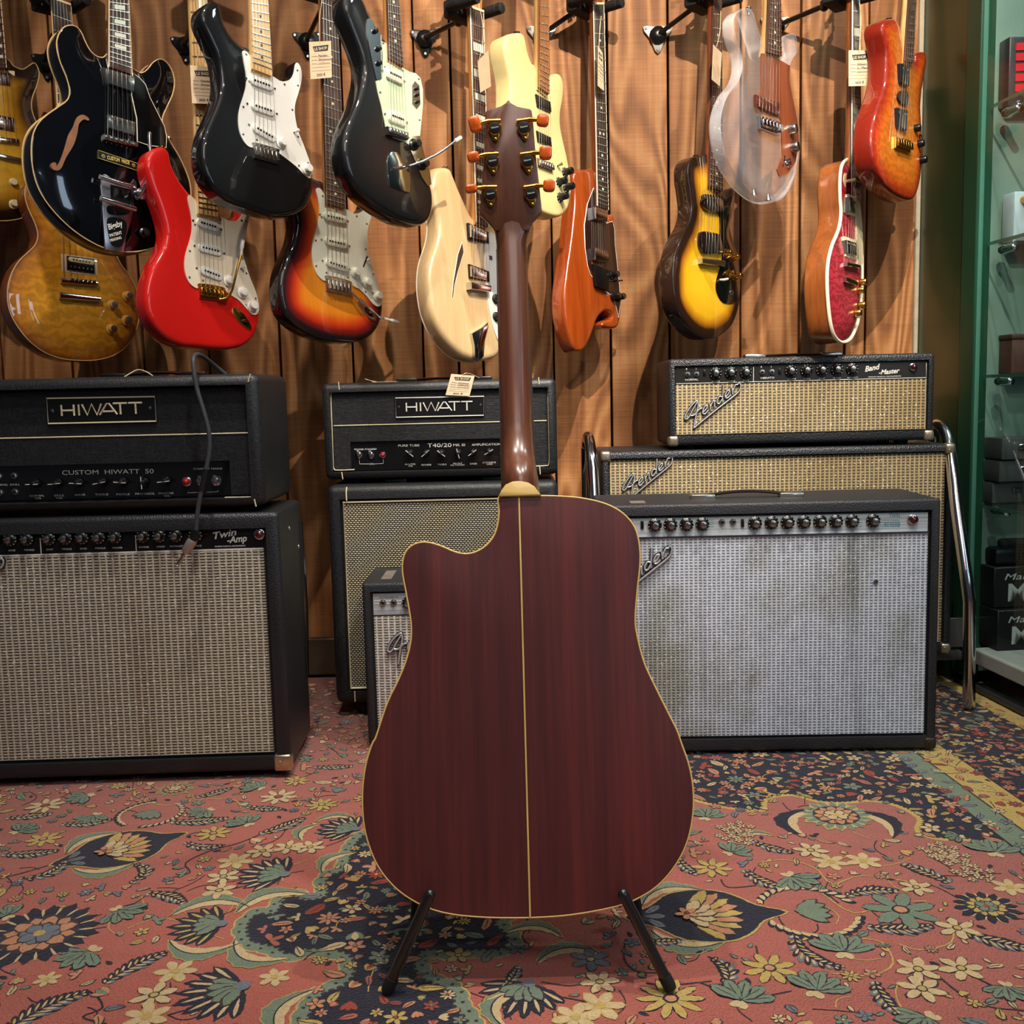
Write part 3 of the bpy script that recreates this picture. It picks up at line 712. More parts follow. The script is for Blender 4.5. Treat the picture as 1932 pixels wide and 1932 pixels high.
def petal(x, y, a, l, w, c, lay, grow=0, bend=0):
    pts = []; jj = min(.0012, w*.085)
    for px, py in PET:
        X = px*(l+2*grow)-grow; Y = py*(w+2*grow)+bend*l*px*px; X, Y = rot(X, Y, a); pts.append((x+X, y+Y))
    poly(pts, c, lay, jj)
def disc(x, y, r, c, lay, n=10): poly([(x+r*math.cos(2*math.pi*k/n), y+r*math.sin(2*math.pi*k/n)) for k in range(n)], c, lay)
def ribbon(pts, w, c, lay):
    pts = smooth(pts, False, 4)
    for a, b in zip(pts, pts[1:]):
        dx, dy = b[0]-a[0], b[1]-a[1]; l = math.hypot(dx, dy) or 1; nx, ny = -dy/l*w/2, dx/l*w/2; e = .0006/l
        poly([(a[0]+nx-dx*e, a[1]+ny-dy*e), (a[0]-nx-dx*e, a[1]-ny-dy*e), (b[0]-nx+dx*e, b[1]-ny+dy*e), (b[0]+nx+dx*e, b[1]+ny+dy*e)], c, lay, .0003)
G_ = .0012
def flower(x, y, R, c='cream', n=6, cc='gold', out='dark', a0=None, wf=.56, lay=8):
    a0 = random.random()*6 if a0 is None else a0; w = 2*math.pi*R/n*wf*.75
    for k in range(n): petal(x, y, a0+2*math.pi*k/n, R, w, out, lay+2*(k%2), G_*.8); petal(x, y, a0+2*math.pi*k/n, R, w, c, lay+1+2*(k%2))
    disc(x, y, R*.24, out, lay+5); disc(x, y, R*.17, cc, lay+6)
def leaf(x, y, a, l, c='sage', out='dark', w=.38, rib=True, bend=0, lay=8):
    ox, oy = rot(-l/2, 0, a); x += ox; y += oy
    petal(x, y, a, l, l*w, out, lay, G_, bend); petal(x, y, a, l, l*w, c, lay+1, 0, bend)
    if rib:
        ribbon([(x+rot(t*l, bend*l*t*t, a)[0], y+rot(t*l, bend*l*t*t, a)[1]) for t in (.05, .4, .8)], .0013, out, lay+2)
def feather(x, y, a, l, bend=.5, c1='navy', c2='cream', w=.30, lay=8, c3='slate'):
    n = max(7, int(l/.0085)); pts = []
    for k in range(n+1):
        t = k/n; pts.append(rot((t-.5)*l, bend*l*(t-.5)**2, a))
    for k in range(n):
        t = k/n; p = pts[k]; q = pts[k+1]; d = math.atan2(q[1]-p[1], q[0]-p[0]); ww = l*w*(1-abs(t-.4)*1.3)*.9
        for s_ in (1, -1):
            petal(x+p[0], y+p[1], d+s_*.75, ww, .0068, c1 if s_ > 0 or k % 2 else c3, lay, .0008)
            petal(x+p[0], y+p[1], d+s_*.75, ww*.72, .0034, c2 if (k+s_) % 3 else 'gold', lay+1)
    ribbon([(x+p[0], y+p[1]) for p in pts[::2]], .0022, c1, lay+2)
def fan(x, y, a, l, c='navy', c2='cream', n=9, base='sage', lay=8, spread=1.2):
    for k in range(n):
        t = (k/(n-1)-.5)*2*spread; r = l*(1-.18*abs(t)); petal(x, y, a+t, r, l*.2, c, lay, .0012)
    for k in range(n):
        t = (k/(n-1)-.5)*2*spread; r = l*(1-.18*abs(t)); petal(x+rot(l*.3, 0, a+t)[0], y+rot(l*.3, 0, a+t)[1], a+t, r*.58, l*.06, c2, lay+1)
    for k in range(5):
        t = (k/4-.5)*2*.8; petal(x, y, a+t, l*.55, l*.2, 'dark', lay+2+2*k, .001); petal(x, y, a+t, l*.52, l*.18, base, lay+3+2*k)
    disc(x, y, l*.12, 'slate', lay+14)
def crescent(x, y, a, l, c='sage', c2='cream', lay=8, bend=.6):
    n = 10; up = []; dn = []; ml = []
    for k in range(n+1):
        t = k/n-.5; w = l*.16*math.cos(t*math.pi)**.6 if abs(t) < .499 else 0; cx, cy = t*l, -bend*l*t*t*2
        up.append(rot(cx, cy+w+(.003 if k % 2 else 0), a)); dn.append(rot(cx, cy-w*.8-(.002 if k % 2 else 0), a)); ml.append(rot(cx, cy, a))
    f = lambda L: [(x+p[0], y+p[1]) for p in L]
    for i in range(n):
        poly(f([up[i], up[i+1], ml[i+1], ml[i]]), c, lay, .0002); poly(f([ml[i], ml[i+1], dn[i+1], dn[i]]), c2, lay, .0002)
    ribbon(f(ml), .0018, 'navy', lay+1); ribbon(f(up), .0014, 'gold' if c == 'sage' else 'dark', lay+1)
def bud(x, y, a, s_, c='cream', c2='sage', lay=8):
    for t in (-.5, .5, 0): petal(x, y, a+t, s_, s_*.42, 'dark', lay, G_*.8)
    petal(x, y, a-.5, s_, s_*.4, c2, lay+1); petal(x, y, a+.5, s_, s_*.4, c2, lay+1); petal(x, y, a, s_*.95, s_*.42, c, lay+2)
def rosette(x, y, R, outer='navy', mid='peach', inner='slate', cc='gold', n=18, lay=8):
    for k in range(n): petal(x, y, 2*math.pi*k/n, R*random.uniform(.92, 1.05), R*.26, 'gold' if outer == 'sage' else outer, lay, .0012); petal(x, y, 2*math.pi*k/n, R*.97, R*.22, outer, lay+1)
    for k in range(n): a = 2*math.pi*(k+.5)/n; petal(x+math.cos(a)*R*.6, y+math.sin(a)*R*.6, a, R*.3, R*.05, 'cream', lay+2)
    disc(x, y, R*.62, 'dark', lay+3, 18); 
    for k in range(12): petal(x, y, 2*math.pi*k/12, R*.62, R*.3, 'dark', lay+4+2*(k%2), .0008); petal(x, y, 2*math.pi*k/12, R*.6, R*.26, mid, lay+5+2*(k%2))
    for k in range(8): petal(x, y, 2*math.pi*k/8, R*.36, R*.26, 'dark', lay+9+2*(k%2), .001); petal(x, y, 2*math.pi*k/8, R*.34, R*.24, inner, lay+10+2*(k%2))
    disc(x, y, R*.1, cc, lay+15)
def shield(x, y, a, l, lay=6):
    def sh(k): return [(x+rot(px*l*k, py*l*k, a)[0], y+rot(px*l*k, py*l*k, a)[1]) for px, py in smooth([(-.62, 0), (-.4, .16), (-.2, .36), (.1, .40), (.3, .30), (.45, .12), (.66, 0), (.45, -.12), (.3, -.30), (.1, -.40), (-.2, -.36), (-.4, -.16)], True, 3)]
    for s_ in (1, -1):
        ox, oy = rot(-.22*l, s_*.42*l, a); crescent(x+ox, y+oy, a+(.35 if s_ > 0 else math.pi-.35+0), l*.55, lay=lay)
    poly(sh(.96), 'gold', lay+1); poly(sh(.92), 'navy', lay+2)
    ox, oy = rot(-.12*l, 0, a)
    for k in range(9): t = (k/8-.5)*2.1; petal(x+ox, y+oy, a+t, l*.42, l*.11, 'dark', lay+3+2*k, .0010); petal(x+ox, y+oy, a+t, l*.41, l*.10, 'peach' if k % 2 else 'gold', lay+4+2*k)
    for k in range(5): t = (k/4-.5)*2; petal(x+ox, y+oy, a+t, l*.22, l*.10, 'dark', lay+22+2*k, .0008); petal(x+ox, y+oy, a+t, l*.22, l*.09, 'cream', lay+23+2*k)
    flower(x+ox*1.0, y+oy, l*.09, 'peach', 5, 'rust', lay=lay+34)
    for s_ in (.8, -.8, 0): q = rot(-.36*l, s_*.12*l, a); leaf(x+q[0], y+q[1], a+s_, l*.16, 'slate', 'dark', lay=lay+3)
def wreath(x, y, R, a0=0, lay=8):
    for s_ in (1, -1): 
        n = 13
        for k in range(n):
            t = a0+s_*(.35+k*.19); px, py = x+R*math.cos(t), y+R*math.sin(t); petal(px, py, t+s_*1.1, R*.34, R*.14, 'navy', lay, .001); petal(px, py, t+s_*1.1+.2, R*.26, R*.12, 'cream', lay+1)
    for k in range(5): t = a0+math.pi+(k-2)*.35; petal(x-math.cos(a0)*-R*.3, y-math.sin(a0)*-R*.3, t, R*.8, R*.26, 'dark', lay+2, .0012); petal(x+math.cos(a0)*R*.3, y+math.sin(a0)*R*.3, t, R*.78, R*.24, 'sage', lay+3)
def fp(px): q = at_z(px[0], px[1], RZ); return q.x, q.y
def reg(pts, f=None): return [fp(f(*p) if f else p) for p in pts]
# ground colours
X0, X1, Y0, Y1 = -1.9, 1.25, .45, 2.62
rug.add([(X0, Y0, -.0095), (X1, Y0, -.0095), (X1, Y1, -.0095), (X0, Y1, -.0095), (X0, Y0, RZ), (X1, Y0, RZ), (X1, Y1, RZ), (X0, Y1, RZ)], [[3, 2, 1, 0], [4, 5, 6, 7], [0, 1, 5, 4], [1, 2, 6, 5], [2, 3, 7, 6], [3, 0, 4, 7]], CI['salmon'])
med = smooth(reg([(705, 1570), (668, 1600), (655, 1640), (620, 1655), (618, 1690), (575, 1700), (545, 1690), (520, 1725), (485, 1725), (468, 1750), (478, 1775), (520, 1785), (545, 1800), (575, 1790), (618, 1790), (660, 1800), (672, 1830), (650, 1860), (610, 1875), (590, 1905), (598, 1960), (860, 1970), (880, 1930), (855, 1900), (850, 1870), (800, 1850), (778, 1820), (800, 1790), (850, 1795), (900, 1790), (945, 1790), (955, 1765), (930, 1740), (960, 1710), (900, 1640), (840, 1560)]), True, 4)
medr = ccw(resample(med, .012))
scal = offset(medr, -.020); scal = [(x+.004*math.sin(i*1.9), y+.004*math.cos(i*1.9)) for i, (x, y) in enumerate(scal)]
for i, (x, y) in enumerate(resample(medr, .021)): disc(x, y, .0235+.001*math.sin(i*2.3), 'gold', 1, 14)
for i, (x, y) in enumerate(resample(medr, .021)): disc(x, y, .0208+.001*math.sin(i*2.3), 'sage', 2, 14)
for x, y in resample(medr, .011): disc(x, y, .0045, 'dark', 3, 8)
poly(medr, 'navy', 4, .001)
for x, y in resample(offset(medr, -.012), .021): disc(x, y, .0028, 'dark', 3, 6)
sp_ = smooth(reg([(1290, 1400), (1296, 1490), (1330, 1512), (1380, 1522), (1432, 1528), (1436, 1510), (1460, 1500), (1500, 1498), (1535, 1508), (1560, 1512), (1600, 1512), (1640, 1508), (1700, 1520), (1742, 1545), (1738, 1568), (1770, 1580), (1830, 1582), (1895, 1588), (1850, 1540), (1760, 1475), (1700, 1425), (1660, 1395), (1500, 1380)]), True, 4)
spr = ccw(resample(sp_, .012))
for x, y in resample(spr, .009): disc(x, y, .0115, 'gold', 1, 10); disc(x, y, .0030, 'dark', 2, 8)
poly(spr, 'navy', 3)
# border stripes to the upper right
g0, g1 = Vector(fp((1684, 1422))), Vector(fp((1898, 1586))); gd = (g1-g0).normalized(); gn = Vector((-gd.y, gd.x)); gn = gn if gn.y > 0 else -gn
def stripe(o0, o1, c, lay): a, b = g0-gd*1.2, g0+gd*1.6; poly([tuple(a+gn*o0), tuple(b+gn*o0), tuple(b+gn*o1), tuple(a+gn*o1)], c, lay, 0)
print('border dir', gd, 'start', g0)
stripe(-.004, .0, 'navy', 5); stripe(0, .045, 'sage', 4); stripe(.045, .049, 'dark', 5); stripe(.049, .115, 'gold', 4); stripe(.112, .9, 'navy', 5); stripe(.33, .40, 'gold', 6); stripe(.40, .404, 'dark', 7); stripe(.404, .45, 'sage', 7); stripe(.45, .9, 'salmon', 8)
used = []
def place(fn, px, r, *a, **k):
    x, y = fp(px); used.append((x, y, r)); fn(x, y, *a, **k)
place(shield, Zf(600, 490), .10, .55, .18); place(shield, Zg(290, 940), .10, .02, .19); place(rosette, Zf(200, 920), .085, .082)
place(wreath, Zf(760, 310), .05, .05, 1.3); place(wreath, Zg(830, 920), .06, .062, 3.14); place(rosette, Zg(970, 432), .09, .062, 'sage', 'peach', 'cream', 'gold')
for s_ in (-1, 1): place(crescent, Zg(970+s_*250, 455), .04, s_*-1.2, .12, 'navy', 'cream')
place(rosette, Zg(1740, 900), .05, .045, 'navy', 'gold', 'sage', 'rust', n=14); place(rosette, Zf(885, 185), .035, .036, 'sage', 'peach', 'cream', n=10)
place(fan, Zf(1440, 620), .06, 2.9, .08); place(fan, Zf(1230, 1185), .07, 3.6, .085); place(fan, Zh(960, 1440), .06, 4.3, .075); place(fan, Zf(1120, 870), .07, 3.2, .075, 'navy', 'gold'); place(fan, Zf(1800, 390), .06, 2.8, .07)
for p, a, l, b in ((Zf(440, 360), .2, .085, .4), (Zf(1010, 350), .1, .10, .3), (Zf(1090, 205), .7, .07, .2), (Zf(1440, 375), .8, .09, .3), (Zf(680, 1080), .9, .09, -.3), (Zf(860, 730), -.5, .08, -.4), (Zf(740, 600), 1.9, .07, 1.2), (Zf(260, 610), 1.0, .08, 1.2), (Zf(150, 515), .1, .09, .3), (Zf(1340, 285), -.2, .07, .2), (Zf(150, 325), .2, .08, .2), (Zf(1020, 480), -.2, .07, .8), (Zf(1690, 75), 0, .08, .2), (Zf(210, 1300), .9, .11, -.5),
                   (Zg(590, 770), -.9, .08, .5), (Zg(640, 600), -.7, .07, .4), (Zg(820, 1150), -1.1, .09, .9), (Zg(1210, 1370), -1.5, .07, .3), (Zg(1150, 815), .1, .08, -.5), (Zg(1310, 1015), 0, .09, .4), (Zg(1430, 720), 2.2, .08, .3), (Zg(420, 1230), 1.6, .07, 1.0), (Zg(1790, 1080), -.6, .09, .3), (Zg(200, 700), -1.2, .06, .4), (Zh(880, 1400), 1.2, .05, .3), (Zg(90, 1080), .0, .05, .2)):
    place(feather, p, l*.45, a, l, b)
for p, R in ((Zf(1460, 480), .03), (Zf(1570, 480), .03), (Zf(1330, 500), .032), (Zf(1190, 550), .034), (Zf(1130, 630), .031), (Zf(1110, 700), .031), (Zf(890, 1110), .032), (Zf(780, 1230), .034), (Zf(740, 1340), .034), (Zf(1390, 1140), .024), (Zf(240, 1150), .02),
             (Zg(840, 610), .033), (Zg(940, 670), .033), (Zg(1110, 665), .033), (Zg(1390, 1220), .034), (Zg(1610, 1215), .034), (Zg(1410, 1320), .034), (Zg(1380, 800), .03), (Zg(1590, 1010), .034), (Zh(1340, 1560), .036), (Zh(1340, 1430), .03), (Zh(1210, 1620), .033), (Zg(1860, 800), .03)):
    place(flower, p, R*.8, R*.86, 'cream', 6, 'gold', 'dark' if random.random() < .6 else 'gold')
for p, R in ((Zf(1080, 410), .036), (Zf(600, 170), .02), (Zf(220, 440), .036), (Zg(335, 700), .038), (Zg(630, 1215), .042), (Zf(1500, 145), .03)): place(flower, p, R*.85, R*.85, 'gold', 8, 'peach', 'dark')
place(flower, Zh(1720, 1520), .045, .042, 'gold', 10, 'peach', 'navy'); place(flower, Zf(230, 270), .04, .036, 'cream', 8, 'rust', 'dark'); place(flower, Zf(1410, 225), .036, .036, 'cream', 8, 'rust', 'dark'); place(flower, Zf(1630, 265), .03, .03, 'gold', 9, 'gold', 'navy')
place(flower, Zg(1300, 915), .055, .052, 'sage', 7, 'peach', 'navy'); place(flower, Zh(1290, 1310), .028, .028, 'slate', 6, 'gold')
for p, s_ in ((Zf(90, 400), .045), (Zf(440, 220), .05), (Zf(480, 320), .045), (Zf(1050, 295), .045), (Zf(1250, 360), .05), (Zf(600, 800), .05), (Zf(450, 1010), .055), (Zf(1310, 180), .045), (Zf(30, 830), .045), (Zg(740, 745), .055), (Zg(1010, 1130), .06), (Zg(430, 620), .045), (Zg(870, 1330), .055), (Zg(480, 1380), .055), (Zg(300, 440), .05), (Zg(1780, 620), .06), (Zg(1600, 540), .03), (Zg(1440, 1470), .05), (Zg(1840, 1310), .04)):
    s_ *= .8; x, y = fp(p); used.append((x, y, s_*.8)); a = random.uniform(0, 6.28)
    for k in range(5): t = a+(k-2)*.55; petal(x, y, t, s_, s_*.40, 'dark' if k % 2 else 'navy', 8+3*k, G_*.8); petal(x, y, t, s_, s_*.38, 'sage', 9+3*k); ribbon([(x+rot(s_*.2, 0, t)[0], y+rot(s_*.2, 0, t)[1]), (x+rot(s_*.8, 0, t)[0], y+rot(s_*.8, 0, t)[1])], .0012, 'dark', 10+3*k)
    for t in (a+2.6, a+3.6): petal(x, y, t, s_*.4, s_*.25, 'cream', 9, .0)
for p in (Zg(460, 500), Zg(1560, 650), Zg(1680, 730), Zg(460, 545), Zg(1500, 610)):
    x, y = fp(p); used.append((x, y, .04))
    for k in range(12): t = k*2.4; r = .006*math.sqrt(k)*1.6; flower(x+r*math.cos(t), y+r*math.sin(t)*.8, .0075, 'cream', 5, 'peach', 'dark', lay=8)
for p, a, l in ((Zf(1070, 750), .2, .11), (Zf(1350, 720), .5, .11), (Zf(980, 1020), 3.0, .10), (Zf(1240, 1050), 2.6, .10), (Zf(1520, 400), 1.3, .07), (Zf(1660, 540), 1.0, .08), (Zf(1700, 320), .1, .07), (Zf(1400, 1310), 1.4, .10), (Zh(760, 1560), 1.4, .08), (Zg(560, 520), 0, .05), (Zh(1150, 1250), .2, .09), (Zh(1000, 1130), -.2, .08)):
    place(crescent, p, l*.4, a, l)
for pts, c in (([Zf(0, 640), Zf(150, 600), Zf(350, 540)], 'navy'), ([Zf(830, 640), Zf(960, 610), Zf(940, 560), Zf(1060, 500), Zf(1220, 455), Zf(1350, 400)], 'navy'), ([Zf(1180, 630), Zf(1320, 620), Zf(1330, 560)], 'navy'), ([Zf(1180, 690), Zf(1310, 660)], 'navy'), ([Zf(860, 1220), Zf(1020, 1215)], 'navy'), ([Zf(950, 1110), Zf(1060, 1150)], 'navy'), ([Zf(330, 1260), Zf(450, 1210), Zf(520, 1290), Zf(420, 1340), Zf(540, 1374)], 'navy'), ([Zf(850, 1330), Zf(1030, 1280)], 'navy'),
               ([Zf(700, 240), Zf(850, 270), Zf(1000, 240), Zf(1180, 240), Zf(1220, 280)], 'gold'), ([Zg(580, 670), Zg(720, 660), Zg(860, 700), Zg(950, 780), Zg(1100, 740), Zg(1340, 770)], 'gold'), ([Zg(900, 830), Zg(1060, 930), Zg(1250, 880), Zg(1430, 870)], 'gold'), ([Zg(950, 1240), Zg(1150, 1250), Zg(1260, 1190), Zg(1200, 1080), Zg(1050, 1060)], 'gold'), ([Zg(1290, 1090), Zg(1400, 1120), Zg(1560, 1080), Zg(1560, 980)], 'gold'),
               ([Zg(280, 1290), Zg(400, 1330), Zg(560, 1360), Zg(740, 1330)], 'dark'), ([Zg(560, 1100), Zg(580, 1200)], 'dark'), ([Zg(1480, 1240), Zg(1600, 1340), Zg(1750, 1410), Zg(1930, 1430)], 'dark'), ([Zg(1700, 1270), Zg(1930, 1380)], 'navy'), ([Zh(1060, 1500), Zh(1240, 1530), Zh(1300, 1560)], 'dark'), ([Zh(1030, 1430), Zh(1180, 1450), Zh(1300, 1430)], 'dark'), ([Zh(1480, 1200), Zh(1470, 1300), Zh(1530, 1370), Zh(1640, 1380)], 'dark'), ([Zg(0, 1290), Zg(120, 1300), Zg(330, 1280)], 'dark'), ([Zg(380, 760), Zg(420, 800), Zg(560, 790)], 'dark')):
    ribbon([fp(p) for p in pts], .0024, c, 7)
for px, a, l in (((735, 1715), 0, .14), ((700, 1763), .05, .14)): 
    pass
def ins(P, x, y): return inside(P, x, y)
bandok = lambda x, y: (Vector((x, y))-g0).dot(gn)
random.seed(5)
for i in range(420):
    x = random.uniform(-1.3, 1.05); y = random.uniform(.93, 2.45); a = random.uniform(0, 6.28); l = random.uniform(.03, .075); b = random.uniform(-1, 1)*.5
    ribbon([(x+rot(l*t_, b*l*math.sin(t_*3)*.6, a)[0], y+rot(l*t_, b*l*math.sin(t_*3)*.6, a)[1]) for t_ in (0, .33, .66, 1)], .0016, random.choice(('navy', 'navy', 'gold', 'dark')), 6.5)
# filling of small flowers, buds and leaves
random.seed(11); tries = 0; cnt = 0
FIL = []
while tries < 90000 and cnt < 6000:
    tries += 1; x = random.uniform(-1.35, 1.12); y = random.uniform(.92, 2.58); o_ = bandok(x, y)
    r = random.choice((.009, .011, .013, .016, .019))
    if y > 2.45 and random.random() < .5: continue
    navy = ins(medr, x, y) or ins(spr, x, y) or (.13 < o_ < .32) or (.12 < o_ < .34)
    if 0 < o_ < .12 or .32 < o_ < .46: r = .013
    if navy: r *= .95
    dens = .82 if navy else 1.08
    if any((x-a)**2+(y-b)**2 < ((r+c)*dens)**2 for a, b, c in used): continue
    used.append((x, y, r)); cnt += 1; k = random.random(); a = random.uniform(0, 6.28); out = 'dark' if not navy else 'dark'
    cols = ['cream', 'sage', 'gold', 'peach', 'slate'] if not navy else ['peach', 'rust', 'sage', 'gold', 'cream', 'salmon', 'peach']
    if 0 < o_ < .12: cols = ['sage', 'rust', 'peach', 'slate', 'cream']
    c = random.choice(cols); c2 = random.choice(cols)
    if k < .28: flower(x, y, r, c, random.choice((5, 6, 8)), c2, out)
    elif k < .5: bud(x, y, a, r*1.3, c, c2)
    elif k < .85: leaf(x, y, a, r*2.1, c, out, random.uniform(.3, .5), bend=random.uniform(-.3, .3))
    else:
        for t in (-.6, .1, .8): leaf(x+rot(r*.5, 0, a+t*2)[0], y+rot(r*.5, 0, a+t*2)[1], a+t*2, r*1.2, c if t else c2, out, .45, rib=False)
# fine sprigs between them
for i in range(2200):
    x = random.uniform(-1.3, 1.1); y = random.uniform(.95, 2.5); a = random.uniform(0, 6.28)
    if min((x-u[0])**2+(y-u[1])**2-(u[2]*.9)**2 for u in used) < .00002: continue
    leaf(x, y, a, .012, random.choice(('gold', 'cream', 'sage', 'navy')), 'dark', .4, rib=False, lay=6)
print('rug motifs', cnt, len(rug.v))
for m_ in range(2): pass
o = rug.build('persian_rug', RUGM, None, 180, recalc=False); tag(o, 'salmon red floral carpet with navy medallion and gold green border covering the floor', 'rug')
me = o.data
# ---------------------------------------------------------------- amplifiers
def tolex(name, col, sc=420, bmp=.5, rough=.42):
    t = NT(name); v = t.coord(); vo = t.n('ShaderNodeTexVoronoi'); t.set(vo, 'Vector', v); vo.inputs['Scale'].default_value = sc
    n = t.noise(v, 5, 4); c = rgb(*col)
    t.p(col=t.ramp(n, [(.3, tuple(x*.8 for x in c[:3])), (.75, tuple(x*1.3 for x in c[:3]))]), rough=rough); t.bump(vo.outputs['Distance'], bmp, .0012); return t.m
TOLEX = tolex('black_tolex', (30, 31, 34)); TOLEXR = tolex('rough_black_tolex', (32, 34, 38), 330, .8, .4); TOLEXG = tolex('worn_grey_black_tolex', (38, 38, 42), 380, .5, .5)
def levant(name, col):
    t = NT(name); v = t.coord((1, 1, 1)); a = t.noise(t.coord((420, 420, 90)), 1, 2); b = t.noise(t.coord((90, 420, 420)), 1, 2); f = t.math('MAXIMUM', a, b)
    c = rgb(*col); t.p(col=t.ramp(f, [(.4, tuple(x*.55 for x in c[:3])), (.7, tuple(x*1.5 for x in c[:3]))]), rough=.45); t.bump(f, .6, .0014); return t.m
LEV = levant('black_basketweave_vinyl', (30, 31, 33))
def cloth(name, light, dark, px, pz, wx, wz, stag=0.0, line=.0, lcol=None, spark=.0, stain=None, soft=.12, sub=0):
    """woven grille cloth: light threads with rows of dark gaps, built from the local position"""
    t = NT(name); tc = t.n('ShaderNodeTexCoord').outputs['Object']; sx = t.n('ShaderNodeSeparateXYZ'); t.set(sx, 0, tc)
    wob = t.math('MULTIPLY', t.math('SUBTRACT', t.noise(tc, 30, 2), .5), .0015)
    X = t.math('DIVIDE', t.math('ADD', sx.outputs[0], wob), px); Z = t.math('DIVIDE', t.math('ADD', sx.outputs[2], wob), pz)
    row = t.math('FLOOR', Z)
    if stag: X = t.math('ADD', X, t.math('MULTIPLY', t.math('MODULO', t.math('ABSOLUTE', row), 2), stag))
    fx = t.math('FRACT', X); fz = t.math('FRACT', Z)
    def band(f, w):
        d = t.math('ABSOLUTE', t.math('SUBTRACT', f, .5)); r = t.n('ShaderNodeMapRange', interpolation_type='SMOOTHSTEP')
        t.set(r, 0, d); r.inputs[1].default_value = w/2-soft; r.inputs[2].default_value = w/2+soft; r.inputs[3].default_value = 1; r.inputs[4].default_value = 0; return r.outputs[0]
    m = t.math('MULTIPLY', band(fx, wx), band(fz, wz))
    wn = t.n('ShaderNodeTexWhiteNoise', noise_dimensions='2D'); cb = t.n('ShaderNodeCombineXYZ'); t.set(cb, 0, t.math('FLOOR', t.math('MULTIPLY', X, 4))); t.set(cb, 1, t.math('FLOOR', t.math('MULTIPLY', Z, 2))); t.set(wn, 'Vector', cb.outputs[0])
    c = t.mix(m, rgb(*light), rgb(*dark))
    if sub:
        sb = band(t.math('FRACT', t.math('MULTIPLY', X, sub)), .3); c = t.mix(t.math('MULTIPLY', sb, .35), c, rgb(*dark))
    if line: c = t.mix(band(t.math('FRACT', t.math('ADD', X, .5)), line), c, rgb(*(lcol or light)))
    v = t.math('MULTIPLY_ADD', wn.outputs[0], .3, .85); sc = t.n('ShaderNodeVectorMath', operation='SCALE'); t.set(sc, 0, c); t.set(sc, 3, v); c = sc.outputs[0]
    if stain:
        for sc_, lo, hi, col, k in stain:
            c = t.mix(t.math('MULTIPLY', t.ramp(t.noise(t.coord(sc_), 1, 3, .55), [(lo, (0, 0, 0)), (hi, (1, 1, 1))]), k), c, rgb(*col), 'MULTIPLY')
    rough = .55
    if spark:
        sp = t.math('MULTIPLY', t.math('GREATER_THAN', wn.outputs[0], 1-spark), t.math('SUBTRACT', 1, m)); c = t.mix(t.math('MULTIPLY', sp, .7), c, rgb(240, 236, 225))
    t.p(col=c, rough=rough, spec=.3); t.bump(t.math('SUBTRACT', 1, m), .5, .0012); return t.m
C_LEFT = cloth('silver_sparkle_cloth', (188, 178, 158), (68, 60, 54), .0124, .0056, .78, .5, 0, .14, (190, 182, 160), .045, [((9, 1, .6), .58, .75, (190, 150, 120), .45)])
C_TWIN = cloth('blue_silver_cloth', (196, 203, 216), (122, 126, 134), .0090, .0058, .62, .5, .0, .18, (214, 220, 230), .03, [((5, 1, 4), .48, .66, (185, 180, 150), .8), ((16, 1, 1.4), .56, .75, (160, 160, 156), .6), ((40, 1, 40), .5, .75, (200, 200, 200), .5)])
C_TAN = cloth('tan_cloth', (152, 136, 106), (72, 62, 48), .0102, .0068, .62, .42, 0, .14, (204, 182, 132), .02, [((3, 1, 3), .5, .7, (215, 205, 185), .6)])
C_SALT = cloth('salt_and_pepper_cloth', (224, 208, 168), (24, 22, 20), .0074, .0044, .36, .99, .5, 0, None, .0)
C_SALT2 = None
def saltmat():
    t = NT('salt_and_pepper_cloth'); tc = t.n('ShaderNodeTexCoord').outputs['Object']; m = t.n('ShaderNodeMapping'); t.set(m, 0, tc); m.inputs['Rotation'].default_value = (math.pi/2, 0, 0)
    b = t.n('ShaderNodeTexBrick'); t.set(b, 0, m.outputs[0]); b.inputs['Color1'].default_value = rgb(236, 224, 190); b.inputs['Color2'].default_value = rgb(222, 206, 166); b.inputs['Mortar'].default_value = rgb(26, 22, 20)
    b.inputs['Scale'].default_value = 1; b.inputs['Mortar Size'].default_value = .0014; b.inputs['Mortar Smooth'].default_value = .2; b.inputs['Brick Width'].default_value = .0078; b.inputs['Row Height'].default_value = .0044; b.offset = .5
    t.p(col=b.outputs[0], rough=.6); t.bump(b.outputs[1], .3, .001); return t.m
C_SALT = saltmat()
C_SMALL = cloth('pale_silver_cloth', (190, 184, 176), (88, 82, 78), .0122, .0056, .72, .45, 0, .16, (220, 214, 204), .04)
PIPE = simple('cream_piping', (222, 206, 170), .5, var=.04)
JEWR = simple('red_jewel', (170, 14, 22), .12, coat=1); JEWD = simple('dark_red_jewel', (60, 8, 16), .1, coat=1)
ALU = None
t = NT('brushed_aluminium_panel'); t.p(col=t.ramp(t.noise(t.coord((3, 3, 260)), 1, 2), [(.3, rgb(160, 170, 176)), (.7, rgb(214, 222, 226))]), rough=.32, metal=.35); ALU = t.m
BLUEP = simple('blue_lettering', (40, 110, 130), .5)
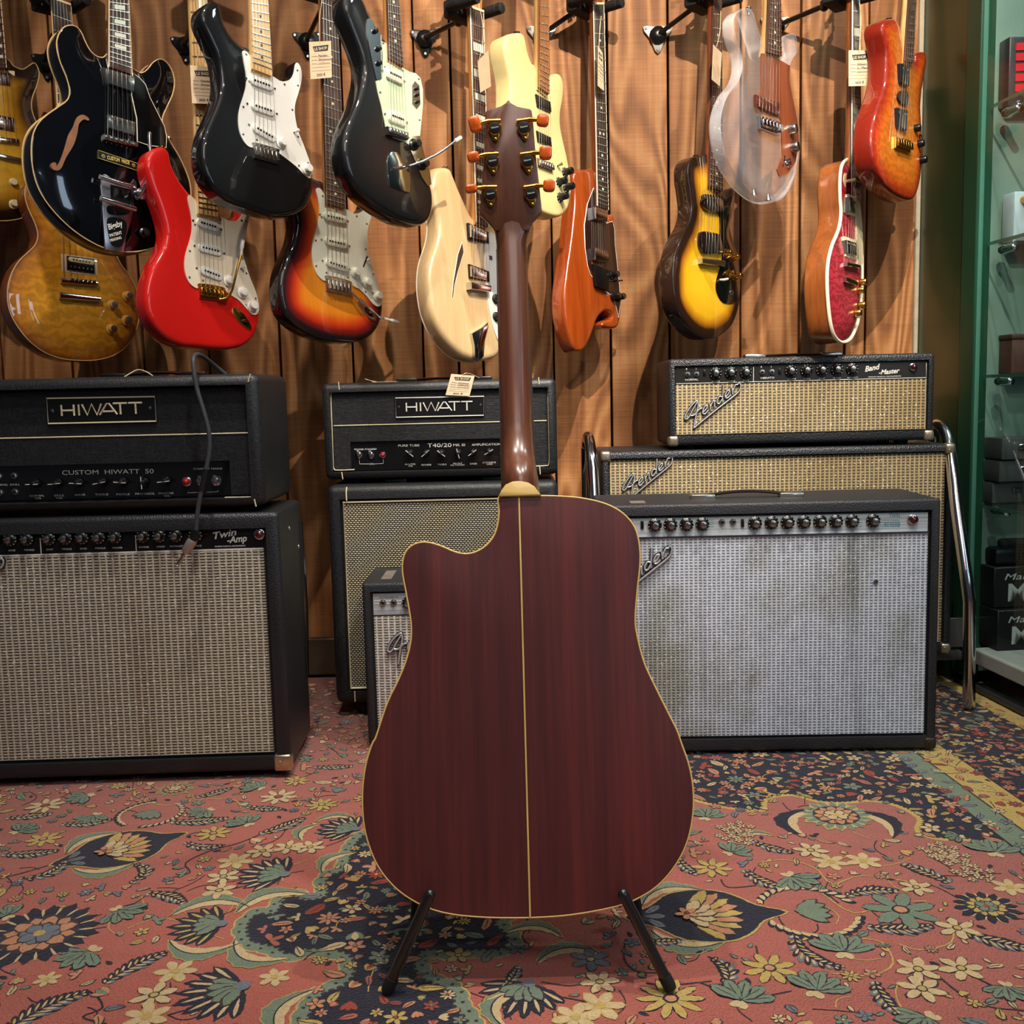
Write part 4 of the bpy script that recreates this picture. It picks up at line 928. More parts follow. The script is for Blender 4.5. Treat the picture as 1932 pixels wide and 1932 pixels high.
class Amp:
    def __init__(s, name, label, px, Y, a, cat, group=None):
        s.fr = Fr(px, Y, a, 0, px); s.root = empty(name, label, cat, s.fr.M, group)
    def P(s, x, y, off=0): return s.fr.L(x, y, off)
    def cab(s, x0, x1, z0, z1, depth, t, inset, mat, r=.008, bt=None, tt=None, name='cabinet', slope=0):
        """open-fronted box, front at y=0"""
        bm = bmesh.new(); bmesh.ops.create_cube(bm, size=1)
        for v in bm.verts: v.co = Vector((x0+(v.co.x+.5)*(x1-x0), (v.co.y+.5)*depth, z0+(v.co.z+.5)*(z1-z0)))
        bmesh.ops.bevel(bm, geom=bm.edges[:], offset=r, segments=3, profile=.5, affect='EDGES'); bmesh.ops.recalc_face_normals(bm, faces=bm.faces)
        fr = max((f for f in bm.faces if f.normal.y < -.99), key=lambda f: f.calc_area())
        bmesh.ops.inset_region(bm, faces=[fr], thickness=max(.0005, t-r))
        bt = t if bt is None else bt; tt = t if tt is None else tt
        for v in fr.verts:
            v.co.z += (bt-t) if v.co.z < (z0+z1)/2 else -(tt-t)
        ex = bmesh.ops.extrude_face_region(bm, geom=[fr]); vs = [e for e in ex['geom'] if isinstance(e, bmesh.types.BMVert)]
        for v in vs: v.co.y += inset
        bmesh.ops.delete(bm, geom=[fr], context='FACES_ONLY')
        if slope:
            for v in bm.verts: v.co.y += slope*(v.co.z-z0)/(z1-z0)
        mb = MB(); bm.verts.index_update(); mb.add([v.co.copy() for v in bm.verts], [[v.index for v in f.verts] for f in bm.faces], 0); bm.free()
        s.box = (x0, x1, z0, z1, t, inset, bt, tt); return mb.build(name, mat, s.root, 40)
    def panel(s, name, x0, x1, z0, z1, y, mat, th=.004, r=.0, par=None):
        mb = MB(); mb.box(((x0+x1)/2, y+th/2, (z0+z1)/2), (x1-x0, th, z1-z0), 0, r, 2); return mb.build(name, mat, par or s.root)
    def knob(s, q, par, r=.0125, ptr=False, cap=NICKEL, ang=None):
        mb = MB(); d = (0, -1, 0)
        if not ptr:
            mb.lathe(q, d, [(0, r), (.003, r), (.0055, r*.8), (.007, r*.62), (.015, r*.58), (.0165, r*.5)], 0, 20)
            mb.lathe(Vector(q)+Vector((0, -.0163, 0)), d, [(0, r*.5), (.0006, r*.42)], 1, 14)
            for k in range(10):
                t_ = math.radians(-60-k*33+(ang or 0)); v = Vector((math.cos(t_), 0, math.sin(t_))); mb.box(Vector(q)+v*r*.86+Vector((0, -.0043, 0)), (.0009, .0012, .0026), 2, mat=Matrix.Rotation(-t_+math.pi/2, 4, 'Y'))
        else:
            t_ = math.radians(ang or 0); R = Matrix.Rotation(-t_, 4, 'Y'); mb.lathe(q, d, [(0, r*.85), (.004, r*.8), (.008, r*.6), (.016, r*.5), (.017, r*.3)], 0, 16)
            mb.box(Vector(q)+Vector((0, -.010, 0)), (r*2.4, .012, r*.5), 0, .002, 2, R); mb.box(Vector(q)+Vector((0, -.0165, 0)), (r*2.2, .001, r*.12), 2, mat=R)
        return mb.build('knob', [BLACKP, cap, PAINTW], par)
    def jack(s, q, par, r=.0062):
        mb = MB(); mb.lathe(q, (0, -1, 0), [(0, r), (.002, r), (.0022, r*.7), (.006, r*.66), (.0062, r*.45)], [0, 0, 0, 0], 6 if r > .0065 else 12); mb.lathe(Vector(q)+Vector((0, -.006, 0)), (0, -1, 0), [(0, r*.42), (.0006, r*.4)], 1, 10); return mb.build('input_jack', [NICKEL, BLACKP], par)
    def lamp(s, q, par, mat, r=.008):
        mb = MB(); mb.lathe(q, (0, -1, 0), [(0, r*1.25), (.003, r*1.2), (.004, r)], 1, 16); mb.lathe(Vector(q)+Vector((0, -.004, 0)), (0, -1, 0), [(0, r*.9), (.004, r*.85), (.007, r*.5), (.008, r*.15)], 0, 16); return mb.build('pilot_lamp', [mat, CHROME], par)
    def toggle(s, q, par, r=.007):
        mb = MB(); mb.lathe(q, (0, -1, 0), [(0, r*1.2), (.003, r*1.15), (.004, r*.7), (.007, r*.6)], 0, 12); mb.cyl(Vector(q)+Vector((0, -.006, 0)), Vector(q)+Vector((0, -.014, .010)), .0018, .003, 0, 10); return mb.build('toggle_switch', CHROME, par)
    def text(s, tx, p0, p1, hgt, mat, par, off, **k): return text_between(s.fr, tx, p0, p1, hgt, mat, par, off, **k)
    def corners(s, which, mat=NICKEL, sz=.03, y=0):
        x0, x1, z0, z1 = s.box[:4]
        for cx, cz in which:
            X = x1 if cx else x0; Z = z1 if cz else z0; sx = -1 if cx else 1; sz_ = -1 if cz else 1; mb = MB()
            mb.box((X+sx*(sz/2-.0012), .011, Z+sz_*(sz/2-.0012)), (sz, .027, sz), 0, .006, 3); mb.lathe((X+sx*sz*.6, -.0025, Z+sz_*sz*.55), (0, -1, 0), [(0, .002), (.0008, .0012)], 0, 8); mb.build('corner_guard', mat, s.root)
    def feet(s, xs, mat=RUBBER, h=.012, y=(.04, .2)):
        for x in xs:
            for yy in y: mb = MB(); mb.cyl((x, yy, s.box[2]-h), (x, yy, s.box[2]+.002), .014, .017, 0, 14); mb.build('foot', mat, s.root)
    def handle(s, x0, x1, z, y, mat=BLACKP, hgt=.012, endm=NICKEL):
        mb = MB(); n = 14; mb.tube([(x0+(x1-x0)*i/n, y, z+.003+hgt*math.sin(math.pi*i/n)**.8) for i in range(n+1)], .009, 0, 8, flat=.35, up=(0, 0, 1)); mb.build('handle', mat, s.root, 60)
        for x in (x0, x1): mb = MB(); mb.box((x, y, z+.004), (.05, .026, .010), 0, .003); mb.build('handle_bracket', endm, s.root)
SCRIPT = [[(0.1, 2.2), (-.1, 2.7), (.5, 3.6), (1.4, 4.2), (2.1, 4.3), (2.0, 3.9), (1.2, 3.0), (.7, 2.3), (.2, 2.1)], [(2.1, 4.3), (2.25, 3.4), (2.0, 2.2), (1.7, .9), (1.5, -.4)], [(.9, 2.3), (1.6, 2.0), (2.4, 2.4), (2.9, 2.3)],
          [(3.0, 1.4), (3.6, 1.6), (3.9, 2.1), (3.5, 2.3), (3.1, 1.8), (3.1, 1.2), (3.5, .9), (4.1, 1.2)], [(4.3, 2.3), (4.4, 1.0)], [(4.4, 1.5), (4.9, 2.3), (5.1, 2.0), (5.1, 1.0)],
          [(6.7, 4.0), (6.6, 2.5), (6.5, 1.1)], [(6.5, 1.9), (6.0, 2.3), (5.6, 1.8), (5.7, 1.2), (6.1, 1.1), (6.5, 1.6)], [(7.0, 1.5), (7.5, 1.7), (7.8, 2.2), (7.4, 2.4), (7.0, 1.9), (7.1, 1.3), (7.5, 1.1), (8.0, 1.3)], [(8.2, 2.4), (8.3, 1.2)], [(8.3, 1.7), (8.8, 2.5), (9.2, 2.3), (9.4, 2.6)]]
TAIL = [[(1.5, -.4), (3, -.1), (6, .35), (9.0, .75), (9.6, 1.2), (9.7, 1.9), (9.4, 2.6)]]
def script_logo(amp, p0, p1, y, r=.0026, tail=True, hs=1.0):
    """raised metal script; p0 = foot of the F, p1 = end of the r"""
    A = amp.fr.L(*p0, -y); B = amp.fr.L(*p1, -y); u = (B-A)/8.3; v = Vector((0, 0, u.length*.8*hs)); O = A-u*1.5+v*.4
    mb = MB(); bb = MB()
    for st in SCRIPT+(TAIL if tail else []):
        path = smooth([tuple(O+u*x+v*z+Vector((0, -.006, 0))) for x, z in st], False, 5); mb.tube(path, r*.7, 0, 7); bb.tube([Vector(p)+Vector((0, .004, 0)) for p in path], r*1.15, 0, 6)
    for k in (.1, .93): q = O+u*(k*9)+v*1.2; mb.cyl(q+Vector((0, -.002, 0)), q+Vector((0, .006, 0)), .002, None, 0, 8)
    o = bb.build('script_logo', simple('logo_backing', (22, 22, 24), .4), amp.root, 60); mb.build('logo_face', simple('silver_script', (206, 208, 212), .3, .6), o, 60); return o

# left: Twin Amp combo ------------------------------------------------------
A = Amp('combo_amplifier', 'large black combo amplifier at the far left', (545, 1462), 1.905, 1.5, 'amplifier')
A.root['label'] = 'large black combo amplifier with silver sparkle grille at the far left'
zT = A.P(515, 966).z; z0 = 0.012; x1 = A.P(550, 1462).x; x0 = x1-.69; dz = -A.fr.O.z
A.cab(x0, x1, dz+z0, zT, .235, .032, .014, TOLEX, .010, bt=.036, tt=.036)
pz0 = A.P(500, 1034, -.012).z; pz1 = A.P(500, 995, -.012).z; gx0 = x0+.032; gx1 = x1-.032
A.panel('grille_cloth', gx0+.001, gx1-.001, dz+z0+.036, pz0-.002, .008, C_LEFT, .006)
pn = A.panel('control_panel', gx0+.001, gx1-.001, pz0, zT-.037, .009, simple('black_panel', (16, 16, 18), .3, coat=.5), .006)
A.panel('white_line', gx0+.001, gx1-.001, pz0-.0015, pz0+.0012, .0085, PAINTW, .001, par=pn)
xo = [-135, -100, -65, -30, 65, 165, 300, 400, 500, 600, 700, 870, 970, 1070, 1190]
for i, x in enumerate([-150, -35]+xo[4:]):
    p = ZH([(x, 1138-(x-600)*.024)])[0]; A.knob(A.P(*p, -.006), pn, .0125, ang=i*37)
for x in (245, 825): p = ZH([(x, 1160)])[0]; q = A.P(*p, -.009); A.panel('white_line', q.x-.0008, q.x+.0008, pz0, zT-.038, .0086, PAINTW, .001, par=pn)
for tx, x in (('BASS', 75), ('MIDDLE', 180), ('GAIN', 303), ('TREBLE', 407), ('BASS', 509), ('MIDDLE', 612), ('VOLUME', 714), ('REVERB', 876), ('SPEED', 978), ('INTENSITY', 1080), ('PRESENCE', 1186)):
    y = 1224-(x-75)*.025; w = 6.5*len(tx); A.text(tx, ZH([(x-w/1.3-2, y)])[0], ZH([(x+w/1.3-2, y-1)])[0], .0032, PAINTW, pn, -.0085, depth=.0003)
A.text('Twin', ZH([(1300, 1150)])[0], ZH([(1440, 1124)])[0], .0125, PAINTW, pn, -.008, shear=.3, bold=.02, depth=.0004); A.text('-Amp', ZH([(1382, 1175)])[0], ZH([(1502, 1162)])[0], .0125, PAINTW, pn, -.008, shear=.3, bold=.02, depth=.0004)
A.text('FENDER MUSICAL INSTRUMENTS', ZH([(1305, 1199)])[0], ZH([(1490, 1194)])[0], .0025, PAINTW, pn, -.0085, depth=.0003)
A.lamp(A.P(*ZH([(1578, 1120)])[0], -.008), pn, JEWD, .0085)
A.corners([(1, 0), (0, 0)], simple('worn_chrome', (205, 185, 160), .3, .95, var=.2), .034)
for yy, zz_ in ((.19, .42), (.10, .47)): mb = MB(); mb.lathe((x1-.001, yy, dz+zz_), (1, 0, 0), [(0, .006), (.002, .005), (.003, .002)], 0, 10); mb.build('side_screw', NICKEL, A.root)
mb = MB(); mb.tube([(x1+.004, .21, dz+.47), (x1+.008, .205, dz+.3), (x1+.004, .2, dz+.14)], .003, 0, 6); mb.build('tilt_leg', CHROME, A.root)
A.feet([x0+.06, x1-.06], h=.012, y=(.04, .19)); TWL = A
script_logo(A, (-88, 1120), (12, 1080), .006)
# left head ------------------------------------------------------------------
H = Amp('guitar_amplifier', 'big black amplifier head with white lined front and CUSTOM panel, standing at the far left', (497, 955), 1.905, .5, 'amplifier')
tp = H.P(484, 704).z; bp = H.P(500, 955).z; hx1 = H.P(488, 800).x+.005; hx0 = hx1-.70
zt = H.fr.w(0, 0, 0).z
H.cab(hx0, hx1, bp, tp, .25, .030, .034, LEV, .016, bt=.02, tt=.024, slope=0)
fx0, fx1 = hx0+.031, hx1-.031; fz0, fz1 = bp+.021, tp-.025
pzt = H.P(*ZH([(1380, 672)])[0], -.024).z; pzb = fz0; px1 = H.P(*ZH([(1400, 780)])[0], -.02).x
mb = MB(); mb.box(((fx0+fx1)/2, .024, (fz1+pzt)/2), (fx1-fx0, .008, fz1-pzt), 0); mb.box(((px1+fx1)/2, .024, (pzb+pzt)/2), (fx1-px1, .008, pzt-pzb), 0); mb.build('front_panel', LEV, H.root)
pn = H.panel('control_panel', fx0, px1-.0005, pzb, pzt, .0265, simple('black_plexi', (14, 13, 13), .25, coat=.8), .003)
mb = MB()
def ln(a_, b_, off, r=.0014): mb.tube([H.P(*a_, off), H.P(*b_, off)], r, 0, 6)
yp = -.0205
for a_, b_ in (((-60, 238), (1550, 206)), ((1552, 206), (1586, 892)), ((1586, 894), (1366, 898)), ((-60, 540), (1565, 504))): ln(ZH([a_])[0], ZH([b_])[0], yp+.001)
for a_, b_ in (((1522, 146), (1508, 195)), ((1545, 908), (1556, 952))): ln(ZH([a_])[0], ZH([b_])[0], .0005)
mb.build('piping', PIPE, H.root, 60)
bq = [ZH([p])[0] for p in ((280, 294), (945, 283), (953, 434), (290, 449))]
P4 = [H.P(*p, -.016) for p in bq]; mb = MB(); mb.slab([(p.x, p.z) for p in P4], .016, .021, 0, .0); bd = mb.build('badge', simple('black_badge', (14, 14, 15), .35, coat=.3), H.root)
mb = MB(); c4 = sum(P4, Vector())/4; P5 = [p.lerp(c4, .012)+Vector((0, -.0002, 0)) for p in P4]; mb.tube(P5, .0017, 0, 4, True); mb.build('badge_border', PIPE, bd, 60)
HL = [[[(0, 0), (0, 1)], [(.9, 0), (.9, 1)], [(0, .48), (.9, .48)]], [[(1.25, 0), (1.25, 1)]], [[(1.5, 1), (1.85, 0), (2.2, 1), (2.55, 0), (2.9, 1)]], [[(2.75, 0), (3.3, 1), (3.45, 1), (4.0, 0)], [(3.0, .3), (3.75, .3)]], [[(3.75, 1), (4.75, 1)], [(4.25, 1), (4.25, 0)]], [[(4.85, 1), (5.85, 1)], [(5.35, 1), (5.35, 0)]]]
def hiwatt(amp, p0, p1, hgt, mat, par, off, r):
    A_ = amp.P(*p0, off); B_ = amp.P(*p1, off); u = (B_-A_)/5.85; v = Vector((-u.z, 0, u.x)).normalized()*hgt; mb = MB()
    for L_ in HL:
        for st in L_: mb.tube([A_+u*x+v*z for x, z in st], r, 0, 6)
    mb.build('lettering', mat, par, 60)
hiwatt(H, ZH([(376, 402)])[0], ZH([(868, 388)])[0], .0205, PIPE, bd, -.0155, .0019)
for p in ((317, 369), (911, 354)): q = H.P(*ZH([p])[0], -.0155); mb = MB(); mb.lathe(q, (0, -1, 0), [(0, .0035), (.0015, .0025), (.002, .001)], 0, 10); mb.build('badge_screw', NICKEL, bd)
H.text('CUSTOM  HIWATT  50', ZH([(378, 760)])[0], ZH([(934, 750)])[0], .0085, PAINTG, pn, -.0262, depth=.0003)
for (tx, x, y, w) in (('NORMAL', 225, 892, 44), ('VOL', 232, 907, 20), ('BRILL', 360, 890, 30), ('VOL', 360, 906, 20), ('BASS', 487, 886, 30), ('TREBLE', 618, 884, 40), ('MIDDLE', 748, 883, 40), ('PRESENCE', 880, 880, 58), ('MASTER', 1010, 877, 46), ('VOL', 1014, 893, 20), ('STANDBY MAINS', 1262, 728, 88), ('BRILL', 92, 824, 30), ('NORMAL', 8, 826, 40)):
    H.text(tx, ZH([(x-w, y+1)])[0], ZH([(x+w, y-1)])[0], .0036, PAINTG, pn, -.0262, depth=.0003)
for i, (x, y, an) in enumerate(((215, 813, 0), (350, 810, 4), (478, 808, -4), (620, 805, 10), (745, 802, -6), (876, 805, 92), (1008, 797, 5))): H.knob(H.P(*ZH([(x, y)])[0], -.022), pn, .0105, True, ang=an)
for p in ((88, 765), (94, 862), (-5, 768), (2, 866)): H.jack(H.P(*ZH([p])[0], -.0262), pn, .0068)
H.lamp(H.P(*ZH([(1136, 800)])[0], -.0255), pn, JEWR, .0075)
for p in ((1225, 798), (1316, 796)): H.toggle(H.P(*ZH([p])[0], -.0262), pn, .0082)
mb = MB(); 
for a_, b_ in (((1142, 862), (1142, 870)), ((1142, 868), (1215, 866)), ((1255, 865), (1324, 862)), ((1324, 862), (1324, 853))): mb.tube([H.P(*ZH([a_])[0], -.0262), H.P(*ZH([b_])[0], -.0262)], .0004, 0, 4)
mb.build('bracket_line', PAINTG, pn)
for k in range(4):
    pass
H.box = (hx0, hx1, bp, tp)
hh = bp-(TWL.fr.w(0, 0, zT).z-H.fr.O.z)
H.feet([hx0+.05, hx1-.05], h=max(.006, hh), y=(.05, .2)); H.handle(H.P(170, 700).x, H.P(330, 700).x, tp, .12, hgt=.006, endm=BLACKP)
HWL = H
# middle head ------------------------------------------------------------------
H = Amp('guitar_amplifier', 'smaller black amplifier head with white piping, behind the neck of the foreground guitar', (625, 905), 2.30, -.5, 'amplifier')
tl, tr_, br_, bl_ = ZM([(100, 160), (1748, 125), (1752, 800), (120, 830)])
x0 = H.P(*ZM([(108, 500)])[0]).x; x1 = H.P(*ZM([(1750, 500)])[0]).x; z1 = H.P(*ZM([(900, 142)])[0]).z; z0 = H.P(*ZM([(900, 820)])[0]).z
H.cab(x0, x1, z0, z1, .20, .020, .026, LEV, .014, bt=.018, tt=.022)
fx0, fx1 = x0+.021, x1-.021; fz0, fz1 = z0+.019, z1-.023
pzt = H.P(*ZM([(900, 555)])[0], -.018).z; ppx0 = H.P(*ZM([(305, 650)])[0], -.018).x; ppx1 = fx1-.035
mb = MB(); mb.box(((fx0+fx1)/2, .017, (fz1+pzt)/2), (fx1-fx0, .008, fz1-pzt), 0); mb.box(((fx0+ppx0)/2, .017, (fz0+pzt)/2), (ppx0-fx0, .008, pzt-fz0), 0); mb.box(((fx1+ppx1)/2, .017, (fz0+pzt)/2), (fx1-ppx1, .008, pzt-fz0), 0); mb.build('front_panel', LEV, H.root)
pn = H.panel('control_panel', ppx0, ppx1, fz0, pzt, .020, MATS.get('black_plexi') or bpy.data.materials['black_plexi'], .003)
mb = MB(); C2 = lambda pts, off: [H.P(*ZM([p])[0], off) for p in pts]
mb.tube(smooth(C2([(330, 766), (210, 770), (185, 755), (180, 700), (172, 460), (165, 260), (168, 228), (200, 215), (600, 205), (1640, 182), (1680, 195), (1686, 260), (1694, 600), (1692, 725), (1670, 738), (1600, 742)], -.012), False, 4), .0014, 0, 6)
mb.tube(C2([(185, 458), (1678, 422)], -.012), .0012, 0, 6)
for a_, b_ in (((218, 150), (224, 206)), ((1620, 118), (1624, 168)), ((240, 782), (248, 832)), ((1628, 744), (1632, 798))): mb.tube(C2([a_, b_], .0004), .0012, 0, 6)
mb.build('piping', PIPE, H.root, 60)
P4 = C2([(612, 262), (1242, 250), (1240, 385), (617, 400)], -.008); mb = MB(); mb.slab([(p.x, p.z) for p in P4], .008, .013, 0); bd = mb.build('badge', bpy.data.materials['black_badge'], H.root)
mb = MB(); mb.tube([p.lerp(sum(P4, Vector())/4, .015) for p in P4], .0014, 0, 4, True); mb.build('badge_border', PAINTW, bd, 60)
hiwatt(H, ZM([(694, 358)])[0], ZM([(1158, 350)])[0], .0195, PAINTW, bd, -.0075, .0017)
for p in ((641, 327), (1213, 314)): q = H.P(*ZM([p])[0], -.0075); mb = MB(); mb.lathe(q, (0, -1, 0), [(0, .003), (.0015, .002)], 0, 10); mb.build('badge_screw', NICKEL, bd)
for (tx, xa, xb, y, hg) in (('PURE TUBE', 637, 785, 605, .0048), ('T40/20', 842, 1010, 609, .0085), ('MK III', 1022, 1104, 602, .0058), ('AMPLIFICATION', 1152, 1355, 598, .0048), ('POWER STANDBY', 330, 486, 630, .0036), ('MASTER', 686, 758, 734, .0036), ('VOL', 706, 740, 746, .0034), ('REVERB', 800, 868, 738, .0036), ('TREBLE', 913, 975, 735, .0036), ('MIDDLE', 1022, 1084, 728, .0036), ('PULL TONE SHIFT', 1003, 1102, 739, .0028), ('BASS', 1140, 1188, 730, .0036), ('OVERDRIVE', 1228, 1320, 722, .0036), ('GAIN', 1256, 1296, 733, .0034), ('ON', 434, 464, 732, .004)):
    H.text(tx, ZM([(xa, y)])[0], ZM([(xb, y-(xb-xa)*.02)])[0], hg, PAINTW, pn, -.0197, depth=.0003)
for x, y, an in ((720, 650, -40), (830, 650, 40), (940, 650, -38), (1058, 650, -75), (1158, 645, 35), (1272, 640, 30), (1385, 640, 20), (1490, 640, 60)): H.knob(H.P(*ZM([(x, y)])[0], -.016), pn, .0100, True, ang=an)
for x in (362, 445): H.toggle(H.P(*ZM([(x, 665)])[0], -.0195), pn, .0068)
H.lamp(H.P(*ZM([(529, 662)])[0], -.0195), pn, JEWR, .006)
mb = MB(); mb.tube(C2([(364, 692), (366, 726), (430, 726)], -.0197), .0005, 0, 4); mb.tube(C2([(468, 726), (532, 722), (531, 690)], -.0197), .0005, 0, 4); mb.build('bracket_line', PAINTW, pn)
mb = MB(); mb.tube(smooth(C2([(548, 850), (650, 845), (850, 800), (1050, 815), (1200, 838)], -.05), False, 5), .002, 0, 6)
H.handle(H.P(760, 715).x, H.P(905, 712).x, z1, .09, hgt=.004, endm=BLACKP); HM = H
# middle cabinet
K = Amp('speaker_cabinet', 'tall black speaker cabinet with salt and pepper cloth, under the smaller head', (660, 1350), 2.27, 0, 'speaker cabinet')
x0 = K.P(*ZM([(140, 1100)])[0]).x; x1 = K.P(*ZM([(1757, 900)])[0]).x; zt_ = K.P(*ZM([(900, 862)])[0]).z; zb = -K.fr.O.z+.0
K.cab(x0, x1, zb+.03, zt_, .24, .034, .012, LEV, .016, bt=.034, tt=.036)
K.panel('grille_cloth', x0+.036, x1-.036, zb+.066, zt_-.038, .008, C_SALT, .005)
mb = MB(); xa, xb, za, zc_ = x0+.036, x1-.036, zb+.066, zt_-.038; mb.tube([(xa, .006, za), (xb, .006, za), (xb, .006, zc_), (xa, .006, zc_)], .003, 0, 6, True)
q = K.P(*ZM([(272, 930)])[0]); mb.tube([(q.x, .0, zt_-.034), (q.x+.0, -.0008, zt_-.014), (q.x+.001, .004, zt_-.004)], .0014, 0, 6); mb.tube([(q.x, 0, zb+.036), (q.x, -.0006, zb+.06)], .0014, 0, 6); mb.build('piping', PIPE, K.root, 60)
K.feet([x0+.06, x1-.06], h=.030); K.handle(K.P(*ZM([(600, 860)])[0]).x, K.P(*ZM([(1300, 850)])[0]).x, zt_, .06, hgt=.008, endm=BLACKP); CABM = K
hz = HM.fr.O.z+HM.box[2]-(K.fr.O.z+zt_); HM.feet([HM.box[0]+.06, HM.box[1]-.06], h=hz, y=(.05, .15))
# small combo behind the foreground guitar
K = Amp('combo_amplifier', 'small black combo amplifier with pale grille peeking out left of the foreground guitar', (697, 1415), 2.045, 0, 'amplifier')
sp = lambda x, y: (600+x/4.83, 1050+y/4.83)
x0 = K.P(*sp(412, 600)).x; x1 = x0+.42; zt_ = K.P(*sp(600, 240)).z; zb = -K.fr.O.z
K.cab(x0, x1, zb+.008, zt_, .19, .020, .010, TOLEXG, .007, tt=.022, bt=.03)
pz1 = zt_-.023; pz0 = K.P(*sp(600, 530), -.009).z
pn = K.panel('control_panel', x0+.021, x1-.021, pz0, pz1, .006, ALU, .005)
K.panel('grille_cloth', x0+.021, x1-.021, zb+.039, pz0-.003, .006, C_SMALL, .005)
for p in ((592, 420), (690, 418)): K.jack(K.P(*sp(*p), -.0065), pn, .0072)
for p in ((820, 420), (930, 420), (1040, 420)): K.knob(K.P(*sp(*p), -.006), pn, .0125)
K.text('INSTRUMENTS', sp(560, 386), sp(735, 384), .0048, simple('dark_blue_print', (40, 60, 90), .5), pn, -.0058, depth=.0003)
mb = MB()
for yy in (405, 432): mb.tube([K.P(*sp(510, yy), -.0058), K.P(*sp(800, yy), -.0058)], .0006, 0, 4)
mb.build('panel_line', PAINTW, pn)
o = script_logo(K, sp(735, 975), sp(1210, 760), .006, .003, tail=False, hs=1.15)
q = K.P(*sp(560, 200)); mb = MB(); mb.box((x0+.045, .09, zt_+.0008), (.022, .1, .0012), 0); mb.build('dymo_label', simple('label_strip', (120, 110, 100), .5, var=.2), K.root)
K.feet([x0+.04, x1-.04], h=.008, y=(.03, .15))
# right head
H = Amp('guitar_amplifier', 'black amplifier head with tan grille and black control strip at the upper right', (1280, 838), 2.34, -1.0, 'amplifier')
x0 = H.P(*ZR([(450, 300)])[0]).x; x1 = H.P(*ZR([(1692, 300)])[0]).x; z1 = H.P(*ZR([(1050, 78)])[0]).z; z0 = H.P(*ZR([(1050, 485)])[0]).z
H.cab(x0, x1, z0, z1, .22, .016, .010, TOLEXR, .009, tt=.018, bt=.024)
pz0 = H.P(*ZR([(1050, 196)])[0], -.008).z
pn = H.panel('control_panel', x0+.017, x1-.017, pz0, z1-.019, .006, simple('dark_bronze_panel', (44, 42, 40), .3, metal=.4, var=.1), .005)
H.panel('grille_cloth', x0+.017, x1-.017, z0+.025, pz0-.002, .006, C_TAN, .005)
mb = MB(); mb.tube([(x0+.018, .0055, pz0+.001), (x1-.018, .0055, pz0+.001), (x1-.018, .0055, z1-.022)], .0008, 0, 4); q = H.P(*ZR([(846, 160)])[0], -.006); mb.tube([(q.x, .0055, pz0), (q.x, .0055, z1-.022)], .0008, 0, 4); mb.build('white_line', PAINTW, pn)
for x in (537, 579, 886, 931): H.jack(H.P(*ZR([(x, 165-(x-537)*.03)])[0], -.006), pn, .0068)
for x in (668, 740, 810, 1020, 1093, 1165, 1235, 1306): H.knob(H.P(*ZR([(x, 158-(x-668)*.03)])[0], -.005), pn, .0135, ang=x)
for x in (617, 969):
    q = H.P(*ZR([(x, 156-(x-617)*.02)])[0], -.005); mb = MB(); mb.box(q, (.006, .004, .013), 0, .001); mb.build('slide_switch', BLACKP, pn)
for tx, xa, xb, y, hg in (('NORMAL', 527, 588, 194, .0042), ('VIBRATO', 878, 943, 186, .0042), ('VOLUME', 650, 690, 200, .0026), ('TREBLE', 722, 760, 198, .0026), ('BASS', 797, 825, 195, .0026), ('VOLUME', 1003, 1045, 189, .0026), ('TREBLE', 1078, 1112, 188, .0026), ('BASS', 1152, 1180, 186, .0026), ('SPEED', 1220, 1254, 184, .0026), ('INTENSITY', 1286, 1336, 182, .0026), ('FENDER MUSICAL INSTRUMENTS', 1383, 1535, 179, .0024), ('1', 531, 536, 143, .004), ('2', 575, 581, 142, .004), ('1', 880, 885, 132, .004), ('2', 926, 932, 131, .004)):
    H.text(tx, ZR([(xa, y)])[0], ZR([(xb, y-(xb-xa)*.03)])[0], hg, PAINTW, pn, -.0057, depth=.0003)
H.text('Band', ZR([(1368, 152)])[0], ZR([(1440, 138)])[0], .012, PAINTW, pn, -.0057, shear=.35, bold=.02, depth=.0003); H.text('-Master', ZR([(1432, 166)])[0], ZR([(1530, 156)])[0], .0105, PAINTW, pn, -.0057, shear=.35, bold=.02, depth=.0003)
H.lamp(H.P(*ZR([(1592, 130)])[0], -.005), pn, JEWD, .0075); script_logo(H, ZR([(566, 415)])[0], ZR([(786, 270)])[0], .006, .0022)
H.corners([(0, 0), (1, 0)], simple('dull_nickel', (176, 164, 144), .38, .9, var=.15), .024); hd = H
# right cabinet
K = Amp('speaker_cabinet', 'wide black speaker cabinet with tan grille under the right head, behind the silver combo', (1145, 930), 2.34, -1.0, 'speaker cabinet')
x0 = K.P(*ZR([(135, 600)])[0]).x; x1 = K.P(*ZR([(1788, 600)])[0]).x; zt_ = K.P(*ZR([(1000, 507)])[0]).z; zb = K.P(1785, 1232).z
K.cab(x0, x1, zb, zt_, .24, .019, .012, TOLEXR, .009, tt=.019, bt=.024)
K.panel('grille_cloth', x0+.02, x1-.02, zb+.025, zt_-.02, .008, C_TAN, .005)
K.corners([(0, 1), (1, 1), (1, 0), (0, 0)], bpy.data.materials['dull_nickel'], .024); script_logo(K, ZR([(272, 742)])[0], ZR([(468, 607)])[0], .008, .0022); KR = K
hz = hd.fr.O.z+hd.box[2]-(K.fr.O.z+zt_); hd.feet([hd.box[0]+.05, hd.box[1]-.06], h=hz, y=(.04, .16)); hd.handle(hd.P(1440, 670).x, hd.P(1590, 667).x, z1, .09, hgt=.003)
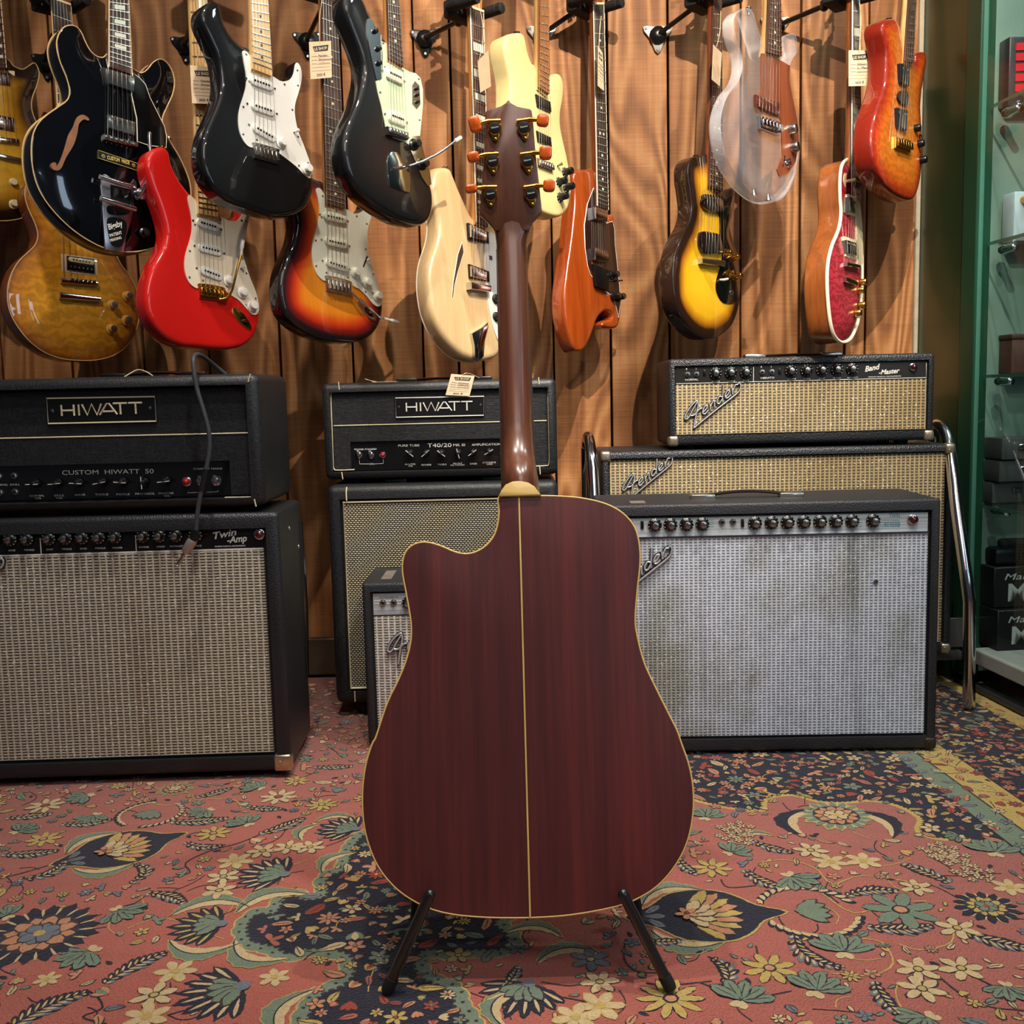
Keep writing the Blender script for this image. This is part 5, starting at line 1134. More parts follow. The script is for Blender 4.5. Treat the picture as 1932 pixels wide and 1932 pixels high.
# chrome tube frame that carries the wide cabinet
st = empty('amplifier_stand', 'bent chrome tube stand carrying the wide right cabinet', 'amplifier stand', Matrix.Translation((K.fr.O.x+.4, 2.4, 0)))
O_ = st.matrix_world.translation
KX0 = K.fr.w(x0, .05, 0).x; KX1 = K.fr.w(x1, .05, 0).x
for s_, pts in ((0, [(KX0-.022, 2.20, 0.008), (KX0-.022, 2.21, .26), (KX0-.022, 2.30, .52), (KX0-.024, 2.34, .59), (KX0-.026, 2.39, .62), (KX0-.026, 2.44, .60), (KX0-.026, 2.46, .54), (KX0-.026, 2.48, .10)]),):
    mb = MB(); mb.tube([Vector(p)-O_ for p in smooth(pts, False, 5)], .0125, 0, 14); mb.build('side_frame', CHROME, st, 60)
RP = [tuple(at_z(1828, 1332, .008)), tuple(at_y(1829, 1135, 2.215)), tuple(at_y(1824, 1095, 2.22)), tuple(at_y(1805, 960, 2.28)), tuple(at_y(1795, 868, 2.33)), tuple(at_y(1786, 820, 2.37)), tuple(at_y(1774, 803, 2.40)), tuple(at_y(1764, 806, 2.44)), tuple(at_y(1762, 850, 2.47)), tuple(at_y(1766, 1000, 2.48)), (at_y(1775, 1250, 2.48).x, 2.48, .06)]
mb = MB(); mb.tube([Vector(p)-O_ for p in RP[:2]+smooth(RP[2:], False, 5)], .0135, 0, 14); mb.build('side_frame', CHROME, st, 60)
zc = K.fr.O.z+zb
mb = MB(); mb.box(Vector(((KX0+KX1)/2+.01, 2.47, zc-.012))-O_, (KX1-KX0+.05, .03, .022), 0, .002); mb.build('cross_bar', simple('grey_steel', (90, 90, 92), .4, .7, var=.1), st); mb = MB(); mb.box(Vector(((KX0+KX1)/2+.01, 2.36, zc-.012))-O_, (KX1-KX0+.05, .03, .022), 0, .002); mb.build('cross_bar', bpy.data.materials['grey_steel'], st)
mb = MB(); q = at_y(1805, 1180, 2.36); mb.box(Vector((q.x, 2.36, zc+.04))-O_, (.07, .006, .07), 0, .001, 1); mb.build('side_plate', bpy.data.materials['grey_steel'], st)
# right silver combo
A = Amp('combo_amplifier', 'large black combo amplifier with stained blue silver grille and bright metal panel at the right', (1766, 1417), 1.962, -1.5, 'amplifier')
x1 = A.P(1768, 1300).x; x0 = x1-.66; zT = A.P(1755, 941).z; zb = -A.fr.O.z
zp0 = A.P(1740, 1001).z; rec = .03
# upper part leans back a little, as the sloping control panel
A.cab(x0, x1, zb+.004, zT, .22, .022, .012, TOLEXG, .006, tt=.026, bt=.030)
pz0 = A.P(*ZR([(1000, 905)])[0], -.008).z-.002
pn = A.panel('control_panel', x0+.023, x1-.023, pz0, zT-.027, .006, ALU, .006)
A.panel('grille_cloth', x0+.0225, x1-.0225, zb+.035, pz0-.003, .005, C_TWIN, .006)
mb = MB(); mb.box(((x0+x1)/2, .004, pz0-.001), (x1-x0-.045, .006, .003)); mb.build('trim_strip', CHROME, A.root)
for x in (270, 698, 750): A.jack(A.P(*ZR([(x, 862-(x-270)*.02)])[0], -.006), pn, .0068)
for x in (385, 458, 533, 607, 853, 930, 1005, 1081, 1157, 1231, 1307, 1405): A.knob(A.P(*ZR([(x, 868-(x-385)*.02)])[0], -.005), pn, .0135, ang=x)
for x in (326, 795):
    q = A.P(*ZR([(x, 868-(x-326)*.02)])[0], -.005); mb = MB(); mb.box(q, (.006, .004, .016), 0, .001); mb.build('slide_switch', BLACKP, pn)
A.lamp(A.P(*ZR([(1590, 842)])[0], -.005), pn, JEWD, .0085)
A.text('TWIN', ZR([(1480, 836)])[0], ZR([(1530, 834)])[0], .009, BLUEP, pn, -.0057, depth=.0003); A.text('REVERB', ZR([(1458, 876)])[0], ZR([(1532, 874)])[0], .009, BLUEP, pn, -.0057, depth=.0003)
mb = MB()
for a0, b0 in ((640, 660), (1340, 1356), (1440, 1530)):
    for k in range(4): mb.tube([A.P(*ZR([(a0, 845+k*10)])[0], -.0058), A.P(*ZR([(b0, 845+k*10)])[0], -.0058)], .0003, 0, 4)
mb.build('panel_line', BLUEP, pn)
script_logo(A, (1166, 1128), (1268, 1060), .005, .003)
A.corners([(1, 0), (0, 0)], simple('worn_black_corner', (60, 50, 44), .5, .6, var=.3), .024)
A.handle(A.P(*ZR([(645, 740)])[0]).x, A.P(*ZR([(1080, 730)])[0]).x, zT, .10, hgt=.010, endm=NICKEL)
q = A.P(1652, 1098, -.005); mb = MB()
for k in range(10): t_ = k*.63; mb.tube([q, q+Vector((math.cos(t_)*.006, -.002*(k % 3), math.sin(t_)*.006))], .0008, 0, 4)
mb.build('torn_threads', simple('dark_thread', (60, 58, 56), .8), A.root)
TWR = A
mb = MB(); mb.box((x0+.08, .05, zT+.0006), (.03, .04, .0012)); mb.build('dymo_label', bpy.data.materials['label_strip'], A.root)
# price tags of the heads
price_tag('paper price tag hanging over the front of the middle amplifier head', ZM([(1008, 94), (1172, 108), (1136, 250), (968, 243)]), 2.296, 0, ['Hiwatt', 'T40/20', '', '800 €'], [ZM([(1090, 100)])[0]+(.002,), ZM([(1110, 90)])[0]+(.0,), ZM([(1150, 98)])[0]+(-.02,), ZM([(1205, 122)])[0]+(-.05,)])
o = empty('price_tag', 'paper price tag lying flat on top of the middle amplifier head', 'price tag', Matrix.Translation(HM.fr.w(HM.P(722, 715).x, .07, HM.box[3]+.0006)), 'shop price tags')
mb = MB(); mb.box((0, 0, 0), (.055, .09, .0008), 0); mb.build('card', PAPER, o); mb = MB(); mb.tube(smooth([(-.02, -.03, .001), (-.04, -.05, .006), (-.045, -.02, .008), (-.03, .0, .001)], False, 5), .0006, 0, 5); mb.build('string', STRG, o)
o = HWL.fr.w(HWL.P(235, 702).x, .10, HWL.box[3]); mb = MB(); mb.tube(smooth([(o.x-.03, o.y-.02, o.z+.001), (o.x-.008, o.y-.01, o.z+.014), (o.x+.012, o.y-.02, o.z+.010), (o.x+.035, o.y-.05, o.z+.001)], False, 5), .0012, 0, 6)
s_ = mb.build('tie_string', STRG); tag(s_, 'loose cotton string lying on top of the big left amplifier head', 'string')
# instrument cable over the left head
cb = empty('instrument_cable', 'grey instrument cable hanging down over the front of the big left head', 'cable', Matrix.Translation(at_y(335, 1075, 1.86)))
O_ = cb.matrix_world.translation; pts = [(425, 706, 2.02), (405, 690, 2.0), (385, 674, 1.95), (372, 669, 1.9), (365, 676, 1.87), (366, 700, 1.862), (372, 735, 1.86), (384, 775, 1.858), (394, 815, 1.858), (395, 850, 1.858), (389, 885, 1.857), (380, 925, 1.856), (373, 965, 1.856), (370, 1000, 1.857)]
CAB = simple('grey_cable_rubber', (62, 64, 68), .5, var=.1)
W_ = [at_y(x, y, Y)-O_ for x, y, Y in pts]; mb = MB(); mb.tube(smooth([tuple(p) for p in W_], False, 6), .0042, 0, 10); mb.build('cord', CAB, cb, 60)
mb = MB(); mb.tube([W_[-4], W_[-3]], .0054, 0, 10); o = mb.build('heat_shrink', simple('black_shrink', (26, 26, 28), .35), cb, 60)
e0, e1, e2, e3 = [at_y(x, y, 1.856)-O_ for x, y in ((370, 1000), (364, 1018), (349, 1043), (334, 1070))]
d = (e2-e1).normalized(); mb = MB(); mb.lathe(e0, e1-e0, [(0, .0055), (.012, .0065), ((e1-e0).length, .008)], 0, 12); mb.build('strain_relief', BLACKP, cb)
mb = MB(); l = (e2-e1).length; mb.lathe(e1, d, [(0, .008), (.004, .0092), (l*.8, .0088), (l, .0065)], 0, 16); mb.build('plug_barrel', simple('satin_plug', (190, 172, 160), .35, .7), cb)
mb = MB(); l2 = (e3-e2).length; mb.lathe(e2, d, [(0, .0032), (l2*.8, .0032), (l2*.84, .002), (l2*.9, .003), (l2, .0012)], 0, 12); mb.build('plug_tip', NICKEL, cb)
# ---------------------------------------------------------------- guitars on the wall
GL_BLACK = gloss('black_lacquer', (9, 9, 11)); GL_RED = gloss('red_lacquer', (196, 20, 14)); GL_CREAM = gloss('cream_lacquer', (214, 194, 134))
DARKB = gloss('dark_brown_lacquer', (44, 24, 14)); BIND = simple('cream_binding', (214, 176, 118), .4, coat=.3); BINDW = simple('white_binding', (236, 226, 200), .4, coat=.3)
def xf(pts, dx, dy=0): return [(x+dx, y+dy) for x, y in pts]
# far left single-cut with yellow burst top
g = Guitar('electric_guitar', 'yellow topped dark edged single-cut electric guitar cut off by the left edge', (0, 300), 2.42)
LP1 = burst('yellow_burst_finish', [(.0, rgb(22, 12, 8)), (.22, rgb(40, 20, 10)), (.5, rgb(180, 128, 30)), (.8, rgb(208, 158, 44))], .15)
g.body([(14, 112), (25, 124), (42, 131), (55, 124), (66, 119), (74, 137), (70, 160), (61, 185), (60, 205), (68, 230), (85, 265), (98, 310), (95, 355), (75, 392), (40, 412), (-10, 416), (-60, 400), (-95, 350), (-105, 290), (-85, 235), (-75, 195), (-92, 150), (-90, 110), (-60, 98), (-30, 104)], .05, .003, [LP1, LPBACK], .008, binding=BIND)
g.neck((-38, 0), (2, 0), (-28, 128), (12, 128), ((-20, 262), (32, 276)), .63, edge=BIND, inlay='trap', imat=AGEDW, wood_=LPBACK, hstyle='lp')
humbucker(g, [(-32, 128), (28, 134), (28, 170), (-30, 163)], CREAMP, [(-27, 133), (20, 138), (20, 163), (-26, 157)], CHROME)
humbucker(g, [(-28, 208), (34, 218), (35, 256), (-26, 246)], CREAMP, [(-22, 213), (27, 222), (28, 250), (-21, 241)], CHROME)
g.box4('bridge', [(-24, 255), (36, 262), (36, 272), (-24, 266)], 0, .013, CHROME); g.box4('tailpiece', [(-24, 284), (40, 298), (40, 308), (-24, 294)], 0, .013, NICKEL)
for p in ((50, 330), (52, 365), (22, 345), (24, 385)): g.knob(p, .012, .014, .002, CREAMP)
G1 = g
# ES style black hollow body with vibrato tailpiece
g = Guitar('electric_guitar', 'black hollow body electric guitar with f-hole and big chrome vibrato tailpiece', (230, 480), 2.13, 47)
g.body(Z1([(832, 412), (790, 435), (740, 430), (690, 390), (650, 320), (620, 250), (580, 203), (530, 192), (480, 212), (445, 265), (430, 330), (440, 410), (468, 500), (505, 590), (528, 680), (515, 755), (440, 815), (350, 878), (290, 940), (252, 1020), (238, 1120), (245, 1250), (280, 1400), (350, 1530), (450, 1650), (560, 1750), (680, 1830), (800, 1885), (950, 1912), (1090, 1902), (1230, 1855), (1340, 1780), (1420, 1660), (1450, 1520), (1440, 1380), (1375, 1215), (1290, 1070), (1240, 960), (1236, 890), (1270, 810), (1310, 720), (1326, 630), (1310, 545), (1270, 478), (1215, 448), (1160, 478), (1120, 528), (1070, 555), (1005, 520)]),
       .045, .003, [gloss('black_hollow_body_lacquer', (7, 8, 12), .12), GL_BLACK], .014, R=.09, binding=BIND, bind_back=BIND, grid=.01)
g.neck((205, 0), (245, 0), (207, 126), (249, 140), ((203, 260), (252, 272)), .63, hb=.014, bh=.02, inlay='block', imat=AGEDW, edge=BIND, wood_=MAHOG, hstyle='lp')
for q, rq in ((Z1([(815, 520), (1025, 580), (1022, 698), (822, 632)]), Z1([(778, 508), (1040, 580), (1038, 735), (782, 648)])), (Z1([(822, 865), (1028, 925), (1025, 1030), (825, 970)]), Z1([(782, 845), (1045, 925), (1042, 1060), (788, 985)]))):
    humbucker(g, rq, BLACKP, q, NICKEL, h=.019, hr=.012)
mb = MB(); 
o = g.hard('bridge', [(196, 258, .018), (226, 266, .018), (258, 274, .018)], .006, NICKEL)
for k in range(6): mb = MB(); mb.box(g.fr.L(204+k*9.6, 259+k*2.6, .025), (.006, .006, .006), 0, .001, 1); mb.build('saddle', CHROME, o)
g.plate('pickguard', Z1([(1010, 555), (1060, 590), (1105, 640), (1140, 740), (1200, 860), (1250, 960), (1265, 1040), (1262, 1120), (1140, 1105), (1045, 1075), (1040, 900), (1000, 720)]), .012, .016, simple('black_guard', (12, 12, 14), .15, coat=.6), sm=False, edge=BINDW)
g.plate('f_hole', Z1([(628, 870), (660, 885), (680, 905), (668, 918), (640, 905), (600, 940), (588, 1010), (560, 1100), (500, 1200), (470, 1270), (440, 1295), (400, 1285), (388, 1250), (405, 1232), (430, 1240), (425, 1265), (455, 1230), (490, 1130), (520, 1030), (560, 960), (590, 890)]), .0, .0142, simple('f_hole_wood', (140, 92, 60), .6, var=.2), sm=True, k=3)
PLQ = [Z1([p])[0] for p in ((745, 1140), (1055, 1245), (1052, 1298), (745, 1200))]
GOLDT = simple('gold_lettering', (214, 184, 90), .5)
pl = g.box4('nameplate', PLQ, .0, .0165, BLACKP, 0)
mb = MB(); P = [g.fr.L(x, y, .017) for x, y in PLQ]; mb.tube(P, .0005, 0, 4, True); mb.build('edge_trim', GOLDT, pl)
text_between(g.fr, 'CUSTOM  MADE', Z1([(815, 1208)])[0], Z1([(985, 1250)])[0], .0075, GOLDT, pl, .0175, bold=.02, depth=.0003)
for c_ in ((785, 1185), (1015, 1255)):
    q = g.fr.L(*Z1([c_])[0], .0172); mb = MB()
    for k in range(8): d = Vector((math.cos(k*math.pi/4), 0, math.sin(k*math.pi/4))); mb.tube([q+d*.0015, q+d*.0042], .0004, 0, 4)
    mb.tube([q+Vector((math.cos(t)*.0022, 0, math.sin(t)*.0022)) for t in [k*.785 for k in range(8)]], .0004, 0, 4, True); mb.build('star_mark', GOLDT, pl)
# vibrato tailpiece
vb = g.plate('vibrato_tailpiece', Z1([(770, 1330), (800, 1320), (835, 1345), (990, 1395), (1015, 1360), (1035, 1380), (1040, 1440), (1020, 1500), (1015, 1590), (990, 1700), (960, 1790), (940, 1920), (800, 1895), (790, 1760), (782, 1640), (775, 1520), (765, 1420)]), .0125, .017, simple('brushed_alloy', (176, 172, 176), .3, 1, var=.06), sm=False, r=.001)
g.plate('window', Z1([(838, 1400), (1000, 1440), (990, 1560), (840, 1530)]), .015, .0182, GL_BLACK, sm=False, par=vb)
g.plate('window', Z1([(825, 1560), (980, 1590), (960, 1630), (830, 1625)]), .015, .0182, GL_BLACK, sm=True, par=vb)
w_ = g.plate('badge', Z1([(820, 1655), (960, 1690), (930, 1860), (860, 1868), (830, 1800)]), .015, .0184, GL_BLACK, sm=True, par=vb)
for tx, a_, b_, hh in (('Bigsby', (828, 1745), (938, 1712), .011), ('PATENT', (838, 1800), (930, 1775), .006), ('PENDING', (842, 1835), (925, 1812), .005)):
    text_between(g.fr, tx, Z1([a_])[0], Z1([b_])[0], hh, PAINTW, w_, .019, .2 if tx[0] == 'B' else 0, .02, .0003)
g.hard('roller_bar', [(188, 333, .03), (222, 344, .03), (255, 353, .03)], .005, CHROME, vb); g.hard('roller_bar', [(190, 374, .03), (222, 384, .03), (256, 395, .03)], .006, CHROME, vb)
g.hard('vibrato_arm', [(256, 372, .035), (266, 366, .045), (274, 350, .055), (282, 330, .06), (284, 300, .06), (282, 262, .06), (283, 250, .06)], .0035, CHROME, vb)
q = g.fr.L(262, 368, .03); mb = MB(); mb.lathe(q, (0, -1, 0), [(0, .012), (.014, .012), (.018, .007)], 0, 14); mb.build('spring_cup', CHROME, vb)
for p in ((303, 365), (306, 417), (272, 440)): g.knob(p, .011, .013, .0135, BRASSY if p[0] > 280 else BLACKP)
g.switch((290, 360), .013, AGEDW); g.button((318, 262), -.01, (.7, 0, .7)); ES = g
# amber flame single-cut, lower left
AMB = burst('amber_flame_finish', [(0, rgb(120, 62, 14)), (.12, rgb(176, 108, 22)), (.5, rgb(206, 140, 34)), (1, rgb(214, 150, 40))], .3, fs=75, grain=.2)
g = Guitar('electric_guitar', 'amber flame topped single-cut electric guitar hanging lowest at the left', (135, 680), 2.36, 46)
g.body(Z3([(520, 70), (440, 40), (340, 20), (250, 55), (200, 95), (182, 150), (187, 220), (213, 300), (252, 385), (276, 468), (262, 540), (218, 592), (150, 655), (95, 735), (62, 830), (55, 940), (76, 1045), (132, 1150), (222, 1258), (340, 1340), (460, 1380), (580, 1391), (700, 1388), (820, 1358), (920, 1290), (985, 1190), (1015, 1080), (1016, 980), (998, 880), (950, 780), (885, 695), (850, 610), (868, 530), (882, 450), (850, 400), (800, 415), (740, 440), (690, 420), (650, 330)]), .052, .003, [AMB, gloss('amber_brown_side', (128, 60, 20))], .012, binding=BIND)
g.neck((96, 0), (135, 14), (122, 420), (168, 434), ((121, 530), (182, 540)), .63, hb=.014, bh=.016, inlay='trap', imat=AGEDW, wood_=LPBACK, edge=BIND, hstyle='lp')
PINKR = simple('pinkish_ring', (222, 190, 160), .4, coat=.3)
humbucker(g, Z3([(447, 612), (708, 648), (716, 776), (452, 746)]), PINKR, Z3([(490, 626), (690, 650), (692, 758), (492, 728)]), BLACKP, h=.0165, hr=.013, rows=2)
g.pickup(Z3([(500, 650)])[0], Z3([(688, 680)])[0], .011, .012, .018, CREAMP, screws=False, pm=NICKEL, name='bobbin')
o = g.box4('bridge', Z3([(450, 786), (716, 812), (716, 850), (450, 826)]), 0, .02, CHROME, .003)
for k in range(6): mb = MB(); mb.box(g.fr.L(*Z3([(530+k*32, 806+k*3)])[0], .022), (.006, .005, .008), 0, .001, 1); mb.build('saddle', BLACKP, o)
g.box4('tailpiece', Z3([(438, 890), (736, 925), (738, 965), (440, 940)]), .003, .022, CHROME, .004, sm=False)
SPK = simple('amber_knob', (214, 160, 84), .3, coat=.4)
for p in Z3([(815, 990), (925, 925), (808, 1165), (920, 1100)]): g.knob(p, .0125, .018, .010, SPK, NICKEL)
g.button(Z3([(528, 1385)])[0], -.02); g.button(Z3([(192, 118)])[0], -.02, (-.6, 0, .6)); LPC = g
# red double-cut
g = Guitar('electric_guitar', 'bright red double-cut electric guitar with cream pickguard and gold hardware', (395, 655), 2.165, 48, group=None)
g.body([(368, 372), (348, 350), (334, 328), (325, 306), (321, 287), (309, 276), (295, 278), (283, 287), (277, 306), (278, 322), (287, 352), (299, 383), (309, 415), (313, 443), (308, 465), (299, 482), (288, 502), (279, 530), (275, 560), (277, 582), (284, 602), (298, 622), (318, 640), (345, 652), (375, 655), (405, 658), (435, 658), (461, 651), (480, 635), (489, 612), (492, 588), (491, 567), (484, 550), (475, 527), (466, 505), (462, 480), (463, 462), (468, 440), (473, 418), (480, 395), (486, 370), (484, 352), (476, 345), (467, 352), (460, 375), (455, 396), (448, 410), (436, 416), (424, 414), (412, 403)], .045, .010, [GL_RED, GL_RED], .001)
g.neck((365, 30), (388, 30), (375, 402), (411, 409), ((380, 545), (423, 556)), .648, inlay='dot', imat=BLACKP, board=MAPLE, edge=None, hb=.011, bh=.013)
g.plate('pickguard', Z3([(1380, 185), (1425, 225), (1445, 290), (1465, 330), (1590, 345), (1620, 350), (1670, 372), (1725, 372), (1765, 330), (1792, 275), (1815, 300), (1812, 370), (1790, 450), (1775, 540), (1776, 620), (1795, 700), (1825, 790), (1862, 880), (1884, 960), (1888, 1020), (1872, 1055), (1840, 1055), (1795, 1010), (1745, 955), (1700, 925), (1650, 890), (1625, 855), (1450, 828), (1445, 865), (1400, 845), (1365, 795), (1347, 710), (1355, 620), (1385, 520), (1402, 430), (1395, 330), (1375, 230)]), .0, .0035, PARCH, screws=.055, k=4)
for a_, b_ in (((1440, 375), (1600, 425)), ((1450, 558), (1622, 602)), ((1465, 724), (1626, 785))): g.pickup(*Z3([a_, b_]), w=.019, h0=.002, h1=.009, mat=WHITEP)
g.strat_bridge(Z3([(1450, 828), (1627, 856), (1650, 962), (1460, 936)]), GOLD)
g.hard('vibrato_arm', [Z3([(1600, 945)])[0]+(.012,), Z3([(1660, 930)])[0]+(.02,), Z3([(1690, 880)])[0]+(.03,), Z3([(1725, 740)])[0]+(.04,), Z3([(1757, 620)])[0]+(.045,)], .0028, GOLD)
g.hard('arm_tip', [Z3([(1757, 622)])[0]+(.045,), Z3([(1762, 570)])[0]+(.046,), Z3([(1770, 508)])[0]+(.047,)], [.003]*5+[.0045]*5+[.003], WHITEP)
for p in Z3([(1662, 812), (1762, 898), (1835, 995)]): g.knob(p, .0125, .014, .0035, WHITEP)
g.switch(Z3([(1752, 725)])[0], .003, WHITEP)
def jack(g, A, B, mat, w=.022):
    A = g.fr.L(*A, .002); B = g.fr.L(*B, .002); u = (B-A); l = u.length; u.normalize(); v = Vector((-u.z, 0, u.x)); m = (A+B)/2
    mb = MB(); P = [m+u*math.cos(t)*l/2+v*math.sin(t)*w/2*(1-.25*math.cos(t)) for t in [k*math.pi/12 for k in range(24)]]
    mb.slab([(p.x, p.z) for p in P], -.0035, 0, 0, .001); 
    q = m+u*l*.1; P2 = [q+u*math.cos(t)*l*.22+v*math.sin(t)*w*.28 for t in [k*math.pi/8 for k in range(16)]]; mb.slab([(p.x, p.z) for p in P2], -.0042, -.0034, 1)
    mb.cyl(q+Vector((0, -.009, 0)), q+Vector((0, 0, 0)), .004, None, 0, 10)
    mb.build('jack_plate', [mat, BLACKP], g.root)
jack(g, *Z3([(1695, 1012), (1832, 1165)]), mat=GOLD); g.button(Z3([(1515, 1303)])[0], -.02, mat=GOLD); g.button((305, 278), -.02, (0, 0, 1), GOLD); RED = g
# black double-cut white guard
g = Guitar('electric_guitar', 'black double-cut electric guitar with white pickguard and maple neck', (495, 400), 2.14, 48)
g.body(Z2([(905, 375), (850, 348), (795, 310), (740, 240), (705, 170), (690, 100), (672, 35), (630, 6), (575, 18), (536, 60), (526, 120), (535, 175), (565, 245), (605, 330), (645, 425), (668, 540), (674, 630), (664, 720), (638, 800), (595, 900), (553, 1000), (532, 1095), (530, 1190), (545, 1290), (585, 1380), (645, 1460), (730, 1525), (835, 1568), (940, 1600), (1050, 1633), (1150, 1640), (1260, 1618), (1335, 1555), (1375, 1460), (1380, 1360), (1350, 1240), (1300, 1090), (1262, 1000), (1242, 910), (1236, 840), (1242, 780), (1266, 700), (1286, 620), (1288, 540), (1275, 480), (1255, 460), (1240, 480), (1226, 560), (1190, 605), (1130, 617), (1070, 583)]), .045, .010, [GL_BLACK, GL_BLACK], .001)
g.neck(*Z2([(893, 0), (1035, 0), (912, 520), (1060, 577)]), Z2([(935, 1165), (1100, 1200)]), .648, inlay='dot', imat=BLACKP, board=MAPLE, hb=.011, bh=.013)
g.plate('pickguard', Z2([(838, 392), (850, 385), (875, 398), (900, 440), (915, 520), (930, 540), (1060, 577), (1130, 617), (1190, 607), (1225, 563), (1242, 480), (1265, 488), (1284, 540), (1282, 620), (1262, 700), (1238, 780), (1232, 840), (1240, 915), (1262, 1005), (1300, 1100), (1350, 1240), (1368, 1330), (1350, 1355), (1300, 1320), (1250, 1270), (1190, 1220), (1120, 1165), (1108, 1130), (918, 1080), (915, 1118), (880, 1110), (845, 1070), (818, 1010), (807, 940), (808, 870), (822, 800), (848, 720), (866, 640), (864, 560), (850, 480)]), .0, .0035, WHITEP, screws=.055, k=4)
for a_, b_ in (((897, 597), (1070, 660)), ((905, 790), (1085, 852)), ((918, 955), (1095, 1058))): g.pickup(*Z2([a_, b_]), w=.019, h0=.002, h1=.009, mat=WHITEP)
g.strat_bridge(Z2([(915, 1080), (1100, 1130), (1108, 1245), (928, 1198)]), NICKEL)
for p in Z2([(1125, 1085), (1320, 1285)]): g.knob(p, .0125, .014, .0035, WHITEP)
g.switch(Z2([(1222, 1010)])[0], .003, WHITEP); g.button(Z2([(985, 1612)])[0], -.02); BLK = g
# three-tone sunburst worn
SB = burst('worn_sunburst_finish', [(0, rgb(14, 6, 8)), (.12, rgb(28, 8, 12)), (.24, rgb(120, 14, 10)), (.40, rgb(196, 60, 16)), (.62, rgb(216, 124, 24)), (1, rgb(222, 136, 30))], 0, grain=.22)
g = Guitar('electric_guitar', 'worn sunburst double-cut electric guitar with pale pickguard and rosewood neck', (630, 645), 2.30, 46)
g.body(Z4([(525, 455), (490, 440), (430, 405), (382, 350), (360, 285), (345, 215), (322, 168), (285, 150), (238, 162), (208, 200), (206, 260), (222, 350), (245, 460), (275, 570), (305, 680), (320, 770), (308, 860), (280, 950), (238, 1040), (205, 1140), (192, 1250), (200, 1350), (230, 1450), (300, 1535), (400, 1600), (520, 1645), (650, 1668), (760, 1670), (860, 1642), (930, 1580), (970, 1490), (982, 1390), (972, 1300), (940, 1200), (900, 1100), (870, 1000), (860, 900), (866, 800), (890, 710), (908, 620), (908, 550), (892, 515), (870, 530), (862, 590), (850, 640), (808, 680), (755, 690), (700, 662)]), .045, .010, [SB, GL_BLACK], .001)
g.neck((608, 5), (635, 15), (616, 384), (651, 394), Z4([(560, 1210), (720, 1250)]), .648, inlay='dot', imat=CREAMP, hb=.011, bh=.013, wood_=AMBER)
g.plate('pickguard', Z4([(470, 520), (480, 500), (505, 510), (535, 560), (545, 620), (560, 650), (690, 660), (750, 695), (808, 686), (850, 645), (872, 590), (897, 600), (902, 650), (888, 720), (864, 800), (856, 905), (868, 1010), (900, 1110), (940, 1225), (968, 1330), (968, 1380), (942, 1402), (900, 1380), (858, 1328), (800, 1270), (750, 1245), (722, 1205), (545, 1165), (540, 1206), (505, 1190), (468, 1140), (444, 1060), (440, 960), (452, 880), (480, 780), (496, 690), (488, 600)]), .0, .0035, AGEDW, screws=.055, k=4)
for a_, b_ in (((530, 705), (700, 745)), ((540, 895), (712, 935)), ((548, 1058), (718, 1112))): g.pickup(*Z4([a_, b_]), w=.019, h0=.002, h1=.009, mat=AGEDW)
g.strat_bridge(Z4([(542, 1168), (715, 1202), (740, 1325), (550, 1285)]), NICKEL)
g.hard('vibrato_arm', [Z4([(735, 1290)])[0]+(.012,), Z4([(790, 1345)])[0]+(.015,), Z4([(880, 1420)])[0]+(.02,), Z4([(950, 1485)])[0]+(.03,), Z4([(990, 1495)])[0]+(.035,)], .0028, CHROME)
g.hard('arm_tip', [Z4([(985, 1494)])[0]+(.035,), Z4([(1040, 1508)])[0]+(.036,), Z4([(1096, 1526)])[0]+(.037,)], [.003]*5+[.0045]*5+[.003], WHITEP)
for p in Z4([(762, 1145), (850, 1222), (930, 1322)]): g.knob(p, .0125, .014, .0035, AGEDW)
g.switch(Z4([(842, 1060)])[0], .003, AGEDW); jack(g, *Z4([(782, 1342), (922, 1512)]), mat=CHROME); g.button(Z4([(600, 1660)])[0], -.02); g.button(Z4([(285, 152)])[0], -.02, (0, 0, 1)); SBG = g
# black offset
OB = burst('black_brown_finish', [(0, rgb(8, 8, 10)), (.25, rgb(14, 10, 10)), (.6, rgb(34, 22, 18)), (1, rgb(40, 26, 20))], 0, grain=.3)
g = Guitar('electric_guitar', 'black offset electric guitar with mint green pickguard and chrome control plates', (740, 420), 2.12, 48)
g.body(Z5([(530, 308), (505, 285), (470, 240), (440, 180), (405, 100), (370, 20), (330, -50), (270, -75), (215, -40), (205, 30), (215, 100), (245, 190), (285, 290), (325, 400), (348, 500), (345, 600), (322, 710), (285, 815), (240, 915), (208, 1010), (196, 1105), (205, 1205), (232, 1310), (285, 1410), (355, 1495), (435, 1560), (525, 1620), (625, 1672), (740, 1702), (812, 1700), (862, 1650), (882, 1570), (882, 1480), (862, 1390), (832, 1300), (802, 1180), (785, 1050), (798, 900), (802, 780), (798, 670), (775, 590), (742, 550), (695, 540), (655, 515)]), .045, .012, [OB, GL_BLACK], .002)
g.neck(*Z5([(525, 0), (620, 0), (542, 440), (650, 505)]), Z5([(560, 985), (680, 1040)]), .61, inlay='dot', imat=CREAMP, hb=.011, bh=.016, wood_=AMBER)
g.plate('pickguard', Z5([(480, 310), (520, 330), (535, 400), (550, 455), (645, 515), (695, 545), (742, 556), (778, 592), (797, 680), (797, 790), (786, 920), (775, 1030), (720, 1035), (702, 1060), (692, 1098), (640, 1070), (570, 1045), (522, 1002), (500, 900), (480, 800), (455, 700), (440, 615), (485, 600), (490, 500), (484, 400)]), 0, .003, MINT, sm=False, screws=.05)
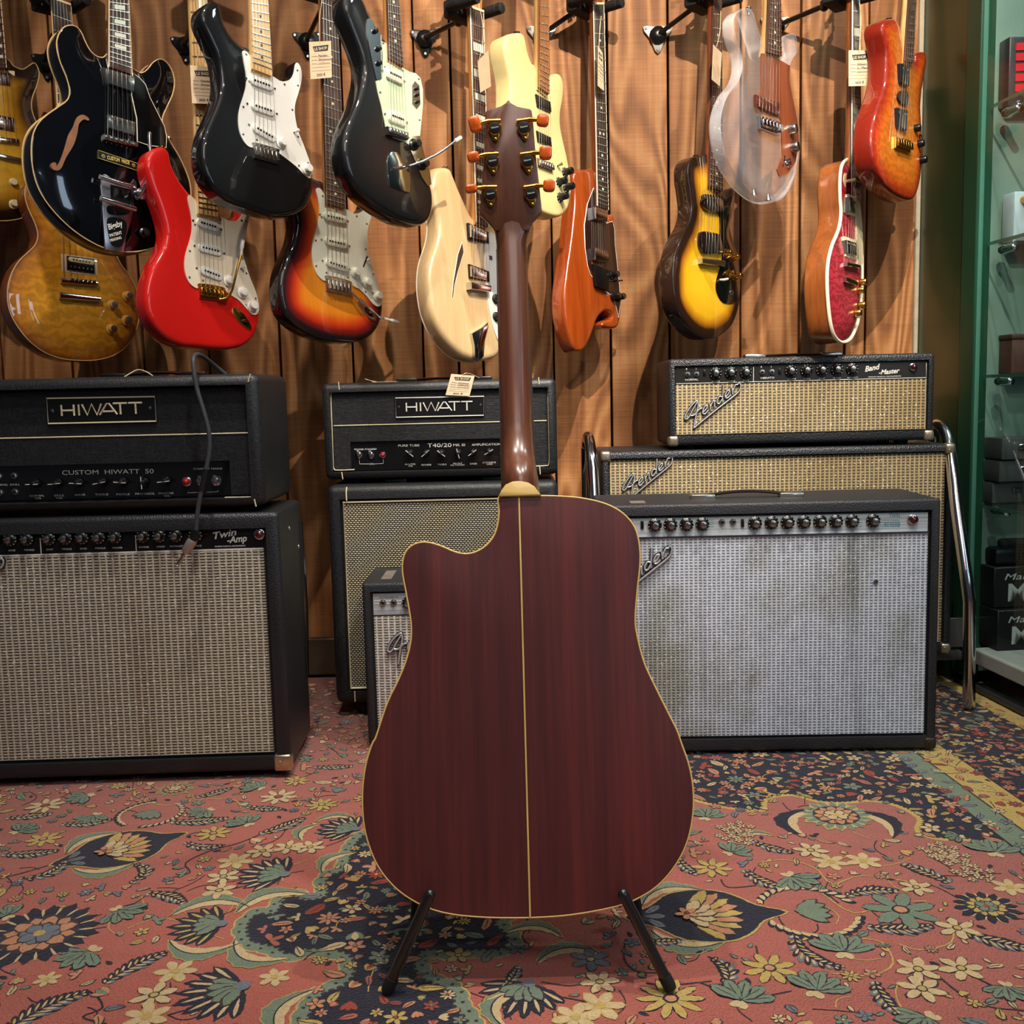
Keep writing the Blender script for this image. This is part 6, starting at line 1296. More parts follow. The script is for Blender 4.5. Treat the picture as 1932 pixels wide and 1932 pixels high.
g.plate('control_plate', Z5([(372, 150), (395, 132), (420, 170), (455, 230), (482, 270), (492, 440), (490, 595), (468, 612), (445, 600), (420, 500), (392, 360), (372, 250)]), 0, .003, CHROME, sm=False)
for p in Z5([(432, 235), (455, 370), (460, 480)]): g.knob(p, .006, .006, .003, BLACKP, skirt=False, name='slide_switch')
g.plate('control_plate', Z5([(702, 1062), (720, 1036), (772, 1034), (805, 1160), (850, 1300), (862, 1400), (835, 1412), (790, 1345), (730, 1200), (692, 1110)]), 0, .003, CHROME, sm=False)
for p in Z5([(725, 1100), (785, 1250)]): g.knob(p, .012, .018, .003, BLACKP, skirt=True)
g.plate('switch_plate', Z5([(715, 650), (737, 616), (770, 650), (778, 790), (750, 826), (716, 785)]), .003, .0045, NICKEL, sm=False)
for p in Z5([(742, 675), (746, 722), (750, 775)]): g.knob(p, .004, .006, .004, BLACKP, skirt=False, name='slide_switch')
for a_, b_ in (((528, 540), (652, 600)), ((545, 868), (672, 918))): g.pickup(*Z5([a_, b_]), w=.024, h0=.002, h1=.010, mat=AGEDW, rr=.006); 
o = g.box4('bridge', Z5([(532, 955), (690, 1005), (688, 1060), (540, 1015)]), 0, .014, CHROME, .002)
for k in range(6): mb = MB(); mb.box(g.fr.L(*Z5([(560+k*23, 985+k*8)])[0], .0155), (.006, .004, .010), 0, .001, 1); mb.build('saddle', NICKEL, o)
tp = g.plate('tailpiece', Z5([(527, 1230), (535, 1180), (562, 1150), (600, 1155), (650, 1205), (690, 1285), (702, 1370), (700, 1465), (600, 1435), (545, 1408), (530, 1320)]), 0, .004, CHROME, sm=False, r=.001)
g.hard('vibrato_arm', [Z5([(572, 1280)])[0]+(.010,), Z5([(680, 1262)])[0]+(.012,), Z5([(800, 1222)])[0]+(.03,), Z5([(930, 1155)])[0]+(.05,), Z5([(1040, 1072)])[0]+(.07,)], .0026, CHROME)
g.hard('arm_tip', [Z5([(1040, 1072)])[0]+(.07,), Z5([(1085, 1045)])[0]+(.072,)], .0042, WHITEP)
g.button(Z5([(570, 1640)])[0], -.02); JAG = g
# natural semi-hollow
NAT = wood('natural_maple', (200, 166, 118), (224, 194, 146), .8, .3, .8)
g = Guitar('electric_guitar', 'pale natural wood semi-hollow electric guitar with slash sound hole', (870, 680), 2.30, 50)
g.body(Z4([(1600, 590), (1560, 500), (1522, 405), (1495, 350), (1440, 338), (1385, 352), (1366, 400), (1352, 500), (1366, 620), (1398, 720), (1403, 820), (1384, 920), (1350, 1020), (1330, 1120), (1326, 1250), (1345, 1400), (1382, 1520), (1440, 1630), (1520, 1725), (1600, 1785), (1700, 1812), (1780, 1808), (1850, 1780), (1920, 1680), (1960, 1540), (1965, 1380), (1945, 1220), (1905, 1080), (1880, 980), (1900, 890), (1890, 800), (1850, 740), (1800, 740), (1740, 735), (1690, 745), (1650, 700)]), .04, .014, [NAT, NAT], .002, bind_back=BINDW, rb=.003)
g.neck((893, 38), (909, 44), (900, 419), (922, 428), Z4([(1665, 1230), (1790, 1270)]), .628, hb=.011, bh=.018, edge=BINDW, inlay='trap', imat=AGEDW, wood_=AMBER)
g.plate('sound_hole', Z4([(1577, 915), (1590, 990), (1545, 1140), (1520, 1240), (1510, 1340), (1502, 1320), (1512, 1210), (1545, 1010)]), -.002, .0026, simple('sound_hole_dark', (60, 42, 28), .8, var=.1), sm=False, edge=BINDW)
g.plate('pickguard', Z4([(1750, 905), (1790, 830), (1840, 870), (1880, 1000), (1900, 1200), (1895, 1500), (1850, 1650), (1815, 1560), (1780, 1400), (1762, 1280), (1755, 1100)]), .002, .005, WHITEP, sm=False)
for rq, q in ((Z4([(1625, 765), (1782, 838), (1784, 922), (1632, 890)]), Z4([(1648, 778), (1766, 836), (1764, 900), (1650, 872)])), (Z4([(1634, 1078), (1784, 1135), (1786, 1215), (1640, 1188)]), Z4([(1652, 1092), (1768, 1140), (1766, 1198), (1655, 1172)]))):
    humbucker(g, rq, BLACKP, q, CHROME, h=.014, hr=.008)
g.box4('bridge', Z4([(1650, 1212), (1800, 1242), (1800, 1290), (1652, 1268)]), 0, .020, CHROME, .002)
tp = g.plate('tailpiece', Z4([(1655, 1605), (1740, 1555), (1775, 1520), (1780, 1560), (1752, 1660), (1745, 1780), (1712, 1812), (1682, 1792), (1676, 1700)]), .002, .010, CHROME, sm=False, r=.002)
for p in Z4([(1828, 1345), (1832, 1480)]): g.knob(p, .011, .014, .005, BLACKP, NICKEL)
g.box4('sticker', Z4([(1782, 1012), (1806, 1018), (1808, 1050), (1784, 1044)]), .005, .0056, simple('purple_sticker', (90, 50, 90), .5), 0)
g.button(Z4([(1450, 345)])[0], -.02, (0, 0, 1)); g.button(Z4([(1655, 1800)])[0], -.02); RIC = g
# cream offset behind the headstock
g = Guitar('electric_guitar', 'cream coloured electric guitar hanging behind the large headstock', (1040, 405), 2.24, 50)
g.body(Z5([(1655, 500), (1632, 480), (1602, 400), (1580, 290), (1550, 245), (1482, 248), (1432, 270), (1418, 330), (1424, 410), (1442, 500), (1462, 600), (1466, 720), (1462, 850), (1468, 1000), (1490, 1150), (1530, 1320), (1590, 1470), (1680, 1590), (1770, 1636), (1845, 1642), (1900, 1590), (1928, 1480), (1924, 1350), (1902, 1210), (1868, 1060), (1848, 950), (1850, 850), (1866, 760), (1872, 650), (1858, 585), (1828, 553), (1780, 570), (1760, 650), (1740, 720)]), .045, .008, [GL_CREAM, GL_CREAM], .004)
g.neck(*Z5([(1680, 0), (1752, 0), (1682, 660), (1758, 715)]), Z5([(1680, 1255), (1770, 1290)]), .648, inlay=None, board=wood('roasted_maple', (128, 76, 36), (168, 108, 58), 1.5, .4), hb=.011, bh=.014)
for q in (Z5([(1660, 712), (1768, 772), (1775, 852), (1672, 808)]), Z5([(1665, 990), (1772, 1042), (1778, 1118), (1675, 1072)])): humbucker(g, None, None, q, BLACKP, poles=False, h=.008)
g.strat_bridge(Z5([(1665, 1195), (1780, 1240), (1780, 1312), (1672, 1268)]), NICKEL)
for p in Z5([(1870, 1310), (1822, 1385), (1880, 1425), (1832, 1500)]): g.knob(p, .011, .022, .001, BLACKP, marks=True)
g.switch(Z5([(1808, 1265)])[0], .001, NICKEL); g.button(Z5([(1668, 1625)])[0], -.02, mat=BLACKP); g.button(Z5([(1508, 250)])[0], -.02, (0, 0, 1), BLACKP); CRM = g
# brown mahogany with hooked tail
g = Guitar('electric_guitar', 'glossy reddish brown electric guitar with dark pickguard and hooked lower bout', (1090, 660), 2.38, 50)
BRN = wood('red_brown_mahogany', (120, 44, 12), (172, 78, 24), 1.0, .22, 1.0)
g.body(Z8([(345, 120), (325, 108), (262, 108), (234, 120), (228, 155), (236, 240), (230, 350), (215, 490), (196, 620), (182, 740), (183, 860), (205, 970), (235, 1045), (265, 1058), (292, 1035), (318, 985), (336, 935), (350, 895), (372, 862), (400, 845), (425, 855), (432, 880), (400, 892), (380, 905), (378, 925), (400, 935), (445, 936), (465, 918), (476, 860), (478, 780), (472, 700), (455, 610), (445, 500), (440, 410), (443, 365), (430, 341), (408, 352), (398, 385), (372, 390)]), .04, .008, [BRN, BRN], .004)
g.neck((1122, 12), (1138, 12), (1128, 388), (1148, 396), Z8([(360, 625), (415, 640)]), .628, hb=.011, bh=.014, inlay='dot', edge=BINDW, wood_=MAHOG, board=EBONY)
g.plate('pickguard', Z8([(332, 206), (345, 250), (350, 300), (398, 390), (430, 380), (440, 420), (443, 500), (455, 610), (466, 720), (470, 800), (462, 880), (448, 820), (430, 770), (395, 745), (350, 700), (316, 658), (300, 610), (288, 520), (284, 400), (300, 290)]), 0, .004, simple('dark_tortoise_guard', (38, 24, 20), .15, coat=.8, var=.2, vs=60), sm=False, edge=WHITEP)
for q in (Z8([(340, 303), (405, 325), (405, 380), (342, 366)]), Z8([(340, 515), (410, 535), (410, 592), (342, 578)])): humbucker(g, None, None, q, CHROME, h=.016, poles=True)
g.box4('bridge', Z8([(340, 600), (415, 632), (412, 738), (352, 715)]), 0, .016, BLACKP, .003); 
for p in Z8([(425, 660), (432, 770), (458, 775)]): g.knob(p, .011, .020, .004, BLACKP, NICKEL)
g.hard('switch_lever', [Z8([(440, 692)])[0]+(.004,), Z8([(455, 690)])[0]+(.02,), Z8([(480, 688)])[0]+(.035,)], .002, CHROME)
TQ = g
# small yellow burst
YB = burst('yellow_black_burst_finish', [(0, rgb(22, 10, 6)), (.2, rgb(42, 20, 8)), (.33, rgb(176, 112, 16)), (.5, rgb(226, 172, 26)), (1, rgb(236, 186, 34))], 0, grain=.08)
g = Guitar('electric_guitar', 'small yellow and dark brown burst electric guitar with black pickguard', (1325, 638), 2.36, 50)
g.body(Z8([(935, 45), (890, 35), (850, 45), (826, 85), (825, 150), (836, 230), (843, 310), (830, 380), (795, 450), (762, 530), (748, 620), (748, 720), (762, 810), (800, 895), (860, 960), (925, 990), (990, 978), (1050, 925), (1082, 850), (1096, 760), (1096, 650), (1084, 560), (1060, 480), (1042, 405), (1046, 335), (1064, 290), (1068, 235), (1055, 205), (1035, 215), (1020, 250), (995, 245)]), .04, .004, [YB, DARKB], .003)
g.neck((1345, 0), (1363, 0), (1340, 352), (1364, 360), Z8([(925, 600), (1010, 612)]), .628, hb=.011, bh=.015, inlay='dot', imat=AGEDW, wood_=MAHOG, edge=None, hstyle='lp')
g.plate('pickguard', Z8([(905, 238), (1000, 245), (1030, 255), (1064, 245), (1060, 320), (1040, 400), (1045, 480), (1075, 560), (1092, 640), (1090, 755), (1060, 806), (1005, 805), (972, 752), (970, 690), (990, 620), (1000, 560), (986, 520), (986, 352), (940, 332), (905, 292), (895, 262)]), .0, .004, simple('black_gloss_guard', (14, 13, 14), .12, coat=1), sm=True, k=3, r=.001)
g.plate('pickup', Z8([(900, 432), (945, 436), (985, 446), (1000, 480), (1003, 545), (960, 552), (915, 548), (893, 520), (890, 470)]), .0, .012, simple('black_pickup_cover', (16, 15, 16), .15, coat=1), k=4, r=.002)
g.plate('pickup', Z8([(905, 262), (950, 250), (1000, 262), (1010, 320), (995, 330), (940, 325), (908, 300)]), .004, .012, simple('black_pickup_cover', (16, 15, 16), .15, coat=1), k=4, r=.002)
g.box4('bridge', Z8([(900, 570), (1020, 582), (1018, 615), (900, 598)]), 0, .016, NICKEL, .003)
for p in Z8([(1014, 548), (1052, 570), (1028, 655), (1065, 668)]): g.knob(p, .011, .019, .004, GOLD)
g.hard('selector_switch', [Z8([(990, 685)])[0]+(.004,), Z8([(1010, 684)])[0]+(.015,), Z8([(1030, 680)])[0]+(.02,)], .003, AGEDW)
q = g.fr.L(*Z8([(1047, 752)])[0], .004); mb = MB(); mb.lathe(q, (0, -1, 0), [(0, .007), (.003, .006), (.004, .003)], 0, 12); mb.build('jack_socket', NICKEL, g.root)
g.button(Z8([(890, 985)])[0], -.02, mat=BLACKP); g.button(Z8([(862, 40)])[0], -.015, (0, 0, 1), BLACKP); JR = g
# clear acrylic
FROST = None
t = NT('clear_acrylic'); lw = t.n('ShaderNodeLayerWeight'); lw.inputs[0].default_value = .5; tr = t.n('ShaderNodeBsdfTransparent'); tr.inputs[0].default_value = (.93, .93, .94, 1)
t.p(col=rgb(215, 215, 220), rough=.08, coat=1); f_ = t.n('ShaderNodeMapRange'); t.set(f_, 0, lw.outputs['Facing']); f_.inputs[1].default_value = .5; f_.inputs[2].default_value = 1.0; f_.inputs[3].default_value = .035; f_.inputs[4].default_value = .5
mx = t.n('ShaderNodeMixShader'); t.set(mx, 0, f_.outputs[0]); t.t.links.new(tr.outputs[0], mx.inputs[1]); t.t.links.new(t.b.outputs[0], mx.inputs[2]); t.t.links.new(mx.outputs[0], t.t.nodes['Material Output'].inputs[0]); LUC = t.m
t = NT('frosted_acrylic_edge'); tr = t.n('ShaderNodeBsdfTransparent'); tr.inputs[0].default_value = (.96, .96, .97, 1); t.p(col=rgb(226, 226, 230), rough=.12, coat=1)
mx = t.n('ShaderNodeMixShader'); t.set(mx, 0, t.math('MULTIPLY_ADD', t.noise(t.coord((12, 12, 12)), 2, 2), .5, .12)); t.t.links.new(tr.outputs[0], mx.inputs[1]); t.t.links.new(t.b.outputs[0], mx.inputs[2]); t.t.links.new(mx.outputs[0], t.t.nodes['Material Output'].inputs[0]); FROST = t.m
PAL = wood('striped_rosewood', (88, 40, 22), (150, 78, 48), 1.6, .35, .3)
g = Guitar('electric_guitar', 'clear transparent acrylic electric guitar with a striped rosewood plate', (1455, 378), 2.28, 50)
g.body(Z7([(325, 325), (300, 255), (272, 175), (250, 92), (226, 48), (185, 46), (150, 82), (136, 130), (150, 225), (182, 320), (192, 415), (166, 500), (112, 570), (72, 660), (56, 760), (66, 880), (102, 1000), (162, 1105), (232, 1190), (312, 1248), (382, 1262), (440, 1238), (490, 1160), (524, 1050), (538, 930), (534, 800), (512, 700), (486, 620), (466, 540), (466, 452), (492, 380), (524, 332), (520, 272), (504, 208), (468, 210), (432, 255), (420, 320), (408, 348)]), .038, .008, [LUC, FROST], 0, backm=0)
g.neck(*Z7([(335, 0), (412, 0), (325, 325), (415, 352)]), Z7([(290, 770), (400, 800)]), .628, hb=.009, bh=.013, inlay='dot', wood_=MAPLE, edge=None)
g.plate('pickguard', Z7([(288, 335), (330, 332), (466, 412), (463, 500), (485, 620), (515, 760), (524, 900), (500, 1020), (450, 1088), (402, 1104), (386, 1060), (420, 980), (415, 850), (408, 740), (300, 712), (250, 655), (250, 592), (288, 575)]), .0005, .003, PAL, sm=False)
g.box4('pickup', Z7([(255, 590), (405, 640), (402, 720), (258, 660)]), .003, .009, simple('epoxy_pickup', (80, 36, 24), .2, coat=1), .002)
g.strat_bridge(Z7([(280, 722), (412, 765), (405, 848), (286, 802)]), CHROME, .009)
for p in Z7([(466, 812), (478, 925)]): g.knob(p, .012, .016, .003, NICKEL, CHROME, skirt=False)
q = g.fr.L(*Z7([(450, 1025)])[0], .003); mb = MB(); mb.lathe(q, (0, -1, 0), [(0, .011), (.002, .010), (.003, .006), (.008, .005)], 0, 14); mb.build('jack_socket', CHROME, g.root); g.switch(Z7([(428, 1010)])[0], .003, NICKEL)
g.button(Z7([(205, 52)])[0], -.018, (0, 0, 1)); g.button(Z7([(330, 1255)])[0], -.018); g.button(Z7([(240, 1225)])[0], -.018); DAN = g
# red quilt
RQ = burst('red_quilt_finish', [(0, rgb(140, 34, 44)), (.3, rgb(158, 40, 52)), (1, rgb(176, 56, 66))], .55, fs=120, grain=.2)
g = Guitar('electric_guitar', 'red quilted top single-cut electric guitar with wide cream binding, seen nearly edge on', (1600, 640), 2.33, 51)
g.body(Z8([(1668, 56), (1640, 66), (1622, 100), (1615, 170), (1616, 260), (1620, 340), (1608, 420), (1572, 510), (1552, 600), (1548, 700), (1553, 800), (1564, 900), (1582, 970), (1610, 1004), (1640, 1008), (1672, 985), (1702, 920), (1720, 830), (1729, 700), (1729, 560), (1724, 450), (1716, 370), (1712, 300), (1716, 240), (1708, 210), (1700, 225), (1692, 150), (1686, 90)]), .055, .003, [RQ, LPBACK], .010, binding=BINDW, R=.05, br=.004)
g.neck((1609, 5), (1622, 5), (1608, 345), (1626, 352), Z8([(1670, 600), (1722, 616)]), .628, hb=.013, bh=.018, inlay='trap', imat=AGEDW, wood_=LPBACK, edge=BINDW, board=EBONY, hstyle='lp')
for rq, q in ((Z8([(1660, 236), (1705, 256), (1705, 356), (1662, 340)]), Z8([(1666, 250), (1698, 264), (1698, 340), (1668, 328)])), (Z8([(1640, 458), (1708, 480), (1712, 582), (1645, 560)]), Z8([(1652, 475), (1700, 490), (1702, 560), (1655, 545)]))): humbucker(g, rq, CREAMP, q, NICKEL, h=.018, hr=.013)
g.box4('bridge', Z8([(1655, 592), (1722, 606), (1722, 624), (1655, 612)]), 0, .02, CHROME, .002); g.box4('tailpiece', Z8([(1650, 668), (1706, 690), (1708, 716), (1652, 694)]), .002, .02, CHROME, .003)
for p in Z8([(1712, 700), (1700, 742), (1706, 820), (1684, 860)]): g.knob(p, .011, .018, .006, BRASSY)
q = g.fr.L(*Z8([(1646, 172)])[0], .004); mb = MB(); mb.lathe(q, (0, -1, 0), [(0, .018), (.0015, .018)], 0, 18); mb.cyl(q, q+Vector((0, -.022, 0)), .0035, None, 0, 10); mb.build('selector_switch', CREAMP, g.root)
g.plate('pickguard', Z8([(1700, 250), (1722, 300), (1732, 420), (1734, 600), (1724, 618), (1706, 600), (1702, 480)]), .010, .013, CREAMP, sm=False)
g.button(Z8([(1575, 1005)])[0], -.03); g.button(Z8([(1640, 68)])[0], -.03, (-.3, 0, 1)); LPR = g
# orange burst right
OR = burst('orange_burst_finish', [(0, rgb(120, 20, 8)), (.14, rgb(170, 52, 12)), (.4, rgb(196, 98, 22)), (1, rgb(206, 120, 34))], .3, fs=90, grain=.2)
g = Guitar('electric_guitar', 'orange red burst electric guitar with gold bridge hanging beside the green wall', (1690, 372), 2.33, 50)
g.body(Z7([(1168, 215), (1160, 170), (1132, 118), (1090, 114), (1058, 135), (1052, 190), (1066, 270), (1078, 350), (1075, 450), (1062, 540), (1032, 630), (1002, 730), (986, 830), (985, 930), (1002, 1040), (1042, 1125), (1110, 1200), (1195, 1246), (1250, 1240), (1280, 1160), (1295, 1050), (1302, 900), (1292, 760), (1288, 640), (1305, 520), (1322, 420), (1326, 355), (1314, 324), (1285, 322), (1262, 335), (1248, 380)]), .045, .008, [OR, gloss('deep_orange_lacquer', (118, 26, 8))], .005, R=.05)
g.neck(*Z7([(1213, 0), (1262, 0), (1190, 380), (1240, 395)]), Z7([(1145, 880), (1225, 905)]), .628, hb=.012, bh=.015, inlay='dot', imat=BLACKP, wood_=MAPLE, edge=None)
for rq, q in ((Z7([(1130, 395), (1215, 415), (1215, 545), (1140, 510)]), Z7([(1160, 395), (1215, 412), (1215, 540), (1165, 512)])), (Z7([(1108, 662), (1205, 690), (1205, 820), (1112, 785)]), Z7([(1142, 672), (1205, 690), (1205, 815), (1146, 790)]))): humbucker(g, rq, PINKR, q, BLACKP, h=.013, hr=.004, poles=True)
g.plate('pickup', Z7([(1148, 590), (1170, 565), (1205, 580), (1205, 655), (1175, 650), (1150, 625)]), 0, .010, BLACKP, k=3)
g.strat_bridge(Z7([(1130, 852), (1222, 880), (1222, 958), (1130, 925)]), GOLD, .01)
for p in Z7([(1240, 808), (1262, 905), (1280, 1005)]): g.knob(p, .009, .016, .002, BLACKP, skirt=False)
g.hard('selector_switch', [Z7([(1278, 850)])[0]+(.002,), Z7([(1290, 835)])[0]+(.012,)], .003, BLACKP)
g.button(Z7([(1085, 1225)])[0], -.02, mat=BLACKP); g.button(Z7([(1085, 120)])[0], -.02, (0, 0, 1), BLACKP); ORG = g
bpy.context.view_layer.update()
PLW = simple('satin_steel_plate', (186, 182, 174), .35, .8, var=.05)
hanger(LPC, 'black padded hanger holding the amber flame guitar', (88, 120)); hanger(RED, 'black padded hanger holding the red guitar', (350, 88)); hanger(SBG, 'black padded hanger holding the worn sunburst guitar', (580, 80))
hanger(RIC, 'black padded hanger holding the pale natural guitar', (802, 75)); hanger(TQ, 'black padded hanger holding the reddish brown guitar', (1022, 68), PLW); hanger(JR, 'black padded hanger on a bright steel plate holding the yellow burst guitar', (1241, 68), PLW); hanger(LPR, 'black padded hanger holding the red quilted guitar', (1463, 52), PLW)
for g_, l_ in ((ES, 'the black hollow body guitar'), (BLK, 'the black guitar with white pickguard'), (JAG, 'the black offset guitar'), (CRM, 'the cream guitar'), (DAN, 'the clear acrylic guitar'), (ORG, 'the orange burst guitar'), (G1, 'the far left yellow guitar')): hanger(g_, 'black padded hanger holding '+l_)
def ny(g, x, y, h=.036): q = g.fr.L(x, y, h); return g.fr.w(*q).y
price_tag('paper price tag on the neck of the red guitar', Z2([(436, 495), (625, 512), (630, 790), (452, 784)]), ny(RED, 385, 160), 20, ['Fender', 'Strat 8', '', '3000 €'], [(372, 122, .001), (373, 100, .004), (378, 60, .01), (386, 20, .01)])
price_tag('paper price tag on the neck of the worn sunburst guitar', Z2([(1340, 318), (1508, 310), (1514, 588), (1352, 602)]), ny(SBG, 620, 110), 20, ['Fender', 'Stratocaster', '', '5000 €'], [(603, 80, .001), (602, 60, .004), (603, 30, .006), (608, 0, .006)])
price_tag('paper price tag on the neck of the red quilted guitar', Z7([(834, 315), (965, 315), (971, 536), (834, 540)]), ny(LPR, 1616, 130), 22, ['Gibson', 'L. Paul', '', '5600 €'], [(1621, 100, .001), (1622, 70, .004), (1624, 35, .006), (1622, 5, .006)])
price_tag('blank paper price tag turned away beside the pale natural guitar neck', [(901, 115), (921, 95), (926, 163), (906, 175)], ny(RIC, 905, 130), -40, [''], [(903, 115, .001), (909, 90, .004), (911, 50, .004), (903, 5, .004)], plain=True)
price_tag('narrow paper price tag folded along the reddish brown guitar neck', [(1128, 85), (1137, 100), (1140, 172), (1128, 162)], ny(TQ, 1134, 120), 62, ['', '', '', ''], [(1130, 88, .001), (1131, 60, .003), (1134, 30, .003)])
price_tag('narrow paper price tag along the yellow burst guitar neck', [(1346, 84), (1362, 100), (1358, 163), (1343, 150)], ny(JR, 1354, 120), 60, [''], [(1352, 88, .001), (1358, 60, .004), (1360, 20, .004)], plain=True)
# ---------------------------------------------------------------- the acoustic guitar in front and its stand
Z10 = lambda p: zz(660, 880, 2.927, p); Z11 = lambda p: zz(660, 1350, 2.841, p); Z9 = lambda p: zz(860, 160, 6.9, p)
fa = Fr((1000, 1731), 1.19, 0, 12.0, (1000, 1731))
AR = empty('acoustic_guitar', 'dark red brown acoustic guitar seen from behind on a stand in the foreground', 'guitar', fa.M)
t = NT('red_mahogany_back'); g1 = t.noise(t.coord((150, 150, 4)), 1, 4, .6); g2 = t.noise(t.coord((26, 26, 1.2)), 1, 3, .55, .4); g3 = t.noise(t.coord((4, 4, .7)), 1.5, 2)
f = t.math('ADD', t.math('MULTIPLY', g1, .28), t.math('ADD', t.math('MULTIPLY', g2, .36), t.math('MULTIPLY', g3, .36)))
t.p(col=t.ramp(f, [(.32, rgb(60, 26, 27)), (.5, rgb(88, 37, 35)), (.68, rgb(122, 48, 41))]), rough=.42, coat=.25, croug=.35); t.bump(g1, .08, .0004); ABACK = t.m
ANECK = wood('satin_brown_neck', (86, 46, 30), (122, 72, 46), 1.2, .34, .5, croug=.2)
ABIND = simple('yellowed_binding', (232, 192, 112), .35, coat=.4); ATOP = wood('spruce_top', (206, 160, 100), (226, 184, 124), 1, .4, .4)
OUT = Z10([(822, 168), (822, 240), (816, 310), (795, 380), (752, 435), (695, 470), (640, 481), (580, 470), (510, 440), (450, 421), (400, 416), (350, 430), (310, 465), (290, 520), (289, 590), (305, 680), (323, 780), (336, 870), (335, 960), (312, 1060), (270, 1170), (203, 1310), (138, 1505)]) + Z11([(118, 150), (84, 260), (66, 400), (70, 560), (98, 690), (152, 815), (232, 915), (322, 985), (430, 1038), (550, 1068), (700, 1083), (850, 1087), (1000, 1085), (1150, 1075), (1300, 1053), (1450, 1020), (1560, 975), (1662, 905), (1750, 800), (1810, 680), (1840, 540), (1843, 400), (1820, 265), (1780, 150)]) + Z10([(1810, 1460), (1770, 1380), (1700, 1240), (1630, 1090), (1592, 950), (1578, 850), (1588, 700), (1604, 550), (1603, 450), (1585, 360), (1550, 298), (1490, 243), (1400, 200), (1280, 173), (1150, 162), (1030, 160), (930, 163)])
Pl = [(p.x, p.z) for p in fa.LL(OUT)]; P = ccw(resample(smooth(Pl, True, 5), .006)); n = len(P)
print('acoustic', max(p[0] for p in P)-min(p[0] for p in P), max(p[1] for p in P)-min(p[1] for p in P))
D_ = .105
vs = []; fs = []; Q = offset(P, .0016)
gx = np.arange(-.25, .25, .02); gz = np.arange(0, .6, .02); cand = [(x, z) for x in gx for z in gz if inside(Q, x, z)]
DD = dist_to(Q, np.array(cand)); keep = [(c, d) for c, d in zip(cand, DD) if d > .010]
ov, _, of, orv, _, _ = delaunay_2d_cdt([Vector(q) for q in Q]+[Vector(c) for c, d in keep], [], [list(range(n))], 1, 1e-6)
dd = [0]*n+[d for c, d in keep]; mb = MB(); vv = []
for v, o in zip(ov, orv): d = dd[o[0]] if o else 0; u = min(d/.12, 1); vv.append((v.x, -.004*(1-(1-u)**2), v.y))
mb.add(vv, of, 0); mb.add([(x, .0, z) for x, z in Q]+[(x, .002, z) for x, z in P], [[i, (i+1) % n, n+(i+1) % n, n+i] for i in range(n)], 0); mb.build('back', ABACK, AR)
mb = MB(); mb.add([(x, .002, z) for x, z in P]+[(x, D_, z) for x, z in P], [[i, (i+1) % n, n+(i+1) % n, n+i] for i in range(n)], 0); mb.build('side', ABACK, AR)
mb = MB(); mb.add([(x, D_, z) for x, z in P], [list(range(n))], 0); Pt = offset(P, -.0004); mb.build('soundboard', ATOP, AR)
for y in (.0012, D_-.001): mb = MB(); mb.tube([(x, y, z) for x, z in offset(P, .0006)], .0014, 0, 8, True); mb.build('binding', ABIND, AR, 60)
a_, b_ = fa.L(979, 939, .001), fa.L(1000, 1730, .001); mb = MB(); sl = (b_-a_).length; mb.tube([a_.lerp(b_, k/30)+Vector((0, -.004*(1-(1-min(1, min(k, 30-k)/30*sl/.12))**2)+.0006, 0)) for k in range(31)], .0012, 0, 6); mb.build('centre_strip', ABIND, AR, 60)
# heel cap + neck
cp = [fa.L(*p, .004) for p in Z10([(822, 166), (838, 130), (860, 100), (900, 82), (940, 80), (985, 88), (1020, 110), (1045, 145), (1056, 160)])]
mb = MB(); mb.slab([(p.x, p.z) for p in cp], -.004, .004, 0, .001); mb.build('heel_cap', ABIND, AR)
NX = [(1731, None)]
sec = [(943.5, 1020, 937, .003, .088), (944.5, 1018, 915, .003, .085), (945.5, 1014.5, 893, .009, .074), (946, 1011, 872, .032, .05), (946, 1007.5, 850, .050, .034), (945.5, 1003.5, 800, .058, .026), (943, 1000.5, 700, .060, .024), (940.5, 997.5, 600, .062, .022), (938, 995.5, 520, .064, .020), (936.5, 993, 460, .066, .018)]
mb = MB(); N = 14; rings = []
for xl, xr, y, yb, dp in sec:
    l = fa.L(xl, y, -yb-dp*.7); r = fa.L(xr, y, -yb-dp*.7); yfront = yb+dp; ring = []
    for k in range(N+1):
        th = math.pi*k/N; c = -math.cos(th); s_ = math.sin(th); m = (l+r)/2; hw = (r-l).x/2
        ring.append(Vector((m.x+hw*math.copysign(abs(c)**.85, c), yfront-(yfront-yb)*s_**.8, m.z)))
    rings.append(ring)
# volute into headstock
def hs(y): return .070
for xl, xr, y, yb in ((934, 997, 435, .066), (929, 1003, 412, .064)):
    l = fa.L(xl, y, -.074); r = fa.L(xr, y, -.074); ring = []
    for k in range(N+1):
        th = math.pi*k/N; c = -math.cos(th); s_ = math.sin(th); m = (l+r)/2; hw = (r-l).x/2; ring.append(Vector((m.x+hw*math.copysign(abs(c)**.6, c), .084-(.084-yb)*s_**.5, m.z)))
    rings.append(ring)
vs = [v for r_ in rings for v in r_]; nn = N+1; fs = []
for i in range(len(rings)-1): fs += [[i*nn+k, i*nn+(k+1) % nn, (i+1)*nn+(k+1) % nn, (i+1)*nn+k] for k in range(nn)]
fs += [list(range(nn)), [(len(rings)-1)*nn+k for k in range(nn)]]
mb.add(vs, fs); mb.build('neck', ANECK, AR, 50)
l0, r0_, l1, r1_ = fa.L(936, 470, -.088), fa.L(993, 470, -.088), fa.L(945, 900, -.088), fa.L(1012, 900, -.088)
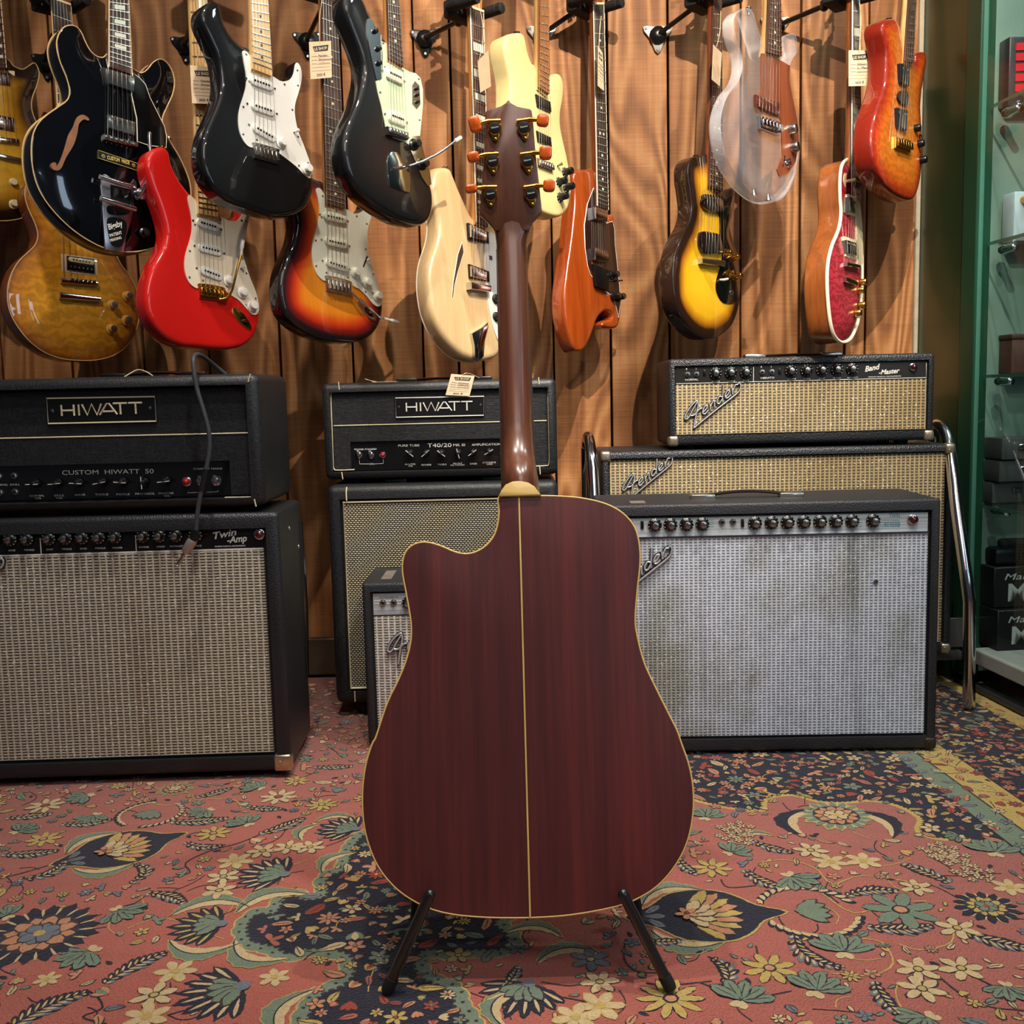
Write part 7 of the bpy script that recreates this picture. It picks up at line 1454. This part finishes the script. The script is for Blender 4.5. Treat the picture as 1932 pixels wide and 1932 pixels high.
mb = MB(); dy = Vector((0, .006, 0)); mb.add([l0, r0_, r1_, l1, l0+dy, r0_+dy, r1_+dy, l1+dy], [[0, 1, 2, 3], [4, 7, 6, 5], [0, 4, 5, 1], [1, 5, 6, 2], [2, 6, 7, 3], [3, 7, 4, 0]]); mb.build('fretboard', ROSEW, AR)
# headstock, tipped back towards the camera
HB = .068
HO = Z9([(685, 193), (720, 235), (800, 280), (900, 300), (965, 312), (985, 330), (993, 365), (1010, 520), (1040, 900), (1075, 1200), (1118, 1600), (1120, 1650), (1085, 1690), (1000, 1780), (965, 1860), (955, 1900), (505, 1900), (480, 1850), (420, 1780), (350, 1712), (318, 1678), (316, 1610), (335, 1350), (360, 1000), (380, 600), (385, 380), (392, 340), (420, 320), (500, 305), (590, 275), (650, 235)])
fh = Fr((965, 440), (fa.w(0, HB, fa.L(965, 440, -HB).z)).y, 0, 1, (965, 440))
hd_ = [fh.L(*p) for p in HO]; Rh = (AR.matrix_world.inverted() if False else fa.M.inverted()) @ fh.M
mb = MB(); mb.slab([(p.x, p.z) for p in hd_], 0, .015, 0, .0015); o = mb.build('headstock', ANECK, AR); o.matrix_local = Rh; HSO = o
mb = MB(); P2 = [(p.x, p.z) for p in hd_]; mb.slab(P2, .015, .017, 0); fo = mb.build('headstock_veneer', simple('black_veneer', (20, 18, 18), .3, coat=.6), HSO)
ORANGE = simple('amber_tuner_button', (236, 100, 26), .2, coat=1, var=.25, vs=90)
for (bx, by, px0, py0, px1, py1, kx, ky, kw, kh) in ((508, 580, 585, 490, 340, 500, 262, 508, .0235, .0315), (480, 1010, 565, 920, 325, 935, 240, 935, .0235, .020), (453, 1437, 540, 1345, 300, 1345, 215, 1348, .0235, .0165),
                                          (885, 572, 800, 490, 1045, 455, 1118, 460, .024, .024), (932, 1005, 848, 920, 1085, 890, 1155, 882, .025, .027), (978, 1430, 890, 1345, 1130, 1310, 1200, 1310, .0240, .0245)):
    b = fh.L(*Z9([(bx, by)])[0]); a0 = fh.L(*Z9([(px0, py0)])[0], .008); a1 = fh.L(*Z9([(px1, py1)])[0], .008); k0 = fh.L(*Z9([(kx, ky)])[0], .009)
    tn = bpy.data.objects.new('tuner', None); COL.objects.link(tn); tn.parent = AR; tn.matrix_local = Rh; tn.empty_display_size = .01
    d = (a1-a0).normalized(); nrm = Vector((-d.z, 0, d.x)); nrm = nrm if nrm.z < 0 else -nrm
    mb = MB(); mb.lathe(b, (0, -1, 0), [(0, .0094), (.005, .0094), (.0065, .0090), (.0072, .0082)], 0, 24)
    up_ = b+Vector((0, 0, .0135)); 
    hp = [b+nrm*.0265+d*.001, b+nrm*.024+d*.0035, b+nrm*.008+d*.0105, b-nrm*.010+d*.011, a0+nrm*.001, a0-nrm*.001, b-nrm*.012-d*.010, b+nrm*.008-d*.0105, b+nrm*.024-d*.0035]
    mb.slab([(p.x, p.z) for p in [b+nrm*.0172, b+nrm*.0158+d*.003, b+nrm*.004+d*.0078, b-nrm*.005+d*.0082, b-nrm*.0105+d*.0082, b-nrm*.0105-d*.0082, b-nrm*.005-d*.0082, b+nrm*.004-d*.0078, b+nrm*.0158-d*.003]], -.004, 0, 0, .001)
    c0 = a0+d*.0; c1 = b-nrm*.0125+d*.0105; mb.cyl(b-nrm*.0098-d*.0085+Vector((0, -.005, 0)), b-nrm*.0098+d*.0085+Vector((0, -.005, 0)), .0030, None, 0, 14)
    st_ = b-nrm*.0098+d*.0085+Vector((0, -.005, 0)); mb.cyl(st_, st_+(k0-st_)*.55, .0034, .0027, 0, 14); mb.cyl(st_+(k0-st_)*.55, k0, .0023, None, 0, 12)
    mb.lathe(b+nrm*.0135+Vector((0, -.004, 0)), (0, -1, 0), [(0, .0026), (.001, .0022), (.0015, .001)], 0, 10); mb.build('gear_housing', GOLD, tn)
    mb = MB(); mb.lathe(b+Vector((0, -.0072, 0)), (0, -1, 0), [(0, .0078), (.0005, .0077), (.0006, .007)], 0, 24); mb.build('cover_disc', BLACKP, tn)
    text_between(fh, 'Takamine', b+Vector((-.0050, -.0082, -.0012)), b+Vector((.0052, -.0082, .0006)), .0022, PAINTW, tn, shear=.4, bold=.01, depth=.0002)
    mb = MB(); kd = (k0-st_).normalized(); an = math.atan2(kd.z, kd.x); mb.slab([((k0+kd*.0015).x+x*math.cos(an)-z*math.sin(an), (k0+kd*.0015).z+x*math.sin(an)+z*math.cos(an)) for x, z in rrect(0, 0, kw*.68, kh*.68, min(kw, kh)*.22, 5)], k0.y-.0038, k0.y+.0038, 0, .0028, seg=3); o = mb.build('tuner_button', ORANGE, tn)
bpy.context.view_layer.update()
# stand
SM = simple('black_tube_enamel', (24, 24, 26), .32, coat=.5, var=.15)
fl, frr = at_z(733, 1862, .008), at_z(1262, 1858, .008)
GS = empty('guitar_stand', 'black tube guitar stand holding up the foreground acoustic guitar', 'guitar stand', Matrix.Translation((0, 1.25, 0))); GO = GS.matrix_world.translation
Yb = fa.w(0, 0, .03).y
for foot, tipx, hx in ((fl, (811, 1688), -1), (frr, (1176, 1687), 1)):
    tip = at_y(*tipx, Yb-.016)
    mb = MB(); mb.tube([foot-GO, foot.lerp(tip, .5)-GO, tip-GO], [.0072, .0070, .0068], 0, 14); mb.lathe(tip-GO, tip-foot, [(0, .0068), (.003, .0062), (.0055, .0042), (.0065, .0015)], 0, 14); mb.build('leg', SM, GS, 50)
    mb = MB(); dn = (foot-tip).normalized(); mb.lathe(foot-GO-dn*.012, dn, [(0, .0082), (.012, .0082), (.018, .007)], 0, 14); mb.build('rubber_foot', RUBBER, GS)
    rf = Vector((foot.x*1.0+hx*-.012, 1.62, .008)); top = Vector((tip.x+hx*.028, 1.25, .215))
    rf = at_z(770 if hx < 0 else 1232, 1790, .008); rf = Vector((rf.x+.0, 1.44, .008)); top = Vector((at_y(772 if hx < 0 else 1216, 1690, 1.345).x, 1.345, at_y(772, 1690, 1.345).z))
    mb = MB(); mb.tube([rf-GO, rf.lerp(top, .5)-GO, top-GO], .0058, 0, 12); mb.build('leg', SM, GS, 50)
    # cradle arm under the body, joining front and rear legs
    ang = foot.lerp(tip, .58); mb = MB(); mb.tube(smooth([tuple(ang-GO), tuple(Vector((ang.x, 1.20, ang.z-.012))-GO), tuple(Vector((ang.x+hx*.006, 1.27, ang.z-.018))-GO), tuple(Vector((ang.x+hx*.006, 1.33, ang.z+.0))-GO), tuple(Vector((ang.x+hx*.006, 1.335, ang.z+.03))-GO)], False, 4), .0055, 0, 10); mb.build('cradle_arm', RUBBER, GS, 60)
mb = MB(); mb.tube([Vector((-.125, 1.345, .2))-GO, Vector((.125, 1.345, .2))-GO], .006, 0, 10); mb.build('cross_bar', SM, GS, 60)
